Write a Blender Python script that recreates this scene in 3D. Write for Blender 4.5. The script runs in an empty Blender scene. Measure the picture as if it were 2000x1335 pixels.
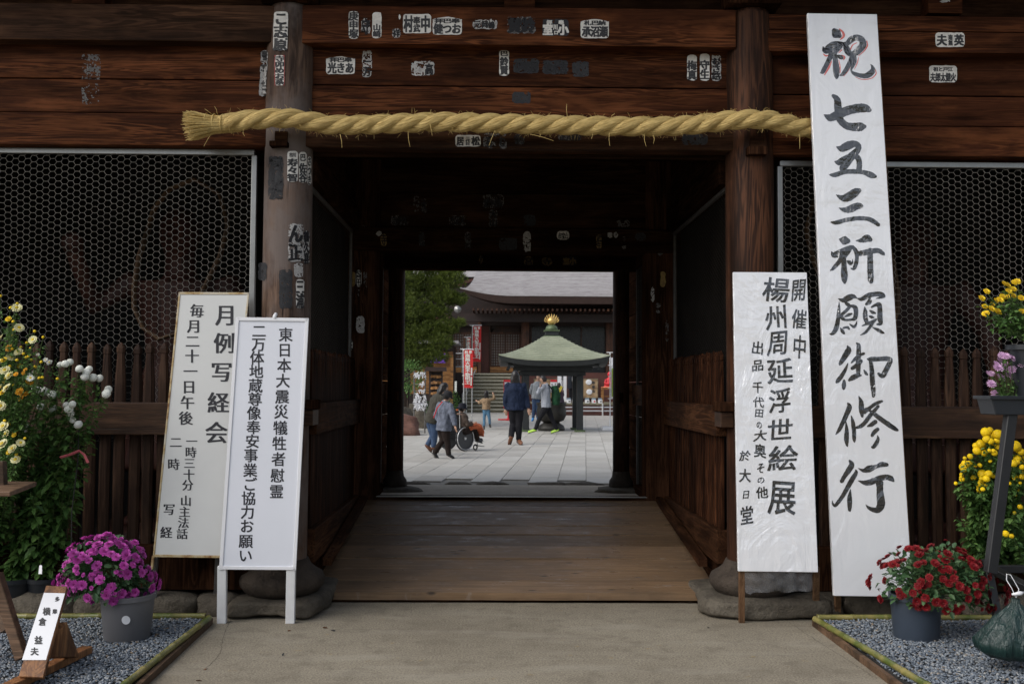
import bpy, bmesh, math, random
import numpy as np
from mathutils import Vector, Matrix, noise as mnoise

random.seed(7)
SC = bpy.context.scene
COL = SC.collection
rad = math.radians
PI = math.pi

# ------------------------------------------------------------------ camera
F = 1900.0
CZ = 1.75
cam_d = bpy.data.cameras.new('camera'); cam = bpy.data.objects.new('camera', cam_d); COL.objects.link(cam)
cam_d.sensor_width = 36.0; cam_d.lens = 36.0 * F / 2000.0
cam_d.clip_end = 2000.0; cam_d.clip_start = 0.05
cam_d.dof.use_dof = True; cam_d.dof.focus_distance = 8.2; cam_d.dof.aperture_fstop = 5.6
CM = Matrix.Translation((0, 0, CZ)) @ Matrix.Rotation(-0.0147, 4, 'Z') @ Matrix.Rotation(PI/2 + 0.046, 4, 'X') @ Matrix.Rotation(0.0055, 4, 'Z')
cam.matrix_world = CM
SC.camera = cam
# ------------------------------------------------------------------ world, sun, exposure
W = bpy.data.worlds.new('World'); SC.world = W; W.use_nodes = True
wn = W.node_tree.nodes; wl = W.node_tree.links
for n in list(wn): wn.remove(n)
sky = wn.new('ShaderNodeTexSky'); sky.sky_type = 'NISHITA'; sky.sun_disc = False
SUN_EL, SUN_ROT = rad(43), rad(240)
sky.sun_elevation = SUN_EL; sky.sun_rotation = SUN_ROT; sky.dust_density = 3.0
hsv = wn.new('ShaderNodeHueSaturation'); hsv.inputs['Saturation'].default_value = 0.5
bg = wn.new('ShaderNodeBackground'); bg.inputs['Strength'].default_value = 0.15
wo = wn.new('ShaderNodeOutputWorld')
wl.new(sky.outputs[0], hsv.inputs['Color']); wl.new(hsv.outputs[0], bg.inputs['Color']); wl.new(bg.outputs[0], wo.inputs[0])
sd = bpy.data.lights.new('sun', 'SUN'); sd.energy = 1.45; sd.angle = rad(60); sd.color = (1.0, 0.97, 0.93)
so = bpy.data.objects.new('sun', sd); COL.objects.link(so)
sdir = Vector((math.sin(SUN_ROT)*math.cos(SUN_EL), math.cos(SUN_ROT)*math.cos(SUN_EL), math.sin(SUN_EL)))
so.rotation_euler = sdir.to_track_quat('Z', 'Y').to_euler()
SC.view_settings.view_transform = 'Standard'; SC.view_settings.look = 'None'
SC.view_settings.exposure = 0.14; SC.view_settings.gamma = 1.0; SC.view_settings.use_curve_mapping = False
try:
    SC.cycles.max_bounces = 6; SC.cycles.transparent_max_bounces = 12; SC.cycles.use_denoising = True
except Exception: pass

# ------------------------------------------------------------------ geometry helpers
R3 = CM.to_3x3()
EYE = Vector((0, 0, CZ))
def ray(u, v): return R3 @ Vector(((u - 1000) / F, (667.5 - v) / F, -1))
def PY(u, v, Y):
    d = ray(u, v); return EYE + d * (Y / d.y)
def PZ(u, v, z):
    d = ray(u, v); return EYE + d * ((z - CZ) / d.z)
def PPL(u, v, p, n):
    d = ray(u, v); return EYE + d * ((p - EYE).dot(n) / d.dot(n))
def project(p):
    q = CM.inverted() @ Vector(p)
    return (1000 + F * q.x / -q.z, 667.5 - F * q.y / -q.z)
GZ = 0.36    # level of the courtyard
def DG(v, u=1000):   # distance of a courtyard ground point seen at row v
    return PZ(u, v, GZ).y

def tag(o, label=None, cat=None, group=None, kind=None):
    if label: o['label'] = label
    if cat: o['category'] = cat
    if group: o['group'] = group
    if kind: o['kind'] = kind
    return o
def empty(name, loc, label, cat, group=None):
    o = bpy.data.objects.new(name, None); COL.objects.link(o); o.location = loc; o.empty_display_size = .1
    return tag(o, label, cat, group)
def link(name, me, mat=None, parent=None):
    o = bpy.data.objects.new(name, me); COL.objects.link(o)
    if mat and not me.materials:
        for m in (mat if isinstance(mat, (list, tuple)) else [mat]): me.materials.append(m)
    if parent is not None:
        o.parent = parent
        o.matrix_parent_inverse = wm(parent).inverted()
    return o
def wm(o):
    m = o.matrix_basis.copy()
    if o.parent is not None: m = wm(o.parent) @ o.matrix_parent_inverse @ m
    return m

class MB:
    def __init__(s): s.v = []; s.f = []; s.m = []; s.uv = None
    def add(s, vs, fs, mi=0):
        b = len(s.v); s.v.extend([tuple(x) for x in vs]); s.f.extend([tuple(i + b for i in f) for f in fs]); s.m.extend([mi] * len(fs))
        return s
    def box(s, x0, x1, y0, y1, z0, z1, mi=0):
        vs = [(x0,y0,z0),(x1,y0,z0),(x1,y1,z0),(x0,y1,z0),(x0,y0,z1),(x1,y0,z1),(x1,y1,z1),(x0,y1,z1)]
        return s.add(vs, [(3,2,1,0),(4,5,6,7),(0,1,5,4),(1,2,6,5),(2,3,7,6),(3,0,4,7)], mi)
    def prism(s, pts, off, mi=0):
        """polygon pts (3-D) pushed by vector off"""
        n = len(pts); pts = [Vector(p) for p in pts]; off = Vector(off)
        vs = pts + [p + off for p in pts]
        fs = [tuple(range(n))[::-1], tuple(range(n, 2*n))] + [(i, (i+1) % n, n + (i+1) % n, n + i) for i in range(n)]
        return s.add(vs, fs, mi)
    def bar(s, a, b, w, h=None, up=(0,0,1), mi=0):
        a = Vector(a); b = Vector(b); h = h or w; t = (b-a).normalized(); up = Vector(up)
        if abs(t.dot(up)) > .98: up = Vector((0,1,0))
        x = t.cross(up).normalized(); y = x.cross(t).normalized()
        vs = [c + x*i*w/2 + y*j*h/2 for c in (a,b) for i,j in ((-1,-1),(1,-1),(1,1),(-1,1))]
        return s.add(vs, [(3,2,1,0),(4,5,6,7),(0,1,5,4),(1,2,6,5),(2,3,7,6),(3,0,4,7)], mi)
    def tube(s, pts, r, n=8, cap=True, mi=0, side=None):
        """pts list, r a number, a list, or a list of (ra, rb)"""
        pts = [Vector(p) for p in pts]; m = len(pts)
        rs = r if isinstance(r, (list, tuple)) else [r]*m
        vs = []; prev = None
        for i, p in enumerate(pts):
            t = (pts[min(i+1, m-1)] - pts[max(i-1, 0)])
            t = t.normalized() if t.length > 1e-9 else Vector((0,0,1))
            if side is not None: x = Vector(side) - t*Vector(side).dot(t)
            elif prev is None: x = t.orthogonal()
            else: x = prev - t*prev.dot(t)
            if x.length < 1e-6: x = t.orthogonal()
            x.normalize(); prev = x; y = t.cross(x)
            ra, rb = rs[i] if isinstance(rs[i], (list, tuple)) else (rs[i], rs[i])
            for k in range(n):
                a = 2*PI*k/n; vs.append(p + x*math.cos(a)*ra + y*math.sin(a)*rb)
        fs = [(i*n+k, i*n+(k+1) % n, (i+1)*n+(k+1) % n, (i+1)*n+k) for i in range(m-1) for k in range(n)]
        if cap: fs += [tuple(range(n))[::-1], tuple(range((m-1)*n, m*n))]
        return s.add(vs, fs, mi)
    def lathe(s, c, prof, n=24, mi=0):
        c = Vector(c); vs = []
        for r, z in prof:
            for k in range(n):
                a = 2*PI*k/n; vs.append(c + Vector((r*math.cos(a), r*math.sin(a), z)))
        m = len(prof)
        fs = [(i*n+k, i*n+(k+1) % n, (i+1)*n+(k+1) % n, (i+1)*n+k) for i in range(m-1) for k in range(n)]
        fs += [tuple(range(n))[::-1], tuple(range((m-1)*n, m*n))]
        return s.add(vs, fs, mi)
    def ell(s, c, r, n=10, m=7, mi=0, rot=None):
        c = Vector(c); vs = []; r = Vector(r) if not isinstance(r, (int, float)) else Vector((r,r,r))
        for j in range(1, m):
            t = PI*j/m
            for k in range(n):
                a = 2*PI*k/n; q = Vector((math.sin(t)*math.cos(a)*r.x, math.sin(t)*math.sin(a)*r.y, math.cos(t)*r.z))
                vs.append(c + (rot @ q if rot else q))
        for sg in (1, -1):
            q = Vector((0,0,sg*r.z)); vs.append(c + (rot @ q if rot else q))
        T = (m-1)*n; fs = []
        for j in range(m-2):
            for k in range(n): fs.append((j*n+k, (j+1)*n+k, (j+1)*n+(k+1) % n, j*n+(k+1) % n))
        for k in range(n):
            fs.append((T, k, (k+1) % n)); fs.append((T+1, (m-2)*n+(k+1) % n, (m-2)*n+k))
        return s.add(vs, fs, mi)
    def mesh(s, name, smooth=False):
        me = bpy.data.meshes.new(name); me.from_pydata(s.v, [], s.f)
        if any(s.m): me.polygons.foreach_set('material_index', s.m)
        if smooth: me.polygons.foreach_set('use_smooth', [True]*len(s.f))
        me.update(); return me
    def build(s, name, mat, parent=None, smooth=False):
        me = s.mesh(name, smooth)
        for m in (mat if isinstance(mat, (list, tuple)) else [mat]): me.materials.append(m)
        return link(name, me, None, parent)
def smooth_by_angle(o, deg=35):
    me = o.data; bm = bmesh.new(); bm.from_mesh(me)
    for f in bm.faces: f.smooth = True
    for e in bm.edges:
        if len(e.link_faces) == 2 and e.calc_face_angle(0) > rad(deg): e.smooth = False
    bm.to_mesh(me); bm.free()
def bevel(o, off, seg=1):
    bm = bmesh.new(); bm.from_mesh(o.data)
    bmesh.ops.bevel(bm, geom=bm.edges[:], offset=off, segments=seg, affect='EDGES', profile=.6)
    bm.to_mesh(o.data); bm.free(); return o
def BOX(name, x0, x1, y0, y1, z0, z1, mat, parent=None, bv=.006, wobble=0):
    o = MB().box(x0, x1, y0, y1, z0, z1).build(name, mat, parent)
    if bv: bevel(o, bv, 2)
    return o
def copy_tree(src, parent=None, delta=Vector((0,0,0))):
    c = src.copy(); COL.objects.link(c)
    if parent is not None:
        c.parent = parent
    for ch in src.children: copy_tree(ch, c)
    return c
def rock(name, c, r, mat, parent=None, seed=0, sub=3, flat=.2, flatbottom=True, rough=.22):
    bm = bmesh.new(); bmesh.ops.create_icosphere(bm, subdivisions=sub, radius=1)
    r = Vector(r)
    for v in bm.verts:
        p = v.co.copy(); n = mnoise.noise(p*1.3 + Vector((seed*3.1, seed, 0)))*rough*1.6 + mnoise.noise(p*3.1 + Vector((0, seed*2.7, 4)))*rough*.5
        q = p*(1+n)
        # squared-off shoulders
        q = Vector([math.copysign(abs(x)**(1-flat), x) for x in q])
        q.x *= r.x; q.y *= r.y; q.z *= r.z
        v.co = q + Vector(c)
        if flatbottom and v.co.z < c[2]-r.z*.7: v.co.z = c[2]-r.z*.7
    me = bpy.data.meshes.new(name); bm.to_mesh(me); bm.free()
    me.polygons.foreach_set('use_smooth', [True]*len(me.polygons)); me.materials.append(mat)
    return link(name, me, None, parent)

# ------------------------------------------------------------------ materials
class NT:
    def __init__(s, name):
        s.mat = bpy.data.materials.new(name); s.mat.use_nodes = True
        s.n = s.mat.node_tree.nodes; s.l = s.mat.node_tree.links
        s.b = s.n['Principled BSDF']
        s.tc = s.n.new('ShaderNodeTexCoord')
        s.oi = s.n.new('ShaderNodeObjectInfo')
    def link(s, a, b): s.l.new(a, b)
    def map(s, scale=(1,1,1), rnd=0, rot=(0,0,0), src=None):
        m = s.n.new('ShaderNodeMapping'); m.inputs['Scale'].default_value = scale; m.inputs['Rotation'].default_value = rot
        src = src or s.tc.outputs['Object']
        if rnd:
            a = s.n.new('ShaderNodeVectorMath'); a.operation = 'ADD'
            q = s.n.new('ShaderNodeVectorMath'); q.operation = 'SCALE'; q.inputs[0].default_value = (rnd, rnd*.7, rnd*1.3)
            s.link(s.oi.outputs['Random'], q.inputs['Scale'])
            s.link(src, a.inputs[0]); s.link(q.outputs[0], a.inputs[1]); src = a.outputs[0]
        s.link(src, m.inputs[0]); return m.outputs[0]
    def noise(s, vec, scale=5, detail=4, rough=.5, dist=0):
        t = s.n.new('ShaderNodeTexNoise'); t.inputs['Scale'].default_value = scale; t.inputs['Detail'].default_value = detail
        t.inputs['Roughness'].default_value = rough; t.inputs['Distortion'].default_value = dist
        s.link(vec, t.inputs['Vector']); return t.outputs['Fac']
    def voro(s, vec, scale=5, feature='F1', out='Distance', rnd=1):
        t = s.n.new('ShaderNodeTexVoronoi'); t.inputs['Scale'].default_value = scale; t.feature = feature
        t.inputs['Randomness'].default_value = rnd
        s.link(vec, t.inputs['Vector']); return t.outputs[out]
    def ramp(s, fac, stops, interp='LINEAR'):
        r = s.n.new('ShaderNodeValToRGB'); r.color_ramp.interpolation = interp
        e = r.color_ramp.elements
        while len(e) < len(stops): e.new(.5)
        for i, (p, c) in enumerate(stops):
            e[i].position = p; e[i].color = (c, c, c, 1) if isinstance(c, (int, float)) else (*c, 1)
        s.link(fac, r.inputs[0]); return r.outputs[0]
    def mix(s, fac, a, b, mode='MIX'):
        m = s.n.new('ShaderNodeMix'); m.data_type = 'RGBA'; m.blend_type = mode
        for val, k in ((fac, 0), (a, 6), (b, 7)):
            if isinstance(val, (int, float)): m.inputs[k].default_value = val if k == 0 else (val, val, val, 1)
            elif isinstance(val, tuple): m.inputs[k].default_value = (*val, 1)
            else: s.link(val, m.inputs[k])
        return m.outputs[2]
    def math(s, op, a, b=0, clamp=False):
        m = s.n.new('ShaderNodeMath'); m.operation = op; m.use_clamp = clamp
        for i, x in enumerate((a, b)):
            if isinstance(x, (int, float)): m.inputs[i].default_value = x
            else: s.link(x, m.inputs[i])
        return m.outputs[0]
    def bump(s, h, strength=.3, dist=.01, prev=None):
        b = s.n.new('ShaderNodeBump'); b.inputs['Strength'].default_value = strength; b.inputs['Distance'].default_value = dist
        s.link(h, b.inputs['Height'])
        if prev: s.link(prev, b.inputs['Normal'])
        s.link(b.outputs[0], s.b.inputs['Normal']); return b.outputs[0]
    def col(s, c):
        if isinstance(c, tuple): s.b.inputs['Base Color'].default_value = (*c, 1)
        else: s.link(c, s.b.inputs['Base Color'])
    def set(s, **k):
        for a, b in k.items():
            inp = s.b.inputs[a.replace('_', ' ')]
            if isinstance(b, (int, float, tuple)): inp.default_value = b
            else: s.link(b, inp)
        return s

def mat_wood(name, dark, mid, light, axis='X', rough=.5, spec=.5, grey=None, knots=1.0, scale=1.0, blotch=.5, bstr=.35, rnd=37):
    t = NT(name)
    al, ac = .55*scale, 9*scale
    sc = {'X': (al, ac, ac), 'Y': (ac, al, ac), 'Z': (ac, ac, al)}[axis]
    v = t.map(sc, rnd=rnd)
    # warp so grain flows round knots
    warp = t.noise(t.map(tuple(x*.35 for x in sc), rnd=rnd), 1.2, 2, .5)
    g1 = t.noise(v, 1.0, 3, .55, 1.6)            # broad cathedral figure
    rings = t.math('SINE', t.math('MULTIPLY', g1, 46)); rings = t.math('MULTIPLY_ADD', rings, .5); rings.node.inputs[2].default_value = .5
    fine = t.noise(t.map(tuple(x*(1 if x < 2 else 7) for x in sc), rnd=rnd), 1.3, 5, .6)
    big = t.noise(t.map((.9,.9,2.1) if axis != 'Z' else (1.5,1.5,.7), rnd=rnd), 1.4, 4, .6)
    c = t.mix(t.ramp(fine, [(.3, 0), (.72, 1)]), dark, mid)
    f = t.math('MULTIPLY', t.math('MULTIPLY', t.ramp(rings, [(.35, 0), (.9, 1)]), t.ramp(warp, [(.40, .15), (.62, 1)])), .95)
    c = t.mix(f, c, light)
    pat = t.noise(t.map((.8,2.2,3.2) if axis != 'Z' else (2.5,2.5,.8), rnd=rnd+2), 1.9, 4, .6)
    c = t.mix(t.math('MULTIPLY', t.ramp(pat, [(.52, 0), (.66, 1)]), .75), c, light)
    pat2 = t.noise(t.map((.45,3.0,5.0) if axis == 'X' else ((3.0,.45,5.0) if axis == 'Y' else (5.0,5.0,.5)), rnd=rnd+8), 1.5, 5, .7)
    c = t.mix(t.math('MULTIPLY', t.ramp(pat2, [(.36, 1), (.52, 0)]), .75), c, tuple(x*.30 for x in dark))
    c = t.mix(t.math('MULTIPLY', t.ramp(big, [(.35, 1), (.62, 0)]), blotch), c, tuple(x*.35 for x in dark))
    if grey:
        gw = t.noise(t.map((1.2,1.2,.8) if axis == 'Z' else (.8,2,2), rnd=rnd+11), 1.7, 5, .65)
        c = t.mix(t.math('MULTIPLY', t.ramp(gw, [(.42, 0), (.6, 1)]), .85), c, grey)
    if knots:
        kv = t.map(tuple(x*(.9 if x < 2 else .30) for x in sc), rnd=rnd+5)
        k = t.voro(kv, 1.7, rnd=1)
        kn = t.ramp(k, [(.05, 1), (.17, 0)])
        c = t.mix(t.math('MULTIPLY', kn, .9*knots), c, tuple(x*.25 for x in dark))
    # long drying cracks
    cr = t.noise(t.map(tuple(x*(.5 if x < 2 else 2.2) for x in sc), rnd=rnd+3), 1.0, 2, .4)
    crk = t.ramp(cr, [(.488, 0), (.5, 1), (.512, 0)])
    crk = t.math('MULTIPLY', crk, t.ramp(big, [(.5, 0), (.6, 1)]))
    c = t.mix(t.math('MULTIPLY', crk, .75), c, (.003,.002,.002))
    pr = t.math('MULTIPLY_ADD', t.oi.outputs['Random'], .5); pr.node.inputs[2].default_value = .75
    hs = t.n.new('ShaderNodeHueSaturation'); t.link(pr, hs.inputs['Value']); t.link(c, hs.inputs['Color'])
    t.col(hs.outputs[0])
    t.set(Roughness=t.ramp(fine, [(.2, rough-.12), (.8, rough+.15)]), Specular_IOR_Level=spec)
    h = t.math('SUBTRACT', t.math('MULTIPLY_ADD', fine, .6), t.math('MULTIPLY', crk, 1.2))
    n = t.bump(h, bstr, .006)
    return t.mat
def mat_plain(name, c, rough=.6, var=.15, scale=6, metal=0, bump=0, spec=.5, coat=0):
    t = NT(name); n = t.noise(t.map(rnd=9), scale, 5, .6)
    t.col(t.mix(t.ramp(n, [(.3, 0), (.7, 1)]), tuple(x*(1-var) for x in c), tuple(min(1, x*(1+var)) for x in c)))
    t.set(Roughness=rough, Metallic=metal, Specular_IOR_Level=spec, Coat_Weight=coat)
    if bump: t.bump(n, bump, .01)
    return t.mat
def mat_stone(name, c1, c2, c3, scale=3, bstr=.6, rough=.85, fine=60):
    t = NT(name); v = t.map(rnd=13)
    n1 = t.noise(v, scale, 6, .65); n2 = t.noise(v, scale*5, 4, .7); n3 = t.noise(v, fine, 2, .6)
    c = t.mix(t.ramp(n1, [(.35, 0), (.65, 1)]), c1, c2)
    c = t.mix(t.math('MULTIPLY', t.ramp(n2, [(.5, 0), (.68, 1)]), .7), c, c3)
    c = t.mix(.35, c, t.ramp(n3, [(.25, .35), (.75, .8)]), 'MULTIPLY'); 
    t.col(c); t.set(Roughness=rough, Specular_IOR_Level=.3)
    h = t.math('ADD', t.math('MULTIPLY', n2, .7), t.math('MULTIPLY', n3, .25)); t.bump(h, bstr, .02)
    return t.mat

M = {}
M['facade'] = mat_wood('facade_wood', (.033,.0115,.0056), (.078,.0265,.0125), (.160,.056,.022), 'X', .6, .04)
M['beam'] = mat_wood('beam_wood', (.032,.015,.008), (.066,.031,.017), (.12,.058,.031), 'X', .6, .06, knots=.5)
M['pillar'] = mat_wood('pillar_wood', (.055,.034,.026), (.12,.080,.062), (.18,.115,.080), 'Z', .7, .15, grey=(.14,.115,.105), knots=.6, scale=.8, bstr=.6, blotch=.35)
M['pillar_r'] = mat_wood('dark_pillar_wood', (.024,.0105,.006), (.060,.026,.015), (.125,.052,.026), 'Z', .6, .15, knots=.8, scale=.8, bstr=.6)
M['picket'] = mat_wood('picket_wood', (.022,.010,.006), (.052,.026,.016), (.085,.046,.027), 'Z', .6, .15, knots=.15)
M['rail'] = mat_wood('rail_wood', (.034,.016,.009), (.078,.039,.022), (.13,.068,.036), 'X', .5, .25, knots=.4)
M['raily'] = mat_wood('side_rail_wood', (.030,.013,.007), (.070,.031,.016), (.11,.05,.024), 'Y', .7, .03, knots=.4)
M['boardz'] = mat_wood('side_board_wood', (.015,.006,.0035), (.045,.018,.009), (.085,.034,.016), 'Z', .7, .03, knots=.2)
M['post'] = mat_wood('post_wood', (.017,.008,.005), (.044,.021,.012), (.08,.036,.019), 'Z', .75, .0, knots=.3)
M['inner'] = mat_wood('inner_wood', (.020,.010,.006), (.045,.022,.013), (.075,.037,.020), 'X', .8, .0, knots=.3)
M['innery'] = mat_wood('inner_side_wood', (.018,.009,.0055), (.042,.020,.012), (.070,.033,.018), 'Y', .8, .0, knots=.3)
M['straw'] = mat_plain('straw', (.58,.42,.15), .7, .22, 40)
def rope_mat():
    t = NT('rope_straw'); uv = t.n.new('ShaderNodeUVMap'); uv.uv_map = 'UVMap'
    m = t.n.new('ShaderNodeMapping'); m.inputs['Scale'].default_value = (4.0, 24, 1); m.inputs['Rotation'].default_value = (0,0,.16); t.link(uv.outputs[0], m.inputs[0])
    n = t.noise(m.outputs[0], 1.0, 4, .65, .2)
    b = t.noise(t.map(), 9, 4, .6)
    c = t.mix(t.ramp(n, [(.3, 0), (.7, 1)]), (.38,.24,.07), (.86,.65,.27))
    c = t.mix(t.math('MULTIPLY', t.ramp(b, [(.55, 0), (.75, 1)]), .45), c, (.30,.19,.07))
    t.col(c); t.set(Roughness=.7, Specular_IOR_Level=.3); t.bump(n, 1.0, .02); return t.mat
M['rope'] = rope_mat()
def ramp_mat():
    t = NT('ramp_board_wood'); v = t.map((.7, 9, 9), rnd=23)
    fine = t.noise(t.map((.8, 55, 20), rnd=23), 1.3, 5, .6)
    g = t.noise(v, 1.0, 3, .5, 1.4); r = t.math('SINE', t.math('MULTIPLY', g, 40))
    c = t.mix(t.ramp(fine, [(.3, 0), (.7, 1)]), (.110,.070,.040), (.225,.145,.084))
    c = t.mix(t.math('MULTIPLY', t.ramp(r, [(.5, 0), (1, 1)]), .35), c, (.16,.10,.055))
    k = t.voro(t.map((2.1, 6, 4), rnd=31), 1.5); kn = t.ramp(k, [(.06, 1), (.15, 0)])
    c = t.mix(t.math('MULTIPLY', kn, .85), c, (.020,.017,.015))
    sf = t.noise(t.map((4,14,1), rnd=41), 1.7, 4, .7); c = t.mix(t.math('MULTIPLY', t.ramp(sf, [(.62, 0), (.70, 1)]), .55), c, (.26,.23,.21))
    st = t.noise(t.map((1.1,1.6,1), rnd=3), 1.1, 5, .6)
    c = t.mix(t.math('MULTIPLY', t.ramp(st, [(.45, 0), (.7, 1)]), .5), c, (.045,.038,.033))
    wet = t.noise(t.map((3,9,1), rnd=7), 1.6, 4, .65)
    rr = t.ramp(wet, [(.52, .46), (.70, .24)])
    pr = t.math('MULTIPLY_ADD', t.oi.outputs['Random'], .55); pr.node.inputs[2].default_value = .72
    hs = t.n.new('ShaderNodeHueSaturation'); t.link(pr, hs.inputs['Value']); t.link(c, hs.inputs['Color'])
    t.col(hs.outputs[0]); t.set(Roughness=rr, Specular_IOR_Level=.3); t.bump(t.math('SUBTRACT', t.math('MULTIPLY', fine, .7), kn), .35, .006); return t.mat
M['rampw'] = ramp_mat()
M['concrete'] = (lambda: None)
def concrete():
    t = NT('concrete_ground'); v = t.tc.outputs['Object']
    a = t.noise(v, .8, 6, .6); b = t.noise(v, 75, 4, .8); c2 = t.noise(v, 6, 5, .65)
    c = t.mix(t.ramp(a, [(.35, 0), (.65, 1)]), (.235,.205,.155), (.315,.280,.215))
    c = t.mix(.75, c, t.ramp(b, [(.36, .25), (.5, .85), (.64, 1.3)]), 'MULTIPLY')
    c = t.mix(t.math('MULTIPLY', t.ramp(c2, [(.50, 0), (.66, 1)]), .5), c, (.14,.12,.09)); d2 = t.noise(t.map((.4,1.6,1)), 2.2, 5, .65); c = t.mix(t.math('MULTIPLY', t.ramp(d2, [(.52, 0), (.68, 1)]), .4), c, (.36,.33,.27))
    # scattered dark specks and ochre sawdust
    k = t.voro(t.map((1,1,1)), 7); c = t.mix(t.math('MULTIPLY', t.ramp(k, [(.02, 1), (.05, 0)]), .8), c, (.03,.027,.022))
    k2 = t.voro(t.map((1.2,2.2,1)), 3.1); og = t.math('MULTIPLY', t.ramp(k2, [(.03, 1), (.15, 0)]), t.ramp(t.noise(v, 30, 3, .6), [(.5, 0), (.62, 1)]))
    c = t.mix(t.math('MULTIPLY', og, .7), c, (.30,.21,.08))
    # hairline cracks
    cv = t.voro(t.map((.55,.5,.5)), 1.0, 'DISTANCE_TO_EDGE'); w = t.noise(v, 3, 4, .6)
    cr = t.ramp(t.math('ADD', cv, t.math('MULTIPLY_ADD', w, .05)), [(.0235, 1), (.0275, 0)])
    c = t.mix(t.math('MULTIPLY', cr, .0), c, (.06,.05,.04))
    t.col(c); t.set(Roughness=.85, Specular_IOR_Level=.3); t.bump(t.math('ADD', b, t.math('MULTIPLY', c2, .5)), .35, .004); return t.mat
M['concrete'] = concrete()
M['rock'] = mat_stone('base_rock', (.085,.072,.055), (.155,.135,.105), (.055,.046,.036), 3.2, 1.4)
M['rock2'] = mat_stone('red_brown_rock', (.13,.06,.045), (.21,.11,.085), (.08,.05,.04), 2.2, .9)
M['plinth'] = mat_stone('plinth_stone', (.040,.031,.024), (.080,.062,.048), (.028,.021,.016), 4, 1.0)
M['floorstone'] = mat_stone('gate_floor_stone', (.46,.40,.32), (.56,.49,.40), (.36,.31,.25), 2, .3)
def paving():
    t = NT('paving_stone'); v = t.map(rnd=17)
    n = t.noise(v, 1.5, 5, .6); f = t.noise(v, 90, 2, .6)
    base = t.ramp(t.oi.outputs['Random'], [(0, (.47,.45,.41)), (.5, (.52,.505,.465)), (1, (.58,.565,.525))])
    c = t.mix(t.ramp(n, [(.3, 0), (.7, .4)]), base, (.27,.26,.24)); c = t.mix(.25, c, t.ramp(f, [(.3, .55), (.7, 1)]), 'MULTIPLY')
    t.col(c); t.set(Roughness=.55, Specular_IOR_Level=.5); return t.mat
M['paving'] = paving()
M['joint'] = mat_plain('paving_joint', (.20,.19,.17), .9, .1)
def pebble():
    t = NT('gravel_pebble'); g = t.n.new('ShaderNodeNewGeometry')
    c = t.ramp(g.outputs['Random Per Island'], [(0, (.085,.105,.13)), (.35, (.15,.18,.22)), (.7, (.22,.25,.285)), (.93, (.34,.35,.35)), (1, (.24,.18,.12))])
    n = t.noise(t.map(), 80, 3, .6); c = t.mix(.4, c, t.ramp(n, [(.3, .6), (.7, 1)]), 'MULTIPLY')
    t.col(c); t.set(Roughness=.6, Specular_IOR_Level=.45); return t.mat
M['pebble'] = pebble(); M['wired'] = mat_plain('dull_dark_wire', (.035,.027,.020), .7, .2)
M['soil'] = mat_plain('dark_soil', (.035,.035,.035), .9, .3, 30)
def bamboo(axis_name='green_bamboo'):
    t = NT(axis_name); n = t.noise(t.map((2,2,2)), 2.5, 5, .6); w = t.noise(t.map((30,6,6)), 1, 3)
    c = t.mix(t.ramp(n, [(.38, 0), (.62, 1)]), (.085,.115,.022), (.26,.22,.075)); c = t.mix(t.ramp(w, [(.55,0),(.8,.6)]), c, (.30,.25,.10))
    t.col(c); t.set(Roughness=.4); return t.mat
M['bamboo'] = bamboo()
M['newwood'] = mat_wood('orange_new_wood', (.13,.052,.02), (.23,.10,.038), (.33,.155,.06), 'Z', .55, .4, knots=.1, blotch=.1)
M['legwood'] = mat_wood('sign_leg_wood', (.10,.05,.025), (.20,.11,.055), (.30,.18,.10), 'Z', .6, .3, knots=.1, blotch=.2)
M['shelfwood'] = mat_wood('shelf_wood', (.06,.035,.02), (.12,.07,.04), (.17,.10,.06), 'X', .6, .3, knots=.2, blotch=.2)
M['white'] = mat_plain('white_paint', (.76,.77,.80), .35, .02, 3)
M['whitewood'] = mat_plain('white_painted_wood', (.70,.71,.72), .55, .06, 12)
M['steel'] = mat_plain('grey_aluminium', (.34,.34,.33), .35, .1, 8, metal=.7)
def wire():
    t = NT('galvanised_wire'); n = t.noise(t.map(), 6, 3); t.col(t.mix(n, (.34,.33,.30), (.52,.50,.46))); t.set(Roughness=.5, Metallic=.25); return t.mat
M['wire'] = wire()
def film(name, base, coat=1.0, wr=.9, sc=1.0):
    """painted sheet under crinkled clear film"""
    t = NT(name); v = t.map((1,1,.55), rot=(0,.5,0))
    a = t.noise(v, 3.2*sc, 4, .55, 2.2); b = t.noise(t.map((1,1,.18), rot=(0,.75,0)), 7*sc, 3, .5, 1.2); c = t.noise(t.map((.35,1,1.6)), 5*sc, 3, .5, .6)
    h = t.math('ADD', t.math('ADD', a, t.math('MULTIPLY', b, .5)), t.math('MULTIPLY', c, .35))
    bp = t.n.new('ShaderNodeBump'); bp.inputs['Strength'].default_value = wr; bp.inputs['Distance'].default_value = .055; t.link(h, bp.inputs['Height'])
    t.link(bp.outputs[0], t.b.inputs['Coat Normal'])
    bp2 = t.n.new('ShaderNodeBump'); bp2.inputs['Strength'].default_value = wr*.35; bp2.inputs['Distance'].default_value = .02; t.link(h, bp2.inputs['Height'])
    t.link(bp2.outputs[0], t.b.inputs['Normal'])
    t.col(base); t.set(Roughness=.6, Coat_Weight=coat, Coat_Roughness=.14, Coat_IOR=2.2, Specular_IOR_Level=.2); return t.mat
M['film'] = film('white_paper_under_film', (.87,.885,.92), wr=.8)
M['film4'] = film('white_sheet_under_smooth_film', (.86,.875,.91), wr=.5)
M['ink_film'] = film('ink_under_film', (.018,.018,.020))
M['red_film'] = film('red_ink_under_film', (.72,.13,.10))
M['panel2'] = mat_plain('white_sign_panel', (.71,.735,.80), .45, .02, 2)
M['panel1'] = mat_plain('aged_white_panel', (.64,.65,.64), .45, .05, 1.5)
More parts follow.
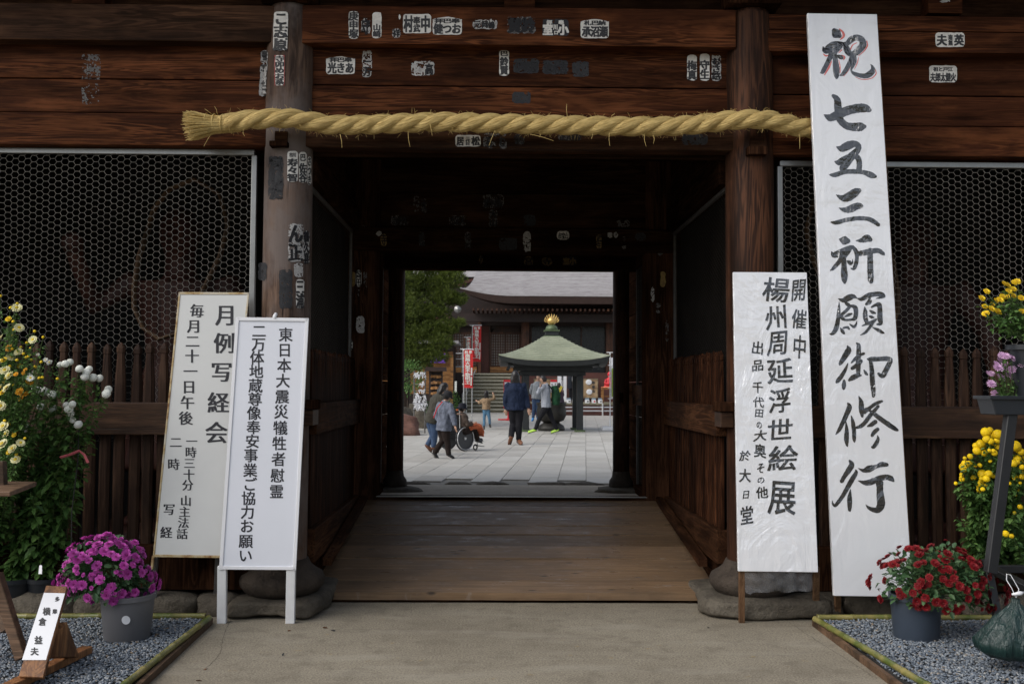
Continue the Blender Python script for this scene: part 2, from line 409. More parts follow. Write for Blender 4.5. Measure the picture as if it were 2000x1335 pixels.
M['ink'] = mat_plain('black_ink', (.016,.016,.022), .5, .1)
M['ink2'] = mat_plain('faded_black_ink', (.03,.03,.033), .6, .2)
def rusty():
    t = NT('rusty_cream_edge'); n = t.noise(t.map(), 5, 6, .7)
    c = t.ramp(n, [(.38, (.55,.50,.40)), (.50, (.45,.33,.16)), (.6, (.20,.085,.03)), (.7, (.06,.035,.025))])
    t.col(c); t.set(Roughness=.7); return t.mat
M['rust'] = rusty()
M['greyleg'] = mat_plain('grey_brown_metal_leg', (.095,.09,.085), .55, .25, 20)
M['plastic'] = mat_plain('clear_film_scrap', (.35,.36,.38), .2, .1)
def paper(name, c, wear=0, dirt=.25, ink=False):
    t = NT(name); n = t.noise(t.map(rnd=19), 22, 5, .65); n2 = t.noise(t.map(rnd=29), 70, 3, .6)
    cc = t.mix(t.math('MULTIPLY', t.ramp(n, [(.45, 0), (.68, 1)]), dirt*1.5, True), c, tuple(x*.35 for x in c))
    t.col(cc); t.set(Roughness=.7, Specular_IOR_Level=.3)
    if wear:
        m = t.math('ADD', t.math('MULTIPLY', n, .65), t.math('MULTIPLY', n2, .35))
        a = t.ramp(m, [(wear-.015, 0), (wear+.015, 1)]); t.set(Alpha=a)
    return t.mat
M['paper'] = paper('sticker_paper', (.74,.72,.68)); M['paper_w'] = paper('worn_sticker_paper', (.52,.51,.50), .47, .5)
M['paper_vw'] = paper('very_worn_sticker_paper', (.19,.18,.175), .52, .6); M['paper_b'] = paper('black_sticker_paper', (.03,.032,.038), .40)
M['paper_g'] = paper('dark_grey_sticker', (.035,.036,.04), .44, .5); M['paper_y'] = paper('ochre_sticker_paper', (.30,.20,.07), 0, .5)
M['ink_w'] = paper('worn_sticker_ink', (.02,.02,.023), .42, .1); M['redline'] = mat_plain('red_border_print', (.30,.045,.04), .7)
M['black'] = mat_plain('black_painted_metal', (.012,.013,.015), .45, .2)
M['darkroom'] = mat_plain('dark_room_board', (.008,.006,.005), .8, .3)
M['statue'] = mat_wood('statue_wood', (.028,.008,.006), (.060,.018,.012), (.08,.03,.018), 'Z', .6, .35, knots=0)
M['ribbon'] = mat_wood('statue_ribbon_wood', (.09,.05,.025), (.17,.095,.048), (.22,.13,.07), 'Z', .6, .35, knots=0)
exec_later = []

# ------------------------------------------------------------------ glyphs (built-in font)
_gl = {}
_tc = bpy.data.curves.new('lettering_source', 'FONT'); _to = bpy.data.objects.new('lettering_source', _tc); COL.objects.link(_to)
_tc.resolution_u = 2
def glyph(ch):
    if ch not in _gl:
        _tc.body = ch; bpy.context.view_layer.update(); me = _to.to_mesh()
        _gl[ch] = ([(v.co.x, v.co.y) for v in me.vertices], [tuple(p.vertices) for p in me.polygons]); _to.to_mesh_clear()
    return _gl[ch]
ALLTXT = ('月例写経会毎月二十一日午後一時三十分山主法話二時写経東日本大震災犠牲者慰霊二万体地蔵尊像奉安事業ご協力お願い開催中楊州周延浮世絵展出品千代田の大奥その他於大日堂'
 '多摩横倉益夫こ志原寺卯めお系青木宮した市川寿々智佐谷さつき正三浦庚申塚守山崎祥村武中拝奉健つお元岡嶋鈴賢室川口小札納承沼瀬光きあ一万高梅真生むさ路居代目松石谷正夫英江戸と祖火郎太'
 '永紫宝南無聖不動明王鶴久喜吉巴伊勢屋信清水ん')
for ch in sorted(set(ALLTXT)): glyph(ch)
bpy.data.objects.remove(_to)

def lettering(items, mapper, mat, parent, name='lettering', smx=.0, smy=.0, lift=.0012, jig=0):
    """items: (char, cx, cy, w, h) in photo pixels; mapper(u, v, lift) -> point just in front of the surface"""
    big_ = max(i[3] for i in items) >= 15; mb = MB(); rr = random.Random(len(items)*7+3)
    for (ch, cx, cy, w, h) in items:
        if big_: mb = MB()
        vs, fs = glyph(ch)
        sh = rr.uniform(-jig, jig); sk = rr.uniform(-.4, 1.0)*jig
        n = max(1, int(math.ceil(smx*w/.8))) if smx else 0
        m = max(1, int(math.ceil(smy*h/.8))) if smy else 0
        k = 0
        for i in range(-n, n+1):
            for j in range(-m, m+1):
                dx = i/max(n,1)*smx*w; dy = j/max(m,1)*smy*h
                pts = []
                for (x, y) in vs:
                    gx, gy = x-.5, y-.38
                    wv = jig*.09*mnoise.noise(Vector((x*4, y*4, cx)))
                    pts.append(mapper(cx + (gx + sk*gy + wv)*w + dx, cy - (gy + sh*gx + wv)*h + dy, lift + k*.00006))
                mb.add(pts, fs); k += 1
        if big_: mb.build('character', mat, parent)
    if not big_:
        o = mb.build(name, mat, parent); o['kind'] = 'stuff'; return o
def brush(strokes, ox, oy, s, mapper, mb, lift=.0012, k0=0):
    """strokes traced as centre lines with half widths -> flat brush marks"""
    for si, st in enumerate(strokes):
        P = [Vector((ox + x*s, oy + y*s, w*s)) for x, y, w in st]
        Q = []
        for i in range(len(P)-1):
            p0 = P[max(i-1, 0)]; p1 = P[i]; p2 = P[i+1]; p3 = P[min(i+2, len(P)-1)]
            for t in np.linspace(0, 1, 7)[:-1]:
                Q.append(.5*((2*p1) + (p2-p0)*t + (2*p0-5*p1+4*p2-p3)*t*t + (3*p1-p0-3*p2+p3)*t**3))
        Q.append(P[-1]); n = len(Q); L = []; R_ = []
        lf = lift + (k0+si)*.00006
        for i, q in enumerate(Q):
            t = Q[min(i+1, n-1)] - Q[max(i-1, 0)]; t.z = 0
            t = t.normalized() if t.length > 0 else Vector((1,0,0)); nn = Vector((-t.y, t.x, 0))
            w = max(q.z, .15)
            wl = w*(1+.10*mnoise.noise(Vector((i*.7, si*3.1, ox*.1)))); wr = w*(1+.10*mnoise.noise(Vector((i*.7, si*3.1+9, ox*.1))))
            L.append(q + nn*wl); R_.append(q - nn*wr)
        def cap(q, t, w, sgn):
            out = []
            for a in (-50, -18, 18, 50):
                a = rad(a); d = Vector((t.x*math.cos(a) - t.y*math.sin(a), t.x*math.sin(a) + t.y*math.cos(a), 0))
                out.append(q + d*w*.9*sgn)
            return out
        t0 = (Q[1]-Q[0]); t0.z = 0; t0.normalize(); t1 = (Q[-1]-Q[-2]); t1.z = 0; t1.normalize()
        # strips + end fans
        vs = []; fs = []
        for i in range(n): vs += [L[i], R_[i]]
        fs = [(2*i, 2*i+1, 2*i+3, 2*i+2) for i in range(n-1)]
        e = cap(Q[-1], t1, max(Q[-1].z, .1), 1); b = len(vs); vs += e; fs.append((2*n-2, 2*n-1, b, b+1, b+2, b+3))
        e = cap(Q[0], -t0, max(Q[0].z, .1), 1); b = len(vs); vs += e; fs.append((1, 0, b, b+1, b+2, b+3))
        mb.add([mapper(v.x, v.y, lf) for v in vs], fs)

def plane_map(Y):
    return lambda u, v, l=0: PY(u, v, Y - l)
def quad_map(c):
    """mapper on the plane through three 3-D corners"""
    n = (c[1]-c[0]).cross(c[3]-c[0]).normalized()
    if n.y > 0: n = -n
    return lambda u, v, l=0: PPL(u, v, c[0] + n*l, n)
def cyl_map(cx, cy, r):
    def f(u, v, l=0):
        d = ray(u, v); R_ = r + l
        a = d.x**2 + d.y**2; b = -2*(d.x*cx + d.y*cy); c = cx*cx + cy*cy - R_*R_
        q = b*b - 4*a*c
        if q < 0: t = -b/(2*a)
        else: t = (-b - math.sqrt(q))/(2*a)
        return EYE + d*t
    return f

# ================================================================== SETTING
ground = MB().box(-200, 200, -150, 13.9, -.5, 0).build('ground', M['concrete']); tag(ground, kind='structure')
gf = MB().box(-8, 8, 10.62, 13.92, 0.0, GZ-.004).build('gate_floor', M['floorstone']); tag(gf, kind='structure')
cg = MB().box(-120, 120, 13.93, 300, -.5, GZ-.02).build('courtyard', M['joint']); tag(cg, kind='structure')

hill_v = []; hill_f = []
for i in range(61):
    a = rad(200 + i*140/60)      # arc behind the viewer
    for j, (r_, z_) in enumerate(((34, -.2), (38, 5.0), (44, 8.5), (60, 10.5))):
        zz_ = z_ + (1.6*mnoise.noise(Vector((i*.35, j, 2))) + .8*mnoise.noise(Vector((i*1.1, j, 5))) if j else 0)
        hill_v.append((r_*math.cos(a), r_*math.sin(a), zz_))
for i in range(60):
    for j in range(3): hill_f.append((i*4+j, i*4+j+1, (i+1)*4+j+1, (i+1)*4+j))
hl = MB().add(hill_v, hill_f).build('wooded_hill', mat_plain('distant_foliage', (.045,.06,.03), .9, .5, 1.2), smooth=True); tag(hl, kind='structure')
# courtyard paving: slabs turned 5 degrees from the gate axis
PA = -math.atan((1144-972)/F)
ux = Vector((math.cos(PA), math.sin(PA), 0)); uy = Vector((-math.sin(PA), math.cos(PA), 0))
sw, sl = .425, .86
o0 = PZ(1042*.3597+770, 942, GZ) - uy*.05
rs = random.Random(3)
pv = tag(MB().add([o0 - ux*.01 + Vector((0,0,-.03)), o0 + ux*.01 + Vector((0,0,-.03)), o0 + uy*.01 + Vector((0,0,-.03))], [(0,1,2)]).build('pavement', M['joint']), kind='structure')
slab = None; nslab = 0; far = MB()
cand = []
for i in range(-40, 60):
    for j in range(-2, 45):
        w = 1 if i % 1 == 0 else 1
        c = o0 + ux*((i+.5)*sw) + uy*((j + .5 + (.5 if i % 2 else 0))*sl)
        u, v = project(c)
        if c.y < 14.45 or c.y > 54 or abs(c.x) > 12: continue
        vis = 760 < u < 1225
        cand.append((0 if vis else 1, c.y, c.x, c))
cand.sort(key=lambda q: q[:3])
for k, (nv, yy, xx, c) in enumerate(cand):
    dz = rs.uniform(-.002, .002)
    if not nv and nslab < 280 and yy < 33:
        if slab is None:
            s_ = MB().box(-sw/2+.0035, sw/2-.0035, -sl/2+.0035, sl/2-.0035, -.03, 0).build('paving_slab', M['paving'], pv); bevel(s_, .003); slab = s_; o = s_
        else:
            o = slab.copy(); COL.objects.link(o)
        o.location = c + Vector((0, 0, dz)); o.rotation_euler = (0, 0, PA); nslab += 1
    elif yy < 40 or not nv:
        q = [c + ux*a*(sw/2-.0035) + uy*b*(sl/2-.0035) + Vector((0,0,dz)) for a, b in ((-1,-1),(1,-1),(1,1),(-1,1))]
        far.prism([p - Vector((0,0,.03)) for p in q], (0,0,.03))
fo = far.build('distant_slabs', M['paving'], pv); fo['kind'] = 'stuff'
# cobble edging where the paving begins
for i in range(11):
    x = -3.3 + i*.66 + rs.uniform(-.1, .1)
    r = rock('edging_stone', (x, 14.14+rs.uniform(-.04,.04), GZ-.035), (rs.uniform(.22,.33), .16, .055), M['rock'], pv, seed=i, sub=2)

# ================================================================== TEMPLE GATE
GX = .16
gate = empty('temple_gate', (GX, 7.75, 0), 'large dark wooden temple gate with thick pillars and lintels around an open passage', 'gate')
PR = .19; PYc = 7.75
PXL = PY(557, 755, PYc).x; PXR = PY(1466, 755, PYc).x
def zv(v, Y): return PY(972, v, Y).z
# pillars: turned logs slightly waisted, tapering at the top
def pillar(x, mat, seed):
    mb = MB(); n = 40; vs = []; rings = []
    zs = list(np.linspace(.36, 4.55, 30)) + [4.62, 4.68, 4.74, 4.78]
    for z in zs:
        r = PR*(1.0 if z < 4.3 else 1 - .10*((z-4.3)/.5)**1.6)
        if z > 4.74: r *= .93
        rings.append((z, r))
    for z, r in rings:
        for k in range(n):
            a = 2*PI*k/n; rr = r*(1 + .012*mnoise.noise(Vector((math.cos(a)*2, math.sin(a)*2, z*.6+seed))))
            vs.append((x + rr*math.cos(a), PYc + rr*math.sin(a), z))
    m = len(rings)
    fs = [(i*n+k, i*n+(k+1) % n, (i+1)*n+(k+1) % n, (i+1)*n+k) for i in range(m-1) for k in range(n)] + [tuple(range(n))[::-1], tuple(range((m-1)*n, m*n))]
    o = mb.add(vs, fs).build('pillar', mat, gate, smooth=True); smooth_by_angle(o, 40); return o
pillar(PXL, M['pillar'], 1)['label'] = 'weathered grey-brown pillar covered in votive stickers'
pillar(PXR, M['pillar_r'], 7)['label'] = 'dark brown pillar with deep grain'
for x, sd_ in ((PXL, 0), (PXR, 5), (PXL-3.6, 9), (PXR+3.6, 12)):
    # turned plinth between pillar and footing stone
    prof = [(.23, .12), (.285, .15), (.325, .20), (.333, .245), (.315, .285), (.265, .315), (.228, .345), (.212, .375), (.20, .40)]
    o = MB().lathe((x, PYc, 0), prof, 36).build('plinth', M['plinth'], gate, smooth=True)
    if x in (PXL, PXR):
        pass
for x, mt in ((PXL-3.6, 'pillar'), (PXR+3.6, 'pillar_r')): pillar(x, M[mt], x)
# footing stones
def footing(x0, x1, y0, y1, z1, seed):
    bm = bmesh.new(); bmesh.ops.create_cube(bm, size=1); bmesh.ops.subdivide_edges(bm, edges=bm.edges[:], cuts=22, use_grid_fill=True)
    for v in bm.verts:
        p = v.co*2; e = 6.5
        L = (abs(p.x)**e + abs(p.y)**e + abs(p.z)**e)**(1/e); p = p/max(L, 1e-6)
        q = Vector(((x0+x1)/2 + p.x*(x1-x0)/2*(1-.07*max(0,p.z)), (y0+y1)/2 + p.y*(y1-y0)/2, z1/2 + p.z*z1/2))
        w = q*2.6 + Vector((seed, seed*2, 0)); d_ = Vector((p.x*.8, p.y*.8, p.z*.35))
        q += d_*(mnoise.noise(w)*.075 + mnoise.noise(w*3)*.022 + mnoise.noise(w*9)*.007 - .035*max(0, mnoise.voronoi(w*1.1)[0][0]-.35))
        q.z = max(-.02, q.z); v.co = q
    me = bpy.data.meshes.new('footing_stone'); bm.to_mesh(me); bm.free()
    me.polygons.foreach_set('use_smooth', [True]*len(me.polygons)); me.materials.append(M['rock'])
    link('footing_stone', me, None, gate)
xa = PZ(440, 1205, 0).x; xb = PZ(648, 1180, 0).x
footing(xa, xb, 7.36, 8.3, .145, 1)
xa = PZ(1352, 1180, 0).x; xb = PZ(1618, 1205, 0).x
footing(xa, xb, 7.38, 8.3, .15, 2.4)

XL = PXL; XR = PXR
WX0, WX1 = -5.9, 6.2           # outer extent of the facade
def band(name, x0, x1, v0, v1, yf, yb, mat, bv=.008, jag=0):
    return BOX(name, x0, x1, yf, yb, zv(v1, yf), zv(v0, yf), mat, gate, bv)
# middle bay
band('tie_beam', XL+.12, XR-.14, 14, 88, 7.60, 7.86, M['facade'])
band('wall_plank', XL+.1, XR-.1, 93.5, 168.5, 7.725, 7.78, M['facade'], .006)
band('wall_plank', XL+.1, XR-.1, 170.5, 228, 7.715, 7.77, M['facade'], .006)
band('lintel', XL+.12, XR-.12, 228.5, 290, 7.64, 7.90, M['beam'], .012)
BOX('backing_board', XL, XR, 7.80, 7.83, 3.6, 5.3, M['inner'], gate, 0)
# left wing and right wing
band('tie_beam', WX0, XL-.1, 16, 87, 7.61, 7.86, M['beam'])
band('wall_plank', WX0, XL-.1, 92, 161, 7.73, 7.78, M['facade'])
band('wall_plank', WX0, XL-.1, 163, 227, 7.72, 7.77, M['facade'])
band('lower_beam', WX0, XL-.1, 228, 290, 7.655, 7.90, M['facade'])
band('tie_beam', XR+.1, WX1, 22, 52, 7.635, 7.86, M['facade'])
band('tie_beam', XR+.1, WX1, 53, 94, 7.61, 7.86, M['facade'])
band('wall_plank', XR+.1, WX1, 98, 178, 7.73, 7.78, M['facade'])
band('wall_plank', XR+.1, WX1, 180, 238, 7.72, 7.77, M['facade'])
band('lower_beam', XR+.1, WX1, 239, 297, 7.655, 7.90, M['facade'])
BOX('backing_board', WX0, XL, 7.80, 7.83, 3.72, 5.3, M['inner'], gate, 0)
BOX('backing_board', XR, WX1, 7.80, 7.83, 3.72, 5.3, M['inner'], gate, 0)
# recess above the tie beams: struts, upper beam, eaves
for u0, u1 in ((140, 205), (985, 1045), (1813, 1880)):
    a = PY(u0, 8, 7.66).x; b = PY(u1, 8, 7.66).x
    BOX('strut', a, b, 7.66, 7.84, 4.775, 5.1, M['facade'], gate, .008)
for x in (XL, XR):
    BOX('bearing_block', x-.22, x+.22, 7.53, 7.97, 4.785, 5.0, M['post'], gate, .03)
BOX('upper_beam', WX0, WX1, 7.60, 7.9, 5.0, 5.28, M['facade'], gate, .01)
BOX('eave_board', WX0, WX1, 6.7, 8.2, 5.62, 5.66, M['inner'], gate, 0)
raft = None
for i in range(46):
    x = WX0 + .15 + i*.26
    if raft is None: raft = BOX('rafter', -.05, .05, 6.75, 8.1, 5.50, 5.61, M['innery'], gate, 0); o = raft; base = raft
    else: o = base.copy(); COL.objects.link(o)
    o.location = (x, 0, 0)
BOX('eave_fascia', WX0, WX1, 6.64, 6.70, 5.44, 5.70, M['inner'], gate, 0)
# peg ledges under the rope on both pillars
for u0, u1, v0, v1 in ((526, 561, 279, 289), (1461, 1499, 281, 297)):
    a = PY(u0, v0, 7.5).x; b = PY(u1, v0, 7.5).x
    BOX('tenon_ledge', a, b, 7.49, 7.66, zv(v1, 7.5), zv(v0, 7.5), M['post'], gate, .006)
    BOX('tenon', a+.03, b-.01, 7.545, 7.66, zv(v0, 7.5), zv(v0-22, 7.5), M['inner'], gate, .004)
# side walls of the passage: sill, rail, upper beam
WXi = 1.68
for sg, nm in ((-1, 'l'), (1, 'r')):
    xi = GX + sg*WXi
    def SX(a, b): return (min(xi+sg*a, xi+sg*b), max(xi+sg*a, xi+sg*b))
    x0, x1 = SX(-.03, .12)
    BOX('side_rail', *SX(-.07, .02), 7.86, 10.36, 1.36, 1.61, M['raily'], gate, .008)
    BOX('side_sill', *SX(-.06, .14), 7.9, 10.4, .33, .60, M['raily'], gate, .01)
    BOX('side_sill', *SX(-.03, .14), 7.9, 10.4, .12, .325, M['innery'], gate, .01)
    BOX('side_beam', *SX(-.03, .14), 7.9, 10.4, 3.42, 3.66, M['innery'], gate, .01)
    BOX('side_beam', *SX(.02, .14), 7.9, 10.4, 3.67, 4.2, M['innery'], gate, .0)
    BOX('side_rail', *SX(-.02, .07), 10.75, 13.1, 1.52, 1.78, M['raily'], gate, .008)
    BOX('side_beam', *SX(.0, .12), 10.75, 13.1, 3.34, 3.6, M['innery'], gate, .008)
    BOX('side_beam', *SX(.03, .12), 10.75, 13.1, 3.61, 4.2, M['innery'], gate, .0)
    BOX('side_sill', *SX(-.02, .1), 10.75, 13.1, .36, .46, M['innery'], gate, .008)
    # mid posts
    BOX('middle_post', *sorted((GX+sg*1.43, GX+sg*1.77)), 10.40, 10.72, .0, 4.2, M['post'], gate, .02)
    # rail ends lapping over the pillar
    BOX('rail_end', *sorted((GX+sg*1.60, GX+sg*1.70)), 7.64, 7.88, 1.44, 1.56, M['rail'], gate, .006)
    BOX('rail_end', *sorted((GX+sg*1.585, GX+sg*1.70)), 7.62, 7.88, 1.565, 1.64, M['post'], gate, .006)
    # rear posts on turned feet
    rx = PY(773 if sg < 0 else 1213, 755, 13.2).x
    MB().tube([(rx, 13.2, z) for z in np.linspace(.62, 4.0, 6)], .112, 24).build('rear_post', M['pillar_r'], gate, smooth=True)
    MB().lathe((rx, 13.2, 0), [(.155,.385),(.165,.42),(.16,.49),(.125,.54),(.118,.58),(.116,.62)], 28).build('plinth', M['plinth'], gate, smooth=True)
    rock('footing_stone', (rx+sg*.05, 13.15, GZ), (.42, .30, .055), M['rock'], gate, seed=11+sg, sub=3)
    BOX('rail_end', *sorted((rx-sg*.05, rx+sg*.0)), 12.95, 13.45, 1.55, 1.68, M['post'], gate, .005)
BOX('threshold', GX-1.45, GX+1.45, 10.42, 10.62, .36, .575, M['inner'], gate, .008)
BOX('threshold_strip', GX-1.44, GX+1.44, 10.40, 10.45, .578, .586, M['steel'], gate, 0)
# middle cross wall above the passage
Ym = 10.42
def zm(v): return zv(v, Ym)
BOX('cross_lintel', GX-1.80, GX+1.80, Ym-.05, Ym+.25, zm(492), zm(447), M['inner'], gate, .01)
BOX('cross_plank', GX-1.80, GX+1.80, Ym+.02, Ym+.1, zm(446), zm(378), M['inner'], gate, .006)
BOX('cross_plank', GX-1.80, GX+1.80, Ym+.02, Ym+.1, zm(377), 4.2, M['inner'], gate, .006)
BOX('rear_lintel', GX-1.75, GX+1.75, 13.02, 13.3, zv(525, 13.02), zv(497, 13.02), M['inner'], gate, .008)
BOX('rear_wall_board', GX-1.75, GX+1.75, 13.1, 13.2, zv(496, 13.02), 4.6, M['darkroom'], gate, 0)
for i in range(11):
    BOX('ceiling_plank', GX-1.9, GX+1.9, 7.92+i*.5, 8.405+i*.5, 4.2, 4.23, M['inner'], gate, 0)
# guardian rooms left and right of the passage
for sg in (-1, 1):
    xa, xb = sorted((GX+sg*1.86, GX+sg*5.9))
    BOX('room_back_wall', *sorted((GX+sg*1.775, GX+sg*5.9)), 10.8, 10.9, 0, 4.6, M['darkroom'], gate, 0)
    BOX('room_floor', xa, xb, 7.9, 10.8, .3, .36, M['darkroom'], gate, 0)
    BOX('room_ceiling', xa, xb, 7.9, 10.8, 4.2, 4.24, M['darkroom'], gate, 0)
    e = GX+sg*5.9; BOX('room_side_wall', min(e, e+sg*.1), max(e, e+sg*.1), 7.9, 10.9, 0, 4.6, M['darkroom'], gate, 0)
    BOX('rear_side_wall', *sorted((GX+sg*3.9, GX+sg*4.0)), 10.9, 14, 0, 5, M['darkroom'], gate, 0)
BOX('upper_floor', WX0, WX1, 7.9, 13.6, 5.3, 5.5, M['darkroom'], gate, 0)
# base: long sill beam and rubble stones
for sg in (-1, 1):
    xa, xb = sorted((GX+sg*2.08, GX+sg*5.9))
    BOX('base_beam', xa, xb, 7.62, 7.80, zv(1153, 7.62), zv(1066, 7.62), M['post'], gate, .01)
    k = 0; x = xa
    rr = random.Random(5+sg)
    while x < xb - .1:
        w = rr.uniform(.28, .52)
        rock('foundation_stone', (x+w/2, 7.66, .055), (w/2*1.05, .17, .105), M['rock'], gate, seed=k*1.7+sg, sub=3, flat=.35); k += 1; x += w

def crack(pts, w, seed):
    P = [PZ(u, v, .0015) for u, v in pts]; Q = crom(P, 14) if len(P) > 2 else [P[0].lerp(P[1], i/30) for i in range(31)]
    vs = []; n = len(Q)
    for i, q in enumerate(Q):
        t_ = (Q[min(i+1,n-1)]-Q[max(i-1,0)]).normalized(); s_ = Vector((-t_.y, t_.x, 0)); j_ = mnoise.noise(Vector((i*.45, seed, 0)))*.016; ww = w*(.5+.8*abs(mnoise.noise(Vector((i*.6, seed, 3)))))
        vs += [q + s_*(j_+ww), q + s_*(j_-ww)]
    o = MB().add(vs, [(2*i, 2*i+1, 2*i+3, 2*i+2) for i in range(n-1)]).build('crack', M['crackm'], ground)
M['crackm'] = mat_plain('crack_dirt', (.075,.062,.048), .95, .3)
# ------------------------------------------------------------------ picket fences (facade and passage sides)
def picket_mesh(z0, ztop, axis='X'):
    k = (ztop, )
    prof = [(z0, .043), (ztop-.46, .043), (ztop-.30, .041), (ztop-.13, .029), (ztop-.085, .0265), (ztop-.080, .034), (ztop-.045, .033), (ztop-.02, .02), (ztop, .002)]
    mb = MB(); vs = []
    for z, h in prof:
        d = .020 if h > .03 else h*.66
        c = [(-h,-d*.3), (-h*.55,-d), (h*.55,-d), (h,-d*.3), (h,d*.6), (-h,d*.6)]
        for a, b in c: vs.append((a, b, z) if axis == 'X' else (b, a, z))
    n = 6; m = len(prof)
    fs = [(i*n+q, i*n+(q+1) % n, (i+1)*n+(q+1) % n, (i+1)*n+q) for i in range(m-1) for q in range(n)] + [tuple(range(n))[::-1], tuple(range((m-1)*n, m*n))]
    mb.add(vs, fs); me = mb.mesh('picket')
    return me
def fence(x0, x1, label, seed):
    root = empty('picket_fence', ((x0+x1)/2, 7.70, .3), label, 'fence', 'picket fences closing the front of the guardian rooms')
    me = picket_mesh(.46, 2.085); me.materials.append(M['picket'])
    r = random.Random(seed); x = x0 + .05
    while x < x1:
        o = link('picket', me, None, root); o.location = (x + r.uniform(-.004,.004), 7.705, r.uniform(-.012, .012)); o.rotation_euler = (r.uniform(-.012,.012), r.uniform(-.006,.006), r.uniform(-.06,.06)); x += .1137
    BOX('rail', x0, x1, 7.62, 7.678, zv(852, 7.62), zv(789, 7.62), M['rail'], root, .007)
    BOX('rail', x0, x1, 7.74, 7.77, 1.40, 1.58, M['rail'], root, .004)
    return root
fence(GX-5.9, XL-.17, 'dark wooden picket fence with one wide rail, behind the chrysanthemums and the aged white sign', 3)
fence(XR+.17, GX+5.9, 'dark wooden picket fence with one wide rail, behind the tall white banner board', 4)
for sg, lab in ((-1, 'dark boarded picket wall along the left side of the passage, beyond the white sign'), (1, 'dark boarded picket wall along the right side of the passage')):
    xi = GX + sg*WXi
    root = empty('passage_fence', (xi, 9.1, .6), lab, 'fence', 'boarded picket walls along the passage')
    me = picket_mesh(.60, 2.06, 'Y'); me.materials.append(M['boardz'])
    if sg > 0: me.transform(Matrix.Rotation(0, 4, 'Z'))
    r = random.Random(8+sg); y = 7.98
    while y < 10.38:
        o = link('picket', me, None, root); o.location = (xi+.0, y, r.uniform(-.01,.01)); y += .089
# ------------------------------------------------------------------ hexagonal wire screens
def hexmesh(P, U, V, w, h, seed=0, sx=.0493, sy=.0513, fl=.0335, r0=.0011, r1=.0014):
    """wire in the rectangle P + a U + b V"""
    P = Vector(P); U = Vector(U); V = Vector(V); N = U.cross(V)
    rr = random.Random(seed); cache = {}
    def pt(a, b):
        k = (round(a, 4), round(b, 4))
        if k not in cache:
            q = P + U*(min(max(a, 0), w) + mnoise.noise(Vector((a*2.2, b*2.2, seed)))*.008 + rr.uniform(-.0008,.0008)) + V*(min(max(b, 0), h) + mnoise.noise(Vector((a*1.7, b*1.7, seed+5)))*.012 + rr.uniform(-.0008,.0008)) + N*mnoise.noise(Vector((a*3, b*3, seed+9)))*.008
            cache[k] = q
        return cache[k]
    vs = []; fs = []
    def seg(a, b, r):
        t = (b-a)
        if t.length < 1e-4: return
        t.normalize(); x = t.cross(N).normalized(); y = N
        base = len(vs)
        for c in (a, b):
            for ang in (0, 2.094, 4.189): vs.append(c + x*math.cos(ang)*r + y*math.sin(ang)*r)
        for k in range(3): fs.append((base+k, base+(k+1) % 3, base+3+(k+1) % 3, base+3+k))
    nc = int(w/sx)+2; nr = int(h/sy)+2
    for i in range(nc):
        xc = i*sx; off = 0 if i % 2 == 0 else sy/2
        for j in range(-1, nr):
            y = j*sy + off
            if y > h or y < 0: continue
            a0, a1 = xc-fl/2, xc+fl/2
            if a0 > w: continue
            L = pt(a0, y); R_ = pt(a1, y)
            seg(L, R_, r1)
            nx = xc + sx - fl/2
            if a1 < w:
                seg(R_, pt(nx, y+sy/2), r0); seg(R_, pt(nx, y-sy/2), r0)
    mb = MB(); mb.add(vs, fs); return mb
def screen(name_label, x0, x1, z0, z1, Y, side, group):
    root = empty('wire_screen', ((x0+x1)/2, Y, z0), name_label, 'wire screen', group)
    o = hexmesh((x0, Y, z0), (1,0,0), (0,0,1), x1-x0, z1-z0, seed=side).build('wire_netting', M['wire'], root); o['kind'] = 'stuff'
    fw = .042
    BOX('frame_bar', x0-.02, x1+.02, Y-.025, Y+.015, z1-.002, z1+fw, M['steel'], root, .004)
    e = x1 if side < 0 else x0-fw
    BOX('frame_bar', e, e+fw, Y-.027, Y+.015, z0, z1-.004, M['steel'], root, .004)
    return root
ztop = zv(308, 7.77)
screen('hexagonal wire screen in a grey metal frame over the left guardian room', GX-5.9, PY(493, 308, 7.77).x, 1.3, ztop, 7.77, -1, 'hexagonal wire screens of the gate front')
ztop = zv(320, 7.77)
screen('hexagonal wire screen in a grey metal frame over the right guardian room', PY(1527, 320, 7.77).x, GX+5.9, 1.3, ztop, 7.77, 1, 'hexagonal wire screens of the gate front')
for sg in (-1, 1):
    xi = GX + sg*(WXi+.05); side = 'left' if sg < 0 else 'right'
    root = empty('wire_screen', (xi, 9.1, 2), 'fine wire screen above the boards on the %s side of the passage' % side, 'wire screen', 'wire screens along the passage')
    hexmesh((xi, 7.95, 1.6), (0,1,0), (0,0,1), 2.4, 1.82, seed=20+sg, sx=.04, sy=.042, fl=.027, r0=.0009, r1=.0011).build('wire_netting', M['wired'], root)['kind'] = 'stuff'
    BOX('frame_bar', xi-.015, xi+.015, 7.95, 10.36, 3.385, 3.415, M['greyleg'], root, .003)
    BOX('frame_bar', xi-.015, xi+.015, 10.32, 10.36, 1.62, 3.38, M['greyleg'], root, .003)
    xr = GX + sg*(WXi+.03)
    root = empty('wire_screen', (xr, 11.9, 1), 'wire screen closing the rear %s side of the passage' % side, 'wire screen', 'wire screens along the passage')
    hexmesh((xr, 10.76, .5), (0,1,0), (0,0,1), 2.2, 2.84, seed=30+sg, sx=.034, sy=.036, fl=.023, r0=.0012, r1=.0015).build('wire_netting', M['wired'], root)['kind'] = 'stuff'
    BOX('frame_bar', xr-.015, xr+.015, 12.96, 13.0, .47, 3.33, M['greyleg'], root, .003)

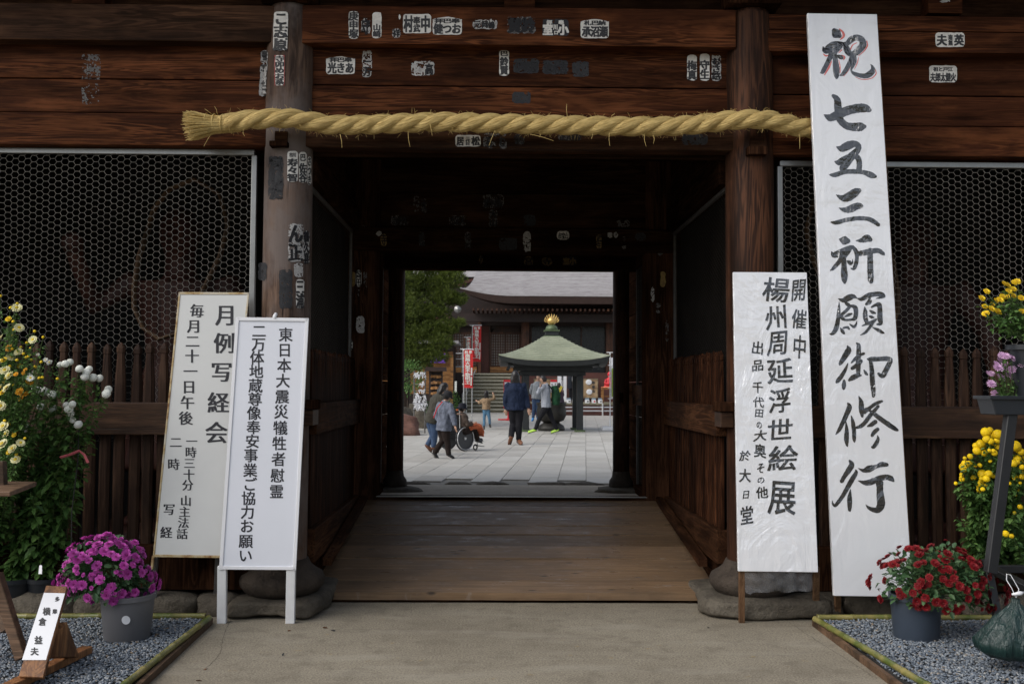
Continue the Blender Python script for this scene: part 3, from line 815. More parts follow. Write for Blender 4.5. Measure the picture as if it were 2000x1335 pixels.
# ------------------------------------------------------------------ wooden ramp
rp = empty('wooden_ramp', (GX, 9.1, .1), 'brown board ramp rising through the gate passage over the threshold', 'ramp')
A = Vector((0, 7.93, .08)); B = Vector((0, 10.41, .553))
rn = (B-A).cross(Vector((1,0,0))).normalized()
if rn.z < 0: rn = -rn
vv = [1157, 1133, 1110, 1090, 1066, 1043, 1026, 1011, 998, 987, 977, 968.5]
ys = [PPL(972, v, A, rn).y for v in vv]; ys[-1] = 10.405
rr = random.Random(9)
for i in range(len(ys)-1):
    y0, y1 = ys[i]+.006, ys[i+1]-.006
    def zz(y): return A.z + (y-A.y)*(B.z-A.z)/(B.y-A.y)
    hw = 1.66 - .0*i
    mb = MB(); nseg = 24; vs = []
    dz = rr.uniform(-.005, .005)
    for k in range(nseg+1):
        x = GX - hw + .02 + (2*hw-.04)*k/nseg
        jy = (mnoise.noise(Vector((x*3, 0, 1)))*.012 + mnoise.noise(Vector((x*11, 0, 1)))*.006) if i == 0 else 0
        sag = mnoise.noise(Vector((x*1.5, i, 4)))*.003
        a = (x, y0+jy, zz(y0)+dz+sag); b = (x, y1, zz(y1)+dz+sag)
        vs += [a, b, (b[0], b[1], b[2]-.035), (a[0], a[1], a[2]-(.045 if i else .06))]
    fs = []
    for k in range(nseg):
        p = k*4; q = p+4
        fs += [(p, q, q+1, p+1), (p+1, q+1, q+2, p+2), (p+2, q+2, q+3, p+3), (p+3, q+3, q, p)]
    fs += [(0,1,2,3), (nseg*4+3, nseg*4+2, nseg*4+1, nseg*4)]
    mb.add(vs, fs).build('plank', M['rampw'], rp)
rpf = MB().prism([(GX-1.62, 8.0, .0), (GX-1.62, 10.39, 0), (GX-1.62, 10.39, .50), (GX-1.62, 8.0, .035)], (3.24, 0, 0)).build('support', M['inner'], rp)
for sg in (-1, 1):
    x = GX + sg*1.565
    MB().prism([(x-.035, 8.17, .262), (x+.035, 8.17, .262), (x+.035, 8.17, .325), (x-.035, 8.17, .325)], (0, 2.2, .27)).build('kerb_rail', M['raily'], rp)

# ------------------------------------------------------------------ guardian statues behind the wire
def remesh(o, vox, smooth=6, disp=0):
    me0 = o.data
    m = o.modifiers.new('r', 'REMESH'); m.mode = 'VOXEL'; m.voxel_size = vox; m.use_smooth_shade = True
    s_ = o.modifiers.new('s', 'SMOOTH'); s_.iterations = smooth; s_.factor = .5
    bpy.context.view_layer.update()
    dg = bpy.context.evaluated_depsgraph_get(); me = bpy.data.meshes.new_from_object(o.evaluated_get(dg))
    o.modifiers.clear()
    if disp:
        n = len(me.vertices); co = np.empty(n*3, np.float32); me.vertices.foreach_get('co', co); co = co.reshape(-1,3)
        no = np.empty(n*3, np.float32); me.vertex_normals.foreach_get('vector', no); no = no.reshape(-1,3)
        d = np.array([mnoise.noise(Vector((a[0]*9, a[1]*9, a[2]*5)))*.7 + mnoise.noise(Vector((a[0]*22, a[1]*22, a[2]*13)))*.4 for a in co.tolist()], np.float32)
        co += no*(d*disp)[:,None]; me.vertices.foreach_set('co', co.ravel()); me.update()
    o.data = me
    me.polygons.foreach_set('use_smooth', [True]*len(me.polygons))
    return o
for sg, lab in ((-1, 'dim red-brown guardian statue with looping sash behind the wire left of the pillar'), (1, 'dark guardian statue behind the wire and the tall white banner board')):
    cx = PY(345 if sg < 0 else 1790, 600, 9.3).x; cy = 9.4
    st = empty('guardian_statue', (cx, cy, .36), lab, 'statue')
    mb = MB()
    mb.tube([(cx-.12,cy,1.0),(cx-.1,cy,1.5),(cx,cy,1.95),(cx,cy,2.3),(cx,cy-.03,2.75)], [(.30,.26),(.34,.3),(.30,.26),(.34,.28),(.44,.26)], 16, side=(1,0,0))
    mb.ell((cx, cy-.05, 3.2), (.2,.22,.27)); mb.tube([(cx,cy,2.8),(cx,cy-.03,3.05)], [.16,.14], 10)
    mb.tube([(cx-.42,cy,2.75),(cx-.78,cy-.1,2.5),(cx-.85,cy-.4,2.95)], [.14,.12,.08], 10); mb.ell((cx-.86, cy-.43, 3.05), .11)
    mb.tube([(cx+.42,cy,2.75),(cx+.70,cy-.1,2.3),(cx+.66,cy-.3,1.9)], [.14,.12,.08], 10); mb.ell((cx+.66, cy-.33, 1.8), .11)
    mb.tube([(cx-.2,cy,1.3),(cx-.32,cy,.85),(cx-.33,cy,.5)], [.2,.14,.10], 10); mb.tube([(cx+.2,cy,1.3),(cx+.3,cy-.05,.85),(cx+.38,cy,.5)], [.2,.14,.10], 10)
    mb.ell((cx-.35, cy-.1, .47), (.11,.2,.07)); mb.ell((cx+.4, cy-.1, .47), (.11,.2,.07))
    mb.ell((cx, cy-.29, 3.17), (.045,.06,.06))
    remesh(mb.build('figure', M['statue'], st), .035, 4)
    mb = MB(); 
    for k in range(9):
        a = -1.4 + k*.35; mb.tube([(cx+math.sin(a)*.30, cy-math.cos(a)*.22, 1.75), (cx+math.sin(a)*.42, cy-math.cos(a)*.34, 1.3), (cx+math.sin(a)*.50, cy-math.cos(a)*.36, .95)], [.07,.09,.10], 8)
    remesh(mb.build('skirt', M['statue'], st), .035, 2)
    mb = MB(); s = -sg
    pts = [PY(u, v, 9.0) for u, v in ((292,440),(272,500),(262,560),(262,600),(280,640),(310,662),(350,650),(400,560),(430,500),(445,440),(430,380),(380,350),(330,370),(300,410))]
    if sg > 0: pts = [Vector((2*GX - p.x + .05, p.y, p.z)) for p in pts]
    mb.tube(pts + [pts[0]], [(.05,.02)]*(len(pts)+1), 8, side=(0,1,0)); mb.build('sash', M['ribbon'], st, smooth=True)
    rock('rock_pedestal', (cx, cy, .36), (.75,.5,.12), M['statue'], st, seed=3)

def crom(P, n):
    out = []
    for i in range(len(P)-1):
        p0 = P[max(i-1,0)]; p1 = P[i]; p2 = P[i+1]; p3 = P[min(i+2, len(P)-1)]
        for t in np.linspace(0, 1, n+1)[:-1]: out.append(.5*((2*p1)+(p2-p0)*t+(2*p0-5*p1+4*p2-p3)*t*t+(3*p1-p0-3*p2+p3)*t**3))
    out.append(P[-1]); return out
crack([(455,1198),(437,1240),(429,1275),(401,1306)], .0022, 1)
crack([(1537,1211),(1592,1248),(1650,1284),(1712,1324)], .0025, 4)
crack([(660,1181),(820,1184),(960,1180),(1100,1186),(1290,1183)], .0018, 7)
# ================================================================== SIGN BOARDS
def board(corners, Ys, thick, mat, parent, name='panel'):
    """corners TL,TR,BR,BL in photo pixels, Ys depth of top and bottom"""
    TL, TR, BR, BL = corners
    c = [PY(*TL, Ys[0]), PY(*TR, Ys[0]), PY(*BR, Ys[1]), PY(*BL, Ys[1])]
    # flatten on the plane of three corners
    n = (c[1]-c[0]).cross(c[3]-c[0]).normalized()
    if n.y > 0: n = -n
    c[2] = PPL(*BR, c[0], n)
    o = MB().prism(c, -n*thick).build(name, mat, parent)
    bevel(o, .003, 1)
    return c, n, o
def strip(mapper, pts, lift, th, n, mat, parent, name):
    """raised flat strip through pixel polygon"""
    P = [mapper(u, v, lift) for u, v in pts]
    return MB().prism(P, -n*th).build(name, mat, parent)

# --- tall banner board
s4 = empty('banner_board', PZ(1640, 1200, 0), 'very tall narrow white board of big brush calligraphy, topmost character outlined in red', 'sign board')
c4, n4, p4 = board([(1577,26),(1713,28),(1783,1165),(1629,1163)], (7.42, 7.28), .035, M['film4'], s4)
m4 = lambda u, v, l=0: PPL(u, v, c4[0] + n4*(l+.0), n4)
S_ = 150/1335
mb = MB(); brush([[(440,180,50),(480,230,88),(530,270,45)],
 [(245,465,12),(290,520,60),(420,450,78),(520,420,60),(600,400,22)],
 [(540,430,60),(430,530,75),(370,640,45),(300,780,40),(240,890,38),(205,910,15)],
 [(440,560,40),(460,700,45),(475,850,60),(480,960,45),(480,1005,22)],
 [(500,620,25),(550,640,38),(575,655,30)],
 [(620,390,20),(650,490,55),(700,570,50),(760,600,45)],
 [(640,430,40),(740,330,55),(850,300,50),(925,350,58),(935,430,60),(850,530,60),(760,590,45),(710,580,20)],
 [(750,620,40),(720,720,42),(650,850,40),(590,930,32),(545,955,15)],
 [(805,630,18),(800,710,30),(760,800,26),(735,870,14),(800,930,33),(950,965,40),(1050,935,52),(1110,870,46),(1100,800,22),(1070,765,4)]], 1580, 40, S_, m4, mb)
mb.build('character', M['ink_film'], s4); mb = MB()
brush([[(330,150,30),(400,220,56),(415,350,66),(430,480,66),(460,580,62),(560,670,62),(700,695,72),(820,690,74),(880,685,36)],
 [(172,480,6),(240,520,50),(300,530,66),(450,465,78),(620,400,78),(780,368,78),(890,370,72),(960,400,45)]], 1590, 170, S_, m4, mb)
s2 = 200/1335
mb.build('character', M['ink_film'], s4); mb = MB()
brush([[(295,180,8),(360,200,46),(450,160,55),(530,140,42),(580,170,36),(560,230,42),(480,310,52),(420,400,48),(370,460,45)],
 [(270,370,8),(330,380,42),(430,325,42),(520,300,36),(575,330,36),(590,400,36),(585,480,36)],
 [(200,540,8),(270,545,30),(400,505,30),(540,500,30),(650,512,30),(740,545,40),(800,565,22)],
 [(290,805,6),(370,845,40),(450,830,58),(540,770,52),(590,745,30)],
 [(325,975,5),(400,1000,33),(480,985,48),(560,950,45),(610,950,36)],
 [(220,1160,8),(290,1165,28),(400,1135,27),(540,1112,28),(680,1112,27),(770,1145,30),(840,1195,24)]], 1590, 260, s2, m4, mb)
mb.build('character', M['ink_film'], s4); mb = MB()
brush([[(350,240,12),(430,260,76),(500,270,48)], [(640,265,8),(740,260,42),(830,225,66),(890,250,40)],
 [(215,460,10),(250,510,48),(330,490,58),(440,430,50),(540,370,28)],
 [(560,370,30),(480,470,50),(400,560,48),(330,650,38),(240,750,28),(190,785,6)],
 [(430,560,38),(430,700,45),(435,850,58),(440,950,48),(440,1000,22)],
 [(490,620,18),(540,650,42),(575,640,18),(578,585,4)],
 [(580,370,28),(640,450,38),(655,560,33),(635,680,36),(600,750,28),(550,745,8)],
 [(690,490,42),(800,470,48),(920,445,45),(1030,440,42),(1110,490,32),(1130,510,14)],
 [(885,430,45),(885,600,50),(890,800,52),(895,965,48),(890,995,20)]], 1600, 440, S_, m4, mb)
mb.build('character', M['ink_film'], s4); mb = MB()
brush([[(330,295,6),(420,320,42),(530,270,55),(600,255,36),(655,285,10)], [(345,350,5),(345,450,22),(335,560,33),(320,700,38),(285,830,42),(230,900,28),(185,905,10)],
 [(450,350,20),(490,390,33),(540,420,24)], [(540,420,28),(470,500,28),(395,570,28),(400,630,33),(460,660,20),(560,655,22),(620,630,38),(640,540,40),(625,450,42),(560,415,22)],
 [(445,605,12),(510,575,26),(565,555,16)], [(365,800,8),(400,850,32),(430,895,22)], [(420,800,18),(490,790,22),(520,820,18)], [(530,735,8),(600,780,26),(640,740,18),(655,680,5)],
 [(670,290,12),(740,300,33),(850,240,43),(960,215,40),(1060,215,43),(1120,245,33),(1060,275,18),(990,290,6)], [(880,290,22),(870,350,42),(815,390,22)],
 [(790,440,10),(800,520,36),(800,620,40),(830,710,33)], [(910,440,16),(990,400,28),(1040,400,42),(1055,480,43),(1055,620,46),(1065,720,36),(1000,740,12)],
 [(880,500,13),(930,530,28),(980,545,12)], [(870,595,13),(910,610,26),(950,620,10)], [(745,765,8),(830,730,23),(920,700,32),(990,650,18)],
 [(930,720,23),(870,800,26),(800,880,23),(715,925,5)], [(925,790,6),(1010,830,26),(1080,870,28),(1125,890,12)]], 1600, 550, S_, m4, mb)
mb.build('character', M['ink_film'], s4); mb = MB()
brush([[(400,180,12),(420,250,52),(350,370,48),(280,480,33),(265,510,12)], [(410,480,8),(370,580,26),(300,700,36),(230,790,36),(210,815,18)], [(345,780,22),(340,860,38),(335,920,26)],
 [(560,130,12),(595,170,36),(595,300,40),(590,420,43),(590,560,40),(590,680,33)], [(690,310,22),(620,340,28),(540,400,28),(470,470,12)], [(640,440,32),(560,520,38),(480,570,28)],
 [(650,690,6),(560,700,42),(480,740,42),(430,775,22)], [(690,600,12),(720,650,26),(745,680,16)],
 [(745,405,10),(810,410,42),(950,405,38),(1080,400,42),(1150,420,38),(1120,500,43),(1060,620,46),(1010,700,42),(940,660,22)],
 [(800,420,28),(820,550,38),(830,700,43),(840,850,43),(855,1000,36),(850,1055,24)]], 1610, 655, S_, m4, mb)
mb.build('character', M['ink_film'], s4); mb = MB()
brush([[(320,240,16),(345,310,46),(290,450,42),(230,580,37),(170,700,32),(110,780,8)], [(285,560,8),(300,700,32),(295,850,42),(305,960,24),(315,990,10)], [(380,460,8),(405,560,32),(425,700,37),(430,850,33),(435,910,15)],
 [(510,120,10),(550,220,40),(555,350,46),(570,470,22)], [(600,380,50),(690,330,33),(780,260,30),(880,215,26),(915,205,20)], [(850,290,26),(780,370,33),(710,450,36),(620,570,36),(540,640,33),(460,665,18)],
 [(690,360,18),(760,410,33),(860,490,40),(1000,590,43),(1110,665,40),(1180,705,25)], [(660,640,12),(730,610,36),(800,560,38)], [(740,800,28),(780,740,36),(840,690,33)],
 [(835,800,8),(845,860,28),(810,940,36),(760,1000,30),(730,995,12)]], 1620, 760, S_, m4, mb)
mb.build('character', M['ink_film'], s4); mb = MB()
brush([[(440,170,20),(475,240,48),(420,340,48),(350,440,38),(300,530,34)], [(545,330,12),(550,380,33),(480,500,43),(400,640,40),(320,780,36),(240,890,33),(185,950,26),(145,910,16),(145,860,4)],
 [(455,670,8),(440,800,38),(440,920,43),(440,1030,28)], [(590,300,5),(680,340,33),(780,310,60),(900,270,33),(1000,235,46),(1090,240,33)],
 [(585,515,5),(700,550,40),(800,540,52),(950,480,52),(1080,455,46),(1160,480,46),(1200,520,22)],
 [(960,540,66),(965,650,58),(975,800,66),(985,930,72),(930,1020,56),(850,1020,42),(770,985,28),(720,930,4)]], 1610, 880, S_, m4, mb)
mb.build('character', M['ink_film'], s4)
mb = MB()
brush([[(530,150,10),(590,210,20),(600,280,22),(545,335,8)], [(250,585,8),(290,615,14),(340,610,10)], [(395,705,6),(350,810,18),(270,950,8)], [(515,570,5),(570,515,12)],
 [(570,605,8),(620,640,14),(600,690,6)], [(520,690,6),(540,800,10),(545,910,6)], [(1005,360,8),(1015,440,12),(960,530,10),(860,620,5)], [(835,390,6),(760,430,10),(715,520,10)],
 [(860,645,5),(840,740,9),(790,850,4)], [(760,710,4),(690,860,9),(605,970,5)], [(810,985,4),(920,1025,7),(1080,1010,8),(1165,930,9),(1155,850,4)]], 1580, 40, S_, m4, mb, lift=.0005)
mb.build('red_outline', M['red_film'], s4)
def leg(u0, u1, v0, vb, Yt, Yb, mat, parent, w=None, th=.03):
    a = PY((u0[0]+u0[1])/2, v0, Yt); b = PZ((u1[0]+u1[1])/2, vb, .0) if Yb is None else PY((u1[0]+u1[1])/2, vb, Yb)
    w = w or (u0[1]-u0[0])/F*Yt
    o = MB().bar(a, b, w, th, up=(0,1,0)).build('leg', mat, parent); bevel(o, .003); return o
leg((1630,1642), (1630,1641), 1150, 1203, 7.33, None, M['legwood'], s4)
leg((1766,1778), (1768,1780), 1150, 1203, 7.33, None, M['legwood'], s4)
mb = MB()   # timber frame behind the sheet
for (ua, va, ub, vb) in ((1583,34,1633,1155),(1706,36,1775,1155)):
    a = PPL(ua, va, c4[0]-n4*.055, n4); b = PPL(ub, vb, c4[0]-n4*.055, n4); mb.bar(a, b, .05, .036, up=(0,1,0))
mb.build('back_frame', M['legwood'], s4)

# --- exhibition board (right, short)
s3 = empty('exhibition_board', PZ(1520, 1212, 0), 'short white board under crinkled clear film with small brush characters, on brown legs', 'sign board')
c3, n3, p3 = board([(1432,531),(1576,532),(1598,1117),(1442,1115)], (7.34, 7.22), .03, M['film'], s3)
m3 = lambda u, v, l=0: PPL(u, v, c3[0] + n3*l, n3)
big = [('楊',1516,565.5,54,50),('州',1516.7,619.5,46,50),('周',1519.8,668.6,43,52),('延',1523,723.7,52,52),('浮',1523.4,782,46,50),('世',1523.4,839,52,46),('絵',1529.4,894,60,52),('展',1528,970,56,72)]
lettering(big, m3, M['ink_film'], s3, 'big_characters', .016, .012, jig=.14)
mid = [('開',1560,565.5,30,46),('催',1561,623,30,40),('中',1561.8,677,28,48)]
lettering(mid, m3, M['ink_film'], s3, 'heading_characters', .018, .014, jig=.14)
sm = [('出',1479.8,679,26,27),('品',1479.8,713,25,24),('千',1480,756,22,24),('代',1481.5,785,22,22),('田',1482.7,806,18,18),('の',1482.7,829,12,17),('大',1485,850,27,23),('奥',1484.4,880,25,28),('そ',1485.8,913.5,17,23),
      ('の',1486.3,936.7,16,15),('他',1488.7,961,24,24),('於',1455,889.5,22,21),('大',1455,928,24,28),('日',1457,965,16,18),('堂',1458.7,1005.7,27,38)]
lettering(sm, m3, M['ink_film'], s3, 'small_characters', .022, .016, jig=.14)
leg((1443,1454), (1443,1454), 1108, 1215, 7.25, None, M['legwood'], s3)
leg((1588,1600), (1588,1599), 1108, 1204, 7.25, None, M['legwood'], s3)
# loose end of the film below the sheet
mb = MB(); cols = 18; vs = []
for j in range(6):
    for i in range(cols+1):
        u = 1455 + 132*i/cols; v = 1117 + j*7.5
        q = m3(u, v, -.012) ; q.y += mnoise.noise(Vector((i*.5, j*.7, 3)))*.05; q.z += mnoise.noise(Vector((i*.6, j*.5, 8)))*.02; vs.append(q)
mb.add(vs, [(j*(cols+1)+i, j*(cols+1)+i+1, (j+1)*(cols+1)+i+1, (j+1)*(cols+1)+i) for j in range(5) for i in range(cols)])
def clear():
    t = NT('clear_film'); t.set(Roughness=.15, Alpha=.10, Coat_Weight=1.0, Coat_Roughness=.08); t.col((.7,.72,.75)); return t.mat
M['clear'] = clear()
mb.build('loose_film', M['clear'], s3, smooth=True)

# --- white notice board with aluminium frame (left front)
s2b = empty('notice_board', PZ(500, 1215, 0), 'newer bright white board in a white frame on white legs before the pillar', 'sign board')
c2, n2, p2 = board([(461,620),(602,622),(577,1112),(428,1111)], (7.38, 7.26), .03, M['panel2'], s2b)
m2 = lambda u, v, l=0: PPL(u, v, c2[0] + n2*l, n2)
for pts in ([(461,619),(603,621),(600,627.5),(467,626)], [(429,1104.5),(577,1106),(577.5,1112.5),(428,1111.5)], [(460.5,619.5),(467,619.5),(434.5,1112),(427.5,1112)], [(596.5,621),(603,621),(578,1113),(571.5,1113)]):
    bevel(strip(m2, pts, .008, .012, n2, M['white'], s2b, 'frame_bar'), .002)
L = '東日本大震災犠牲者慰霊'
xy = [(558,653),(556,683),(555,713),(552.5,743),(551,774),(549,803.5),(547.5,835),(545.6,865),(544,896),(542,928),(540,959)]
it = [(c, x, y, 28.5, 29) for c, (x, y) in zip(L, xy)]
L = '二万体地蔵尊像奉安事業ご協力お願い'
xy = [(506,646),(505,672),(502,698.5),(500.6,725),(499,752.5),(498,779),(496,806),(495,834),(493,861),(490,888.5),(488.6,917.5),(488,945),(485.5,972),(483.5,999),(482,1026.6),(480,1056),(479.4,1084)]
it += [(c, x, y, 28.5, 28.5) for c, (x, y) in zip(L, xy)]
lettering(it, m2, M['ink'], s2b, 'lettering', .016, .012)
leg((426,443), (425,442), 1104, 1216, 7.28, None, M['whitewood'], s2b, .066, .04)
leg((561,577), (559,575), 1104, 1216, 7.28, None, M['whitewood'], s2b, .066, .04)
a = m2(536, 622, .006); MB().tube([a+Vector((0,.02,-.03)), a+Vector((0,0,.015)), a+Vector((.005,.02,.035)), a+Vector((.004,.05,.03))], [.008,.015,.014,.006], 8).build('hook', M['white'], s2b, smooth=True)

# --- aged white board with rusty edges (left, behind)
s1 = empty('aged_board', PZ(350, 1200, 0), 'aged off-white board with rust-stained edges on thin grey legs, leaning behind the newer white board', 'sign board')
c1, n1, p1 = board([(350,571),(486,572),(431,1088),(299,1086)], (7.57, 7.40), .03, M['panel1'], s1)
m1 = lambda u, v, l=0: PPL(u, v, c1[0] + n1*l, n1)
for pts in ([(349,570),(487,571),(486,575),(350,574.5)], [(299,1082),(431.5,1084),(431,1089),(298,1087)], [(349,570),(352.5,570),(301.5,1088),(298,1088)], [(483.5,571),(487,571),(432,1089),(428.5,1089)]):
    bevel(strip(m1, pts, .005, .010, n1, M['rust'], s1, 'edge_strip'), .0015)
it = [(c, x, y, w, h) for c, x, y, w, h in (('月',441,615,42,44),('例',438.4,669.7,43,43),('写',432.8,726,43,42),('経',426.5,785.6,43,43),('会',422.6,844,45,45))]
it2 = [('毎',384.4,606.5),('月',379,636.6),('二',376,666),('十',375,695),('一',372,724.5),('日',369,755),('午',366,785.6),('後',362.8,816)]
it += [(c, x, y, 28, 28) for c, x, y in it2]
it3 = [('一',374.5,861),('時',372.6,882.6),('三',370,904),('十',369,926),('分',366.6,946.6),('山',363,977),('主',360.6,998.7),('法',358.4,1020),('話',355.8,1041.7)]
it += [(c, x, y, 22.5, 22.5) for c, x, y in it3]
it4 = [('二',343.4,863),('時',339,906),('写',330.3,994),('経',324.7,1039)]
it += [(c, x, y, 24, 24) for c, x, y in it4]
lettering(it, m1, M['ink'], s1, 'lettering', .030, .002)
leg((301,311), (287,297), 1086, 1198, 7.45, None, M['greyleg'], s1, .03, .04)
leg((421,430), (417,425), 1086, 1192, 7.45, None, M['greyleg'], s1, .03, .04)
leg((297,302), (291,295), 1084, 1150, 7.43, 7.42, M['rust'], s1, .018, .02)
leg((430,433), (428,430), 1084, 1150, 7.43, 7.42, M['rust'], s1, .012, .02)

# ================================================================== STRAW ROPE
rope = empty('straw_rope', PY(972, 240, 7.45), 'thick twisted golden straw rope tied across the front of the gate', 'rope')
path = [(420,242,7.42),(470,236,7.40),(520,232,7.40),(558,231,7.42),(605,237,7.45),(640,243,7.47),(690,244,7.49),(760,242,7.49),(850,238.5,7.49),(930,240,7.49),(1000,242,7.49),(1080,244,7.49),(1160,246,7.49),(1250,247,7.49),(1320,246,7.49),(1370,242,7.47),(1420,236,7.43),(1465,233,7.42),(1510,236,7.45),(1550,246,7.50),(1585,252,7.535),(1625,262,7.545),(1660,275,7.545)]
PP = [PY(u, v, y) for u, v, y in path]
def crom(P, n):
    out = []
    for i in range(len(P)-1):
        p0 = P[max(i-1,0)]; p1 = P[i]; p2 = P[i+1]; p3 = P[min(i+2, len(P)-1)]
        for t in np.linspace(0, 1, n+1)[:-1]: out.append(.5*((2*p1)+(p2-p0)*t+(2*p0-5*p1+4*p2-p3)*t*t+(3*p1-p0-3*p2+p3)*t**3))
    out.append(P[-1]); return out
cl = crom(PP, 12)
# resample by arc length
d = [0]
for i in range(1, len(cl)): d.append(d[-1] + (cl[i]-cl[i-1]).length)
Lr = d[-1]; N = 460
def at_arc(s):
    s = min(max(s, 0), Lr); i = min(max(np.searchsorted(d, s)-1, 0), len(d)-2); t = (s-d[i])/max(d[i+1]-d[i], 1e-9); return cl[i].lerp(cl[i+1], t)
PITCH = .505; SR = .0450; HR = .0325
for k in range(3):
    vs = []; uvs = []; n = 18
    cs = []
    for i in range(N+1):
        s = Lr*i/N; c = at_arc(s); t = (at_arc(s+.01)-at_arc(s-.01)).normalized()
        up = Vector((0,0,1)); x = t.cross(up).normalized(); y = x.cross(t)   # x toward +-Y
        ph = 2*PI*s/PITCH + k*2*PI/3 + .25*mnoise.noise(Vector((s*1.1, 0, 5)))
        fade = min(1, s/.18); tail = 1 - .35*max(0, (s-(Lr-.25))/.25)
        cs.append(c + (x*math.cos(ph) + y*math.sin(ph))*HR*(.35+.65*fade)*tail)
    for i in range(N+1):
        s = Lr*i/N; t = (cs[min(i+1,N)]-cs[max(i-1,0)]).normalized(); up = Vector((0,1,0)); x = t.cross(up).normalized(); y = x.cross(t)
        fade = min(1, s/.18); tail = 1 - .25*max(0, (s-(Lr-.25))/.25)
        r = SR*(.9+.1*fade)*tail*(1+.07*mnoise.noise(Vector((s*6, k*5, 1))))
        for q in range(n):
            a = 2*PI*q/n
            rr_ = r*(1+.035*mnoise.noise(Vector((s*9+a*2, math.cos(a)*3, k))))
            vs.append(cs[i] + (x*math.cos(a)+y*math.sin(a))*rr_)
    fs = [(i*n+q, i*n+(q+1)%n, (i+1)*n+(q+1)%n, (i+1)*n+q) for i in range(N) for q in range(n)] + [tuple(range(n))[::-1], tuple(range(N*n, N*n+n))]
    mb = MB(); mb.add(vs, fs); o = mb.build('strand', M['rope'], rope, smooth=True)
    uv = o.data.uv_layers.new(name='UVMap')
    for li, lp in enumerate(o.data.polygons):
        i = li//n; q = li % n
        if li >= N*n: continue
        cc = [(i, q), (i, q+1), (i+1, q+1), (i+1, q)]
        for a, (ii, qq) in zip(lp.loop_indices, cc): uv.data[a].uv = (ii*Lr/N*3 + qq/n*.8, qq/n)
mb = MB(); rr = random.Random(12)
for i in range(900):
    s = rr.uniform(.1, Lr-.05); c = at_arc(s); t_ = (at_arc(s+.01)-at_arc(s-.01)).normalized(); x = Vector((0,1,0)); y = x.cross(t_)
    a = rr.uniform(0, 2*PI); o_ = x*math.cos(a)+y*math.sin(a); p = c + o_*.074; l = rr.uniform(.01, .045)
    d_ = (t_*rr.uniform(-1,1) + o_*rr.uniform(.15,.7) + y*rr.uniform(-.4,.4)).normalized()
    mb.tube([p, p+d_*l*.5, p+d_*l+Vector((0,0,-.004))], [.0011,.001,.0006], 3)
mb.build('loose_fibres', M['straw'], rope)['kind'] = 'stuff'
# brush end on the left: bound straw
mb = MB(); rr = random.Random(2)
e0 = PY(432, 243, 7.42); ax = (PY(368, 246, 7.40) - e0).normalized()
sx = Vector((0,1,0)); sz = ax.cross(sx).normalized()
for i in range(620):
    a = rr.uniform(0, 2*PI); q = math.sqrt(rr.random())
    o_ = sx*math.cos(a) + sz*math.sin(a)
    r0_ = .066*q; r1_ = .078*q; r2_ = .115*q
    l = rr.uniform(.19, .27)
    p = [e0 - ax*.14 + o_*r0_*.95, e0 - ax*.03 + o_*r0_, e0 + ax*.06 + o_*r1_*.9, e0 + ax*(l*.75) + o_*(r1_*.4+r2_*.6), e0 + ax*l + o_*r2_ + Vector((rr.uniform(-.008,.008),)*3)]
    mb.tube(p, [.0028,.003,.003,.0026,.0018], 4)
o = mb.build('brush_end', M['straw'], rope); o['kind'] = 'stuff'
for u, r_ in ((404,.078),(419,.074),(435,.070),(452,.070)):
    c = PY(u, 242, 7.42); pts = []
    for k in range(25):
        a = 2*PI*k/24; pts.append(c + (sx*math.cos(a)+sz*math.sin(a))*r_ + ax*.008*math.sin(a))
    MB().tube(pts, .0042, 6).build('binding_cord', M['straw'], rope, smooth=True)
# stray straws
sp = [((664,262),(668,289)),((797,257),(801,287)),((840,242),(844,265)),((966,256),(955,285)),((1036,262),(1036+45,275)),((1158,262),(1155,272)),((1190,260),(1191,285)),((1258,262),(1262,286)),((1276,264),(1276,281)),((1108,228),(1107,203)),((843,222),(842,214)),((920,226),(925,221)),((1195,226),(1200,221)),((1341,226),(1341,220)),((1562,262),(1562,291)),((1490,252),(1488,260)),((548,250),(546,258)),((424,222),(419,208)),((412,222),(400,213)),((415,258),(398,286)),((1374,224),(1377,219)),((1024,226),(1026,221)),((474,258),(478,266)),((1055,262),(1053,268))]
for (a, b) in sp:
    p = PY(*a, 7.40); q = PY(*b, 7.385); m_ = p.lerp(q, .5) + Vector((rr.uniform(-.01,.01), -.01, 0))
    MB().tube([p + Vector((0,.03,0)), p, m_, q], [.0022,.0022,.002,.0012], 4).build('stray_straw', M['straw'], rope)

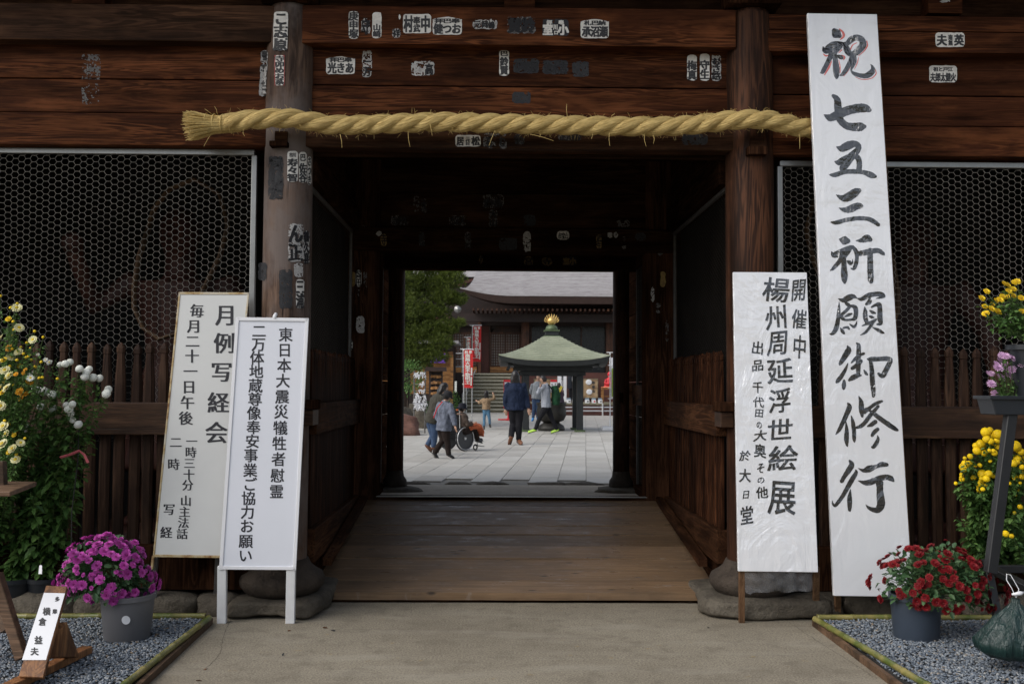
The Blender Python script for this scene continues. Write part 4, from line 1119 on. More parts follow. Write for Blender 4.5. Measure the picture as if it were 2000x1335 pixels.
# ================================================================== VOTIVE STICKERS
def sticker(box, mapper, text, label, paper='paper', ink='ink2', group='votive paper stickers on the gate', cut=0, seed=0, border=False, pent=False, tilt=0, round_=0):
    u0, v0, u1, v1 = box; rr = random.Random(seed*13+int(u0))
    P0 = mapper((u0+u1)/2, (v0+v1)/2, .001)
    root = empty('votive_sticker', P0, label, 'sticker', group)
    nx = max(2, int((u1-u0)/5)); ny = max(2, int((v1-v0)/5)); vs = []
    j = .9 if paper == 'paper' else 2.0
    for a in range(ny+1):
        for b in range(nx+1):
            u = u0 + (u1-u0)*b/nx; v = v0 + (v1-v0)*a/ny
            if b in (0, nx): u += rr.uniform(-j, j)*.5
            if a in (0, ny): v += rr.uniform(-j, j)*.5
            if pent and a == 0: v += abs(b/nx-.5)*2*(v1-v0)*.13
            if a in (0, ny) and b in (0, nx): u += (1.6 if b == 0 else -1.6); v += (1.6 if a == 0 else -1.6)
            if cut and a == ny: v -= cut*(v1-v0)*(1-b/nx)
            u += tilt*(v-(v0+v1)/2)
            vs.append(mapper(u, v, .0016))
    fs = [(a*(nx+1)+b, a*(nx+1)+b+1, (a+1)*(nx+1)+b+1, (a+1)*(nx+1)+b) for a in range(ny) for b in range(nx)]
    MB().add(vs, fs).build('paper', M[paper], root)
    if border:
        mb = MB(); w = 1.6
        for q in (((u0,v0),(u1,v0),(u1-w,v0+w),(u0+w,v0+w)), ((u0,v1),(u1,v1),(u1-w,v1-w),(u0+w,v1-w)), ((u0,v0),(u0+w,v0+w),(u0+w,v1-w),(u0,v1)), ((u1,v0),(u1-w,v0+w),(u1-w,v1-w),(u1,v1))):
            mb.add([mapper(a, b, .0022) for a, b in q], [(0,1,2,3)])
        mb.build('border', M['redline'], root)
    if text:
        items = []
        if isinstance(text, str): text = [('v', text, u0, v0, u1, v1)]
        for t in text:
            kind, s_, a0, b0, a1, b1 = t; n = len(s_)
            for i, ch in enumerate(s_):
                if kind == 'v':
                    h = (b1-b0-2)/n; items.append((ch, (a0+a1)/2 + tilt*(b0+1+h*(i+.5)-(v0+v1)/2), b0+1+h*(i+.5), (a1-a0)*.98, h*1.08))
                else:
                    w = (a1-a0-2)/n; items.append((ch, a0+1+w*(i+.5), (b0+b1)/2, w*1.06, (b1-b0)*1.0))
        lettering(items, mapper, M[ink], root, 'lettering', .055, .03, lift=.0024)
    return root
PMl = cyl_map(PXL, PYc, PR*1.012); PMr = cyl_map(PXR, PYc, PR*1.012)
mA = plane_map(7.60); mP1 = plane_map(7.725); mP2 = plane_map(7.715); mLt = plane_map(7.64)
G1 = 'votive stickers on the left pillar'; G2 = 'votive stickers on the middle tie beam'; G3 = 'votive stickers on the planks above the rope'; G4 = 'votive stickers on the lintel below the rope'; G5 = 'votive stickers on the wings of the gate'; G6 = 'votive stickers inside the passage'
B = 'black lettering'
sticker((534,23,562,100), PMl, 'こ志原', 'tall white sticker with three thick characters, topmost on the left pillar', group=G1, cut=.12, tilt=-.03)
sticker((536,108,556,167), PMl, '寺卯めお系', 'white sticker with a red border on the left pillar, above the rope', group=G1, border=True)
sticker((508,98,521,188), PMl, '青木山崎', 'worn sticker wrapping the left edge of the left pillar, above the rope', 'paper_w', group=G1, tilt=-.05)
sticker((524,305,553,390), PMl, '宮した', 'faded grey sticker of three characters on the left pillar, below the rope', 'paper_g', 'ink_w', group=G1)
sticker((561,295,582,355), PMl, [('h','市川',564,298,579,307),('v','寿々智',561,309,582,355)], 'cream sticker with small characters above large ones, just under the rope on the left pillar', group=G1)
sticker((584,297,599,357), PMl, [('v','佐谷',584,318,599,357),('h','巴',585,300,598,315)], 'narrow cream sticker with a round crest, second from the right edge of the left pillar', group=G1)
sticker((600.5,305,608,362), PMl, 'さつき', 'slim cream sticker wrapping the right edge of the left pillar', group=G1)
sticker((563,437,592,511), PMl, 'ん正', 'worn sticker with two very thick black characters halfway up the left pillar', 'paper_w', 'ink_w', group=G1)
sticker((593,450,604,516), PMl, '鶴久喜', 'narrow peeling sticker beside the two thick characters on the left pillar', 'paper_w', 'ink_w', group=G1)
sticker((574,514,592,541), PMl, '', 'torn white paper scrap on the left pillar between two stickers', 'paper_w', group=G1)
sticker((578,545,594,602), PMl, '三浦', 'lowest white sticker on the left pillar, just above the newer white board', group=G1)
sticker((545,526,571,602), PMl, '', 'dark grey rubbed patch of an old sticker low on the left pillar', 'paper_g', group=G1)
sticker((504,512,521,548), PMl, '', 'small dark remnant of a sticker on the left edge of the left pillar', 'paper_g', group=G1)
sticker((681,22,700,76), mA, '庚申塚', 'narrow white sticker of three characters, leftmost on the middle tie beam', group=G2)
sticker((706,36,723,68), mA, '守', 'small torn sticker fragment beside the leftmost sticker of the middle tie beam', 'paper_w', 'ink_w', group=G2, cut=.4)
sticker((727,24,745,75), mA, [('v','山崎',728,46,744,74)], 'narrow grey-white sticker with its upper half blank on the middle tie beam', group=G2)
sticker((766,56,782,74), mA, '祥', 'tiny square sticker fragment on the middle tie beam', 'paper_w', 'ink_w', group=G2)
sticker((778,28,783,39), mA, '', 'tiny blank scrap of paper above the square fragment on the middle tie beam', 'paper', group=G2)
sticker((787,28,842,65), mA, [('h','村',788,30,807,64),('v','奉武',807,32,821,64),('h','中',821,30,841,64)], 'wide white sticker with two big characters on the middle tie beam', group=G2)
sticker((845,33,902,68), mA, [('h','拝巴奉',848,36,899,46),('h','健つお',846,46,901,67)], 'wide white house-shaped sticker next to the two-character sticker on the middle tie beam', group=G2, pent=True)
sticker((923,38,971,57), mA, '', 'ragged low sticker strip in the middle of the middle tie beam', 'paper_w', group=G2)['x'] = 1
lettering([('元',932,48,14,15),('岡',947,48,13,15),('嶋',960,49,13,15)], mA, M['ink_w'], SC.objects[[o.name for o in SC.objects if o.get('x') == 1][0]], 'lettering', .05, .03, lift=.0024)
del SC.objects[[o.name for o in SC.objects if o.get('x') == 1][0]]['x']
sticker((990,33,1046,66), mA, [('h','賢鈴',991,34,1045,65)], 'dark faded sticker left of the black one on the middle tie beam', 'paper_vw', 'ink_w', group=G2)
b9 = sticker((1060,38,1111,70), mA, '', 'black sticker with white lettering on the middle tie beam', 'paper_b', group=G2)
lettering([('拝',1073,44,11,9),('奉',1096,44,11,9),('室',1070,58,20,23),('川',1085,53,9,11),('口',1086,64,8,8),('小',1100,58,21,22)], mA, M['paper'], b9, 'lettering', .06, .04, lift=.0026)
sticker((1134,37,1189,75), mA, [('h','札巴納',1140,40,1184,50),('h','承沼瀬',1136,51,1188,73)], 'clean white house-shaped sticker, rightmost on the middle tie beam', group=G2, pent=True)
sticker((637,110,693,145), mP1, [('h','拝巴奉',643,112,688,122),('h','光きあ',639,122,692,144)], 'wide white sticker at the left end of the upper plank above the rope', group=G3, pent=True)
sticker((708,98,726,151), mP1, [('v','一万',709,110,725,150)], 'narrow half-worn sticker on the upper plank, second from the left pillar', 'paper_w', 'ink_w', group=G3)
sticker((803,120,848,148), mP1, [('h','高',829,124,847,147)], 'torn sticker with half of its face missing on the upper plank', 'paper_w', 'ink_w', group=G3)
sticker((975,98,994,148), mP1, [('h','巴',976,99,993,110),('v','鈴賢',976,111,993,147)], 'narrow white sticker under a round crest, middle of the upper plank', group=G3)
sticker((1003,115,1053,143), mP1, [('h','伊勢屋',1004,120,1052,142)], 'dark rubbed sticker right of the crest sticker on the upper plank', 'paper_g', 'ink_w', group=G3)
sticker((1060,118,1110,145), mP1, [('h','信木吉',1061,122,1109,144)], 'second dark rubbed sticker along the upper plank', 'paper_g', 'ink_w', group=G3)
sticker((1118,120,1150,150), mP1, '', 'faint last remnant of a sticker along the upper plank', 'paper_g', 'ink_w', group=G3)
sticker((1342,107,1361,158), mP1, [('v','梅真',1342,118,1361,157)], 'first of the three narrow stickers beside the right pillar, left one', 'paper', group=G3, cut=.04)
sticker((1367,105,1386,158), mP1, [('v','守生',1367,117,1386,156)], 'middle one of the three narrow stickers beside the right pillar', 'paper', group=G3)
sticker((1390,107,1408,158), mP1, [('v','むさ路',1390,112,1408,157)], 'last of the three narrow stickers beside the right pillar, touching its edge', 'paper_w', 'ink_w', group=G3)
sticker((1000,180,1037,202), mP2, '', 'worn square patch on the lower plank just above the rope', 'paper_g', group=G3)
sticker((889,264,939,286), mLt, [('h','居',891,266,907,285),('v','三代目',909,266,918,285),('h','松',920,266,938,285)], 'clean white sticker on the lintel under the rope', group=G4)
sticker((944,260,990,290), mLt, [('h','石',948,266,962,288),('h','む',974,266,988,288)], 'grey worn sticker next to the clean one on the lintel', 'paper_vw', 'ink_w', group=G4)
sticker((1003,262,1025,282), mLt, '久吉', 'small dark sticker on the lintel, partly behind the rope', 'paper_vw', 'ink_w', group=G4)
sticker((1090,262,1136,275), mLt, [('h','正川谷',1091,262,1135,275)], 'low greenish sticker on the lintel tucked behind the rope', 'paper_vw', 'ink_w', group=G4)
sticker((1332,262,1382,283), mLt, '', 'faded dark sticker at the right end of the lintel', 'paper_g', group=G4)
mE = plane_map(7.61); mE2 = plane_map(7.73); mE3 = plane_map(7.72)
sticker((1827,64,1884,92), mE, [('h','夫',1829,67,1850,90),('v','南無',1852,67,1861,90),('h','英',1863,67,1883,90)], 'white sticker with a torn upper edge on the right wing beam', group=G5, tilt=.02)
sticker((1815,128,1869,161), mE2, [('h','祖と戸江',1822,131,1862,140),('h','夫郎太健火',1816,142,1868,160)], 'white sticker with five thick characters on the right wing plank', group=G5)
sticker((160,106,196,162), mE2, '', 'rubbed pale grey patch on the left wing planks, upper piece', 'paper_vw', group=G5)
sticker((160,163,194,204), mE3, '', 'rubbed pale grey patch on the left wing planks, lower piece', 'paper_vw', group=G5)
sticker((1835,0,1856,5), plane_map(7.655), '', 'tiny sticker cut off on the strut of the right wing', 'paper_w', group=G5)
mi = plane_map(Ym-.05); mi2 = plane_map(Ym+.02); mr = plane_map(13.02)
ins = [((1088,451,1112,468), mi, [('h','市宝山',1089,454,1111,467)], 'white sticker with three characters on the inner cross lintel', 'paper'),
 ((1022,452,1037,491), mi, '', 'blank pale strip in the middle of the inner cross lintel', 'paper_w'),
 ((1165,458,1175,487), mi, '武生', 'black narrow sticker with ochre characters on the inner cross lintel', 'paper_y'),
 ((1186,453,1197,465), mi, '', 'round white scrap on the inner cross lintel, left of a pair', 'paper_w'), ((1198,453,1208,464), mi, '', 'round white scrap on the inner cross lintel, right of a pair', 'paper_w'),
 ((1214,462,1223,487), mi, '', 'narrow dull cream sticker near the right end of the inner cross lintel', 'paper_vw'),
 ((744,456,755,480), mi, '寺', 'small orange sticker at the left end of the inner cross lintel', 'paper_y'),
 ((735,451,745,462), mi, '', 'tiny white scrap at the very left end of the inner cross lintel', 'paper_w'),
 ((943,380,984,407), mi2, [('h','紫村永',944,388,983,406)], 'dim wide sticker high on the inner cross planks', 'paper_vw'),
 ((955,409,972,443), mi2, '大山', 'dim narrow sticker hanging below the wide one on the inner cross planks', 'paper_vw'),
 ((877,420,910,440), mi2, [('h','山正大',878,422,909,439)], 'dim house-shaped sticker on the inner cross planks', 'paper_vw'),
 ((808,382,820,415), mi2, '', 'dim ochre strip at the left of the inner cross planks', 'paper_vw'), ((822,388,834,416), mi2, '木', 'dim framed sticker beside the ochre strip on the inner cross planks', 'paper_vw'),
 ((764,420,798,440), mi2, [('h','吉川久',765,422,797,439)], 'dim wide sticker at the far left of the inner cross planks', 'paper_vw'),
 ((1022,420,1046,442), mi2, '', 'dim double sticker right of centre on the inner cross planks', 'paper_g'),
 ((1203,430,1230,443), mi2, '', 'dim low sticker at the right of the inner cross planks', 'paper_vw'),
 ((818,452,830,482), mi, '松', 'dark sticker left of centre on the inner cross lintel', 'paper_vw'), ((908,452,920,486), mi, '川', 'dark sticker nearer the centre of the inner cross lintel', 'paper_vw'),
 ((975,465,1010,488), mi, '', 'dark broad worn patch on the inner cross lintel', 'paper_g'), ((1240,455,1262,470), mi, '', 'small reddish worn patch at the right end of the inner cross lintel', 'paper_g'),
 ((1024,501,1041,518), mr, '宮', 'square ochre sticker on the rear lintel', 'paper_y'), ((1059,503,1078,518), mr, '寺', 'faint ochre sticker next to the square one on the rear lintel', 'paper_y'),
 ((936,498,943,515), mr, '武', 'tiny ochre sticker left on the rear lintel', 'paper_y')]
for i, (bx, mp, tx, lb, pp) in enumerate(ins):
    sticker(bx, mp, tx, lb, pp, 'ink_w', group=G6, seed=i)
b = sticker((1099,501,1126,519), mr, '', 'black sticker with ochre characters on the rear lintel', 'paper_b', group=G6)
lettering([('室',1106,510,13,14),('小',1119,510,13,14)], mr, M['paper_y'], b, 'lettering', .06, .04, lift=.003)
mpost = plane_map(10.40)
for i, (bx, tx, lb, pp) in enumerate([((695,527,706,560), '岡田', 'white sticker on the left middle post', 'paper'), ((684,530,694,560), '', 'ochre sticker beside the white one on the left middle post', 'paper_y'), ((710,528,717,565), '', 'curled narrow scrap on the left middle post', 'paper_vw'),
  ((704,440,715,472), '', 'framed faint sticker high on the left middle post', 'paper_vw'), ((698,565,703,578), '', 'short pale scrap under the white sticker of the left middle post', 'paper_vw'), ((696,617,712,650), '', 'white torn shreds lower on the left middle post', 'paper_w'), ((683,663,689,684), '三', 'small sticker lowest on the left middle post', 'paper'),
  ((1284,452,1294,500), '', 'tall faint sticker high on the right middle post', 'paper_vw'), ((1290,530,1300,560), '', 'ochre sticker on the right middle post', 'paper_y'), ((1272,560,1278,590), '', 'narrow white scrap on the right middle post', 'paper_w'), ((1280,590,1290,612), '', 'small pale scrap lower on the right middle post', 'paper_vw'), ((1300,625,1306,668), '', 'long grey strip on the right middle post', 'paper_vw')]):
    sticker(bx, mpost, tx, lb, pp, 'ink_w', group='votive stickers on the middle posts', seed=i+40)

# ================================================================== PLANTING MATERIALS AND HELPERS
def leafmat(name, c1, c2, c3):
    t = NT(name); g = t.n.new('ShaderNodeNewGeometry')
    c = t.ramp(g.outputs['Random Per Island'], [(0, c1), (.5, c2), (1, c3)])
    n = t.noise(t.map(), 60, 3, .6); c = t.mix(.3, c, t.ramp(n, [(.3, .6), (.7, 1)]), 'MULTIPLY')
    t.col(c); t.set(Roughness=.5, Specular_IOR_Level=.4)
    tr = t.n.new('ShaderNodeBsdfTranslucent'); t.link(c, tr.inputs['Color']); mx = t.n.new('ShaderNodeMixShader'); mx.inputs[0].default_value = .25
    out = t.n['Material Output']; t.link(t.b.outputs[0], mx.inputs[1]); t.link(tr.outputs[0], mx.inputs[2]); t.link(mx.outputs[0], out.inputs[0])
    return t.mat
M['leaf'] = leafmat('chrysanthemum_leaf', (.055,.125,.034), (.098,.205,.050), (.165,.29,.075))
M['leaf2'] = leafmat('bush_leaf', (.038,.095,.040), (.070,.150,.060), (.115,.205,.085))
M['needle'] = leafmat('pine_needle', (.036,.058,.010), (.088,.125,.020), (.16,.205,.034))
M['stem'] = mat_plain('green_stem', (.06,.10,.03), .6, .2)
M['bark'] = mat_plain('pine_bark', (.035,.022,.015), .9, .3, 10, bump=.5)
def petal(name, c1, c2, rough=.55):
    t = NT(name); n = t.noise(t.map(rnd=7), 30, 3, .6)
    pr = t.math('MULTIPLY_ADD', t.oi.outputs['Random'], .35); pr.node.inputs[2].default_value = .8
    hs = t.n.new('ShaderNodeHueSaturation'); t.link(pr, hs.inputs['Value']); t.link(t.mix(t.ramp(n, [(.3,0),(.7,1)]), c1, c2), hs.inputs['Color'])
    t.col(hs.outputs[0]); t.set(Roughness=rough, Specular_IOR_Level=.25); return t.mat
M['magenta'] = petal('magenta_petal', (.48,.05,.36), (.66,.13,.52)); M['magenta_c'] = petal('magenta_centre', (.22,.01,.14), (.30,.02,.18))
M['redp'] = petal('dark_red_petal', (.13,.006,.010), (.24,.012,.016)); M['redp_c'] = petal('red_centre', (.07,.004,.006), (.15,.01,.01))
M['cream'] = petal('cream_petal', (.72,.68,.30), (.85,.83,.56)); M['yellow_c'] = petal('yellow_centre', (.55,.38,.02), (.70,.52,.03))
M['yellow'] = petal('yellow_petal', (.66,.44,.01), (.85,.62,.03)); M['ochre_c'] = petal('ochre_centre', (.40,.22,.01), (.5,.3,.02))
M['orange'] = petal('orange_petal', (.62,.26,.01), (.75,.38,.02)); M['whitep'] = petal('white_petal', (.66,.68,.60), (.84,.85,.80))
M['pinkp'] = petal('pale_violet_petal', (.42,.22,.42), (.66,.45,.62)); M['pompony'] = petal('yellow_pompon_petal', (.68,.44,.005), (.85,.60,.01))
M['pot'] = mat_plain('grey_plastic_pot', (.13,.13,.14), .5, .08, 5); M['pot2'] = mat_plain('slate_blue_plastic_pot', (.045,.06,.085), .45, .1, 5); M['pot3'] = mat_plain('black_plastic_pot', (.014,.017,.022), .4, .1, 5)

def leaf_cloud(items, seed=0, droop=.5):
    """items: (pos, direction, size) -> lobed, folded leaves"""
    rr = random.Random(seed); vs = []; fs = []
    out = [(0,0),(.16,.10),(.30,.30),(.20,.34),(.36,.58),(.22,.60),(.20,.82),(0,1.0),(-.20,.82),(-.22,.60),(-.36,.58),(-.20,.34),(-.30,.30),(-.16,.10)]
    for p, d, s in items:
        d = Vector(d).normalized(); x = d.cross(Vector((rr.uniform(-.4,.4), rr.uniform(-.4,.4), 1)))
        if x.length < .05: x = d.orthogonal()
        x.normalize(); n = x.cross(d); tw = rr.uniform(-.6,.6); x2 = x*math.cos(tw)+n*math.sin(tw); n2 = x2.cross(d)
        b = len(vs); dr = rr.uniform(.2, 1)*droop
        for a, c in out:
            vs.append(p + x2*(a*s*1.05) + d*(c*s) - Vector((0,0,1))*(c*c*s*dr*.5) + n2*(abs(a)*s*.35))
        vs.append(p + d*(.5*s) - Vector((0,0,1))*(.25*s*dr*.5)); m = len(out)
        fs += [(b+i, b+(i+1) % m, b+m) for i in range(m)]
    return MB().add(vs, fs)
def flower_mesh(name, r, npet, layers, mats, spiky=False, cen=.28, cup=.25):
    mb = MB(); rr = random.Random(npet*3+layers)
    for L in range(layers):
        rl = r*(1-.20*L)*(1 if L < 3 else .8); h0 = .10*r*L; el = cup + .33*L
        for k in range(npet - L*2):
            a = 2*PI*(k + .5*L + rr.uniform(-.15,.15))/(npet-L*2); d = Vector((math.cos(a), math.sin(a), 0)); t = Vector((-d.y, d.x, 0)); w = (.13 if spiky else .24)*r
            e = el + rr.uniform(-.12,.12); up = Vector((0,0,1)); rj = rl*rr.uniform(.88,1.05)
            def q(f, lat, lift=0): return d*(rj*f*math.cos(e)) + up*(h0 + rj*f*math.sin(e)*(1-.3*f) + lift) + t*lat
            b0 = q(.1, -w*.35); b1 = q(.1, w*.35); m0 = q(.62, -w); m1 = q(.62, w); t0 = q(.95, -w*.55, .02*r); t1 = q(.95, w*.55, .02*r); tip = q(1.04, 0); mm = q(.6, 0, -.06*r)
            mb.add([b0, b1, m1, m0, t0, t1, tip, mm], [(0,1,7),(1,2,7),(0,7,3),(3,7,4),(7,2,5),(4,7,5),(4,5,6)], 0)
    mb.ell((0,0,.10*r*layers+.04*r), (cen*r, cen*r, .16*r), 8, 5, mi=1)
    me = mb.mesh(name)
    for m in mats: me.materials.append(m)
    return me
def pompon_mesh(name, r, mat, flat=.82):
    bm = bmesh.new(); bmesh.ops.create_icosphere(bm, subdivisions=4, radius=1)
    for v in bm.verts:
        p = v.co.copy(); c = mnoise.cell(p*7) ; d = mnoise.voronoi(p*6.5)[0][0]
        v.co = p*(1 - .16*d + .03*mnoise.noise(p*3)); v.co.z *= flat; v.co *= r
    me = bpy.data.meshes.new(name); bm.to_mesh(me); bm.free(); me.polygons.foreach_set('use_smooth', [True]*len(me.polygons)); me.materials.append(mat); return me
def put(name, me, parent, loc, normal, scale=1, seed=0):
    o = link(name, me, None, parent); n = Vector(normal).normalized()
    q = n.to_track_quat('Z', 'Y'); o.rotation_mode = 'QUATERNION'; o.rotation_quaternion = q @ Matrix.Rotation(seed*2.399, 3, 'Z').to_quaternion()
    o.location = loc; o.scale = (scale,)*3; return o
def potmesh(c, rt, rb, h, mat, parent, lip=.012):
    prof = [(rb*.96, 0), (rb, .01), (rt, h-.035), (rt+lip, h-.033), (rt+lip, h), (rt-.004, h), (rt-.012, h-.03), (rt*.6, h-.035)]
    o = MB().lathe(c, prof, 36).build('pot', mat, parent, smooth=True); smooth_by_angle(o, 35)
    MB().lathe((c[0], c[1], c[2]+h-.05), [(rt-.012, 0), (rt-.012, .012)], 24).build('soil', M['soil'], parent)
    return o
CAMN = Vector((0, -1, .15))
def bush(name, label, potc, rt, rb, ph, potmat, cen, rx, ry, rz, leafm, fl, nfl, fr, seed, catname='chrysanthemum'):
    rr = random.Random(seed)
    root = empty(name, potc, label, catname)
    po = potmesh(Vector(potc), rt, rb, ph, potmat, root)
    cen = Vector(cen); items = []; stems = MB()
    def shell(f=1):
        while True:
            v = Vector((rr.gauss(0,1), rr.gauss(0,1), rr.gauss(0,1)))
            if v.length > .1:
                v.normalize()
                if v.z > -.55: break
        q = Vector((v.x*rx, v.y*ry, v.z*rz)) * f * (1 + .32*mnoise.noise(v*2.1 + Vector((seed,0,0))))
        return cen + q, v
    for i in range(1500):
        p, v = shell(rr.uniform(.45, .97)); items.append((p, v + Vector((rr.gauss(0,.5), rr.gauss(0,.5), rr.gauss(0,.4))), rr.uniform(.030,.058)))
    base = Vector(potc) + Vector((0,0,ph-.03))
    for i in range(70):
        p, v = shell(.92); stems.tube([base + Vector((rr.gauss(0,.03), rr.gauss(0,.03), 0)), base.lerp(p, .45) + Vector((0,0,.02)), p], [.004,.0032,.002], 4)
    o = leaf_cloud(items, seed).build('foliage', leafm, root); o['kind'] = 'stuff'
    stems.build('stems', M['stem'], root)['kind'] = 'stuff'
    pos = []; k = 0; tries = 0
    while k < nfl and tries < 8000:
        tries += 1
        p, v = shell(rr.uniform(.97, 1.08))
        cl_ = mnoise.noise(v*2.6 + Vector((seed*3, 1, 2)))
        if cl_ < -.05 and rr.random() < .88: continue
        if v.y > .45: continue
        if any((p-q).length < fr*1.05 for q in pos): continue
        pos.append(p); s = rr.choice([1,1,.92,.85,.7,.45])
        put('flower', fl, root, p, v*1.2 + Vector((rr.gauss(0,.35), -.35+rr.gauss(0,.3), .25)), s, k); k += 1
    return root, po
# ------------------------------------------------------------------ gravel beds
def bed(side, poly_px, label_g):
    P = [PZ(u, v, .03) for u, v in poly_px]
    base = MB().prism([Vector((p.x, p.y, .002)) for p in P], (0,0,.02)).build('gravel_bed_base', M['soil']); tag(base, kind='structure')
    xs = [p.x for p in P]; ysx = [p.y for p in P]
    def inside(x, y):
        c = False; n = len(P)
        for i in range(n):
            a = P[i]; b = P[(i+1) % n]
            if (a.y > y) != (b.y > y) and x < (b.x-a.x)*(y-a.y)/(b.y-a.y)+a.x: c = not c
        return c
    rr = random.Random(side+5); nr = np.random.RandomState(side+7)
    bm = bmesh.new(); bmesh.ops.create_icosphere(bm, subdivisions=1, radius=1)
    bv = np.array([v.co[:] for v in bm.verts]); bf = np.array([[v.index for v in f.verts] for f in bm.faces]); bm.free()
    V = []; Fc = []; nb = 0
    area = (max(xs)-min(xs))*(max(ysx)-min(ysx)); n = int(area*4300)
    for i in range(n):
        x = rr.uniform(min(xs), max(xs)); y = rr.uniform(min(ysx), max(ysx))
        if not inside(x, y): continue
        s = np.array([rr.uniform(.008,.0165), rr.uniform(.006,.011), rr.uniform(.0035,.006)])
        a, b_, c_ = rr.uniform(0, 2*PI), rr.gauss(0,.35), rr.gauss(0,.35)
        R_ = np.array(Matrix.Rotation(a,3,'Z') @ Matrix.Rotation(b_,3,'X') @ Matrix.Rotation(c_,3,'Y'))
        z = .026 + rr.uniform(0,.014) + .012*mnoise.noise(Vector((x*2.3,y*2.3,side)))
        V.append((bv*s) @ R_.T + np.array([x, y, z])); Fc.append(bf + nb); nb += len(bv)
    V = np.concatenate(V); Fc = np.concatenate(Fc)
    me = bpy.data.meshes.new('gravel'); me.vertices.add(len(V)); me.vertices.foreach_set('co', V.ravel().astype(np.float32))
    me.loops.add(Fc.size); me.loops.foreach_set('vertex_index', Fc.ravel().astype(np.int32))
    me.polygons.add(len(Fc)); me.polygons.foreach_set('loop_start', np.arange(0, Fc.size, 3, dtype=np.int32)); me.polygons.foreach_set('loop_total', np.full(len(Fc), 3, np.int32))
    me.update(calc_edges=True); me.polygons.foreach_set('use_smooth', [True]*len(Fc)); me.materials.append(M['pebble'])
    o = bpy.data.objects.new('gravel', me); COL.objects.link(o); tag(o, kind='stuff', label=label_g, cat='gravel')
bed(0, [(398,1209),(-320,1209),(-700,1500),(190,1420),(250,1335)], 'blue-grey pebbles filling the bed on the left')
bed(1, [(1600,1212),(2300,1212),(2800,1520),(1950,1470),(1782,1338)], 'blue-grey pebbles filling the bed on the right')
def culm(a, b, r, label, n=7):
    root = empty('bamboo_pole', a, label, 'bamboo pole', 'split bamboo poles edging the gravel beds')
    a = Vector(a); b = Vector(b); pts = []; rs_ = []
    L = (b-a).length; m = int(L/.26)
    for i in range(m):
        s0 = i*.26/L; s1 = min((i+1)*.26/L, 1)
        for f, rr_ in ((.0, 1.12), (.04, 1.0), (.5, .98), (.96, 1.0), (.985, 1.14)):
            p = a.lerp(b, s0+(s1-s0)*f); pts.append(p + Vector((0, 0, .006*mnoise.noise(p*1.4)))); rs_.append(r*rr_)
    MB().tube(pts, rs_, 14).build('culm', M['bamboo'], root, smooth=True)
    d = (b-a).normalized(); MB().tube([a-d*.003, a], [r*.6, r*.62], 12).build('cut_end', M['shelfwood'], root)
    return root
a = PZ(408,1205,.065); a.z = .062
culm(a, PZ(232,1348,.05)*1.0 + Vector((0,-.3,.01)), .021, 'green bamboo pole running along the slanting edge of the left gravel bed')
culm(PZ(400,1203,.05)+Vector((0,.02,0)), PZ(-300,1203,.05), .021, 'green bamboo pole along the back edge of the left gravel bed')
a = PZ(1592,1208,.065)
culm(a, PZ(1800,1352,.05)+Vector((.12,-.3,.01)), .021, 'green bamboo pole running along the slanting edge of the right gravel bed')
culm(PZ(1598,1206,.05)+Vector((0,.02,0)), PZ(2300,1206,.05), .021, 'green bamboo pole along the back edge of the right gravel bed')
for (q0, q1, lb) in (((412,1212),(262,1350),'brown edging board under the bamboo of the left bed'), ((1590,1216),(1772,1352),'brown edging board under the bamboo of the right bed')):
    a = PZ(*q0, .02); b = PZ(*q1, .02); b = b + (b-a).normalized()*.5
    o = MB().bar((a.x,a.y,.022), (b.x,b.y,.022), .03, .045).build('edging_board', M['shelfwood']); tag(o, lb, 'board')

# ------------------------------------------------------------------ magenta and red potted chrysanthemums
fm = flower_mesh('magenta_flower', .038, 13, 4, [M['magenta'], M['magenta_c']], cen=.2)
pc = PZ(230,1256,.03); pc.y += .16
bc = PY(203,1122,pc.y)
rt = bush('potted_chrysanthemum', 'round bush of magenta chrysanthemums in a grey plastic pot on the gravel', pc, .175, .15, .30, M['pot'], bc, .275, .25, .235, M['leaf2'], fm, 125, .034, 5)[0]
lb = cyl_map(pc.x, pc.y, .170); P = [lb(246+8.5*math.cos(a), 1210+8.5*math.sin(a), .004) for a in np.linspace(0, 2*PI, 20)[:-1]]
MB().add(P, [tuple(range(19))[::-1]]).build('round_label', M['white'], rt)
fr_ = flower_mesh('red_flower', .034, 12, 3, [M['redp'], M['redp_c']], cen=.25)
pc = PZ(1808,1255,.03); pc.y += .15
bc = PY(1832,1140,pc.y-.02)
bush('potted_chrysanthemum', 'spreading bush of dark red chrysanthemums in a slate blue pot on the gravel', pc, .168, .15, .30, M['pot2'], bc, .365, .32, .255, M['leaf2'], fr_, 140, .030, 8)

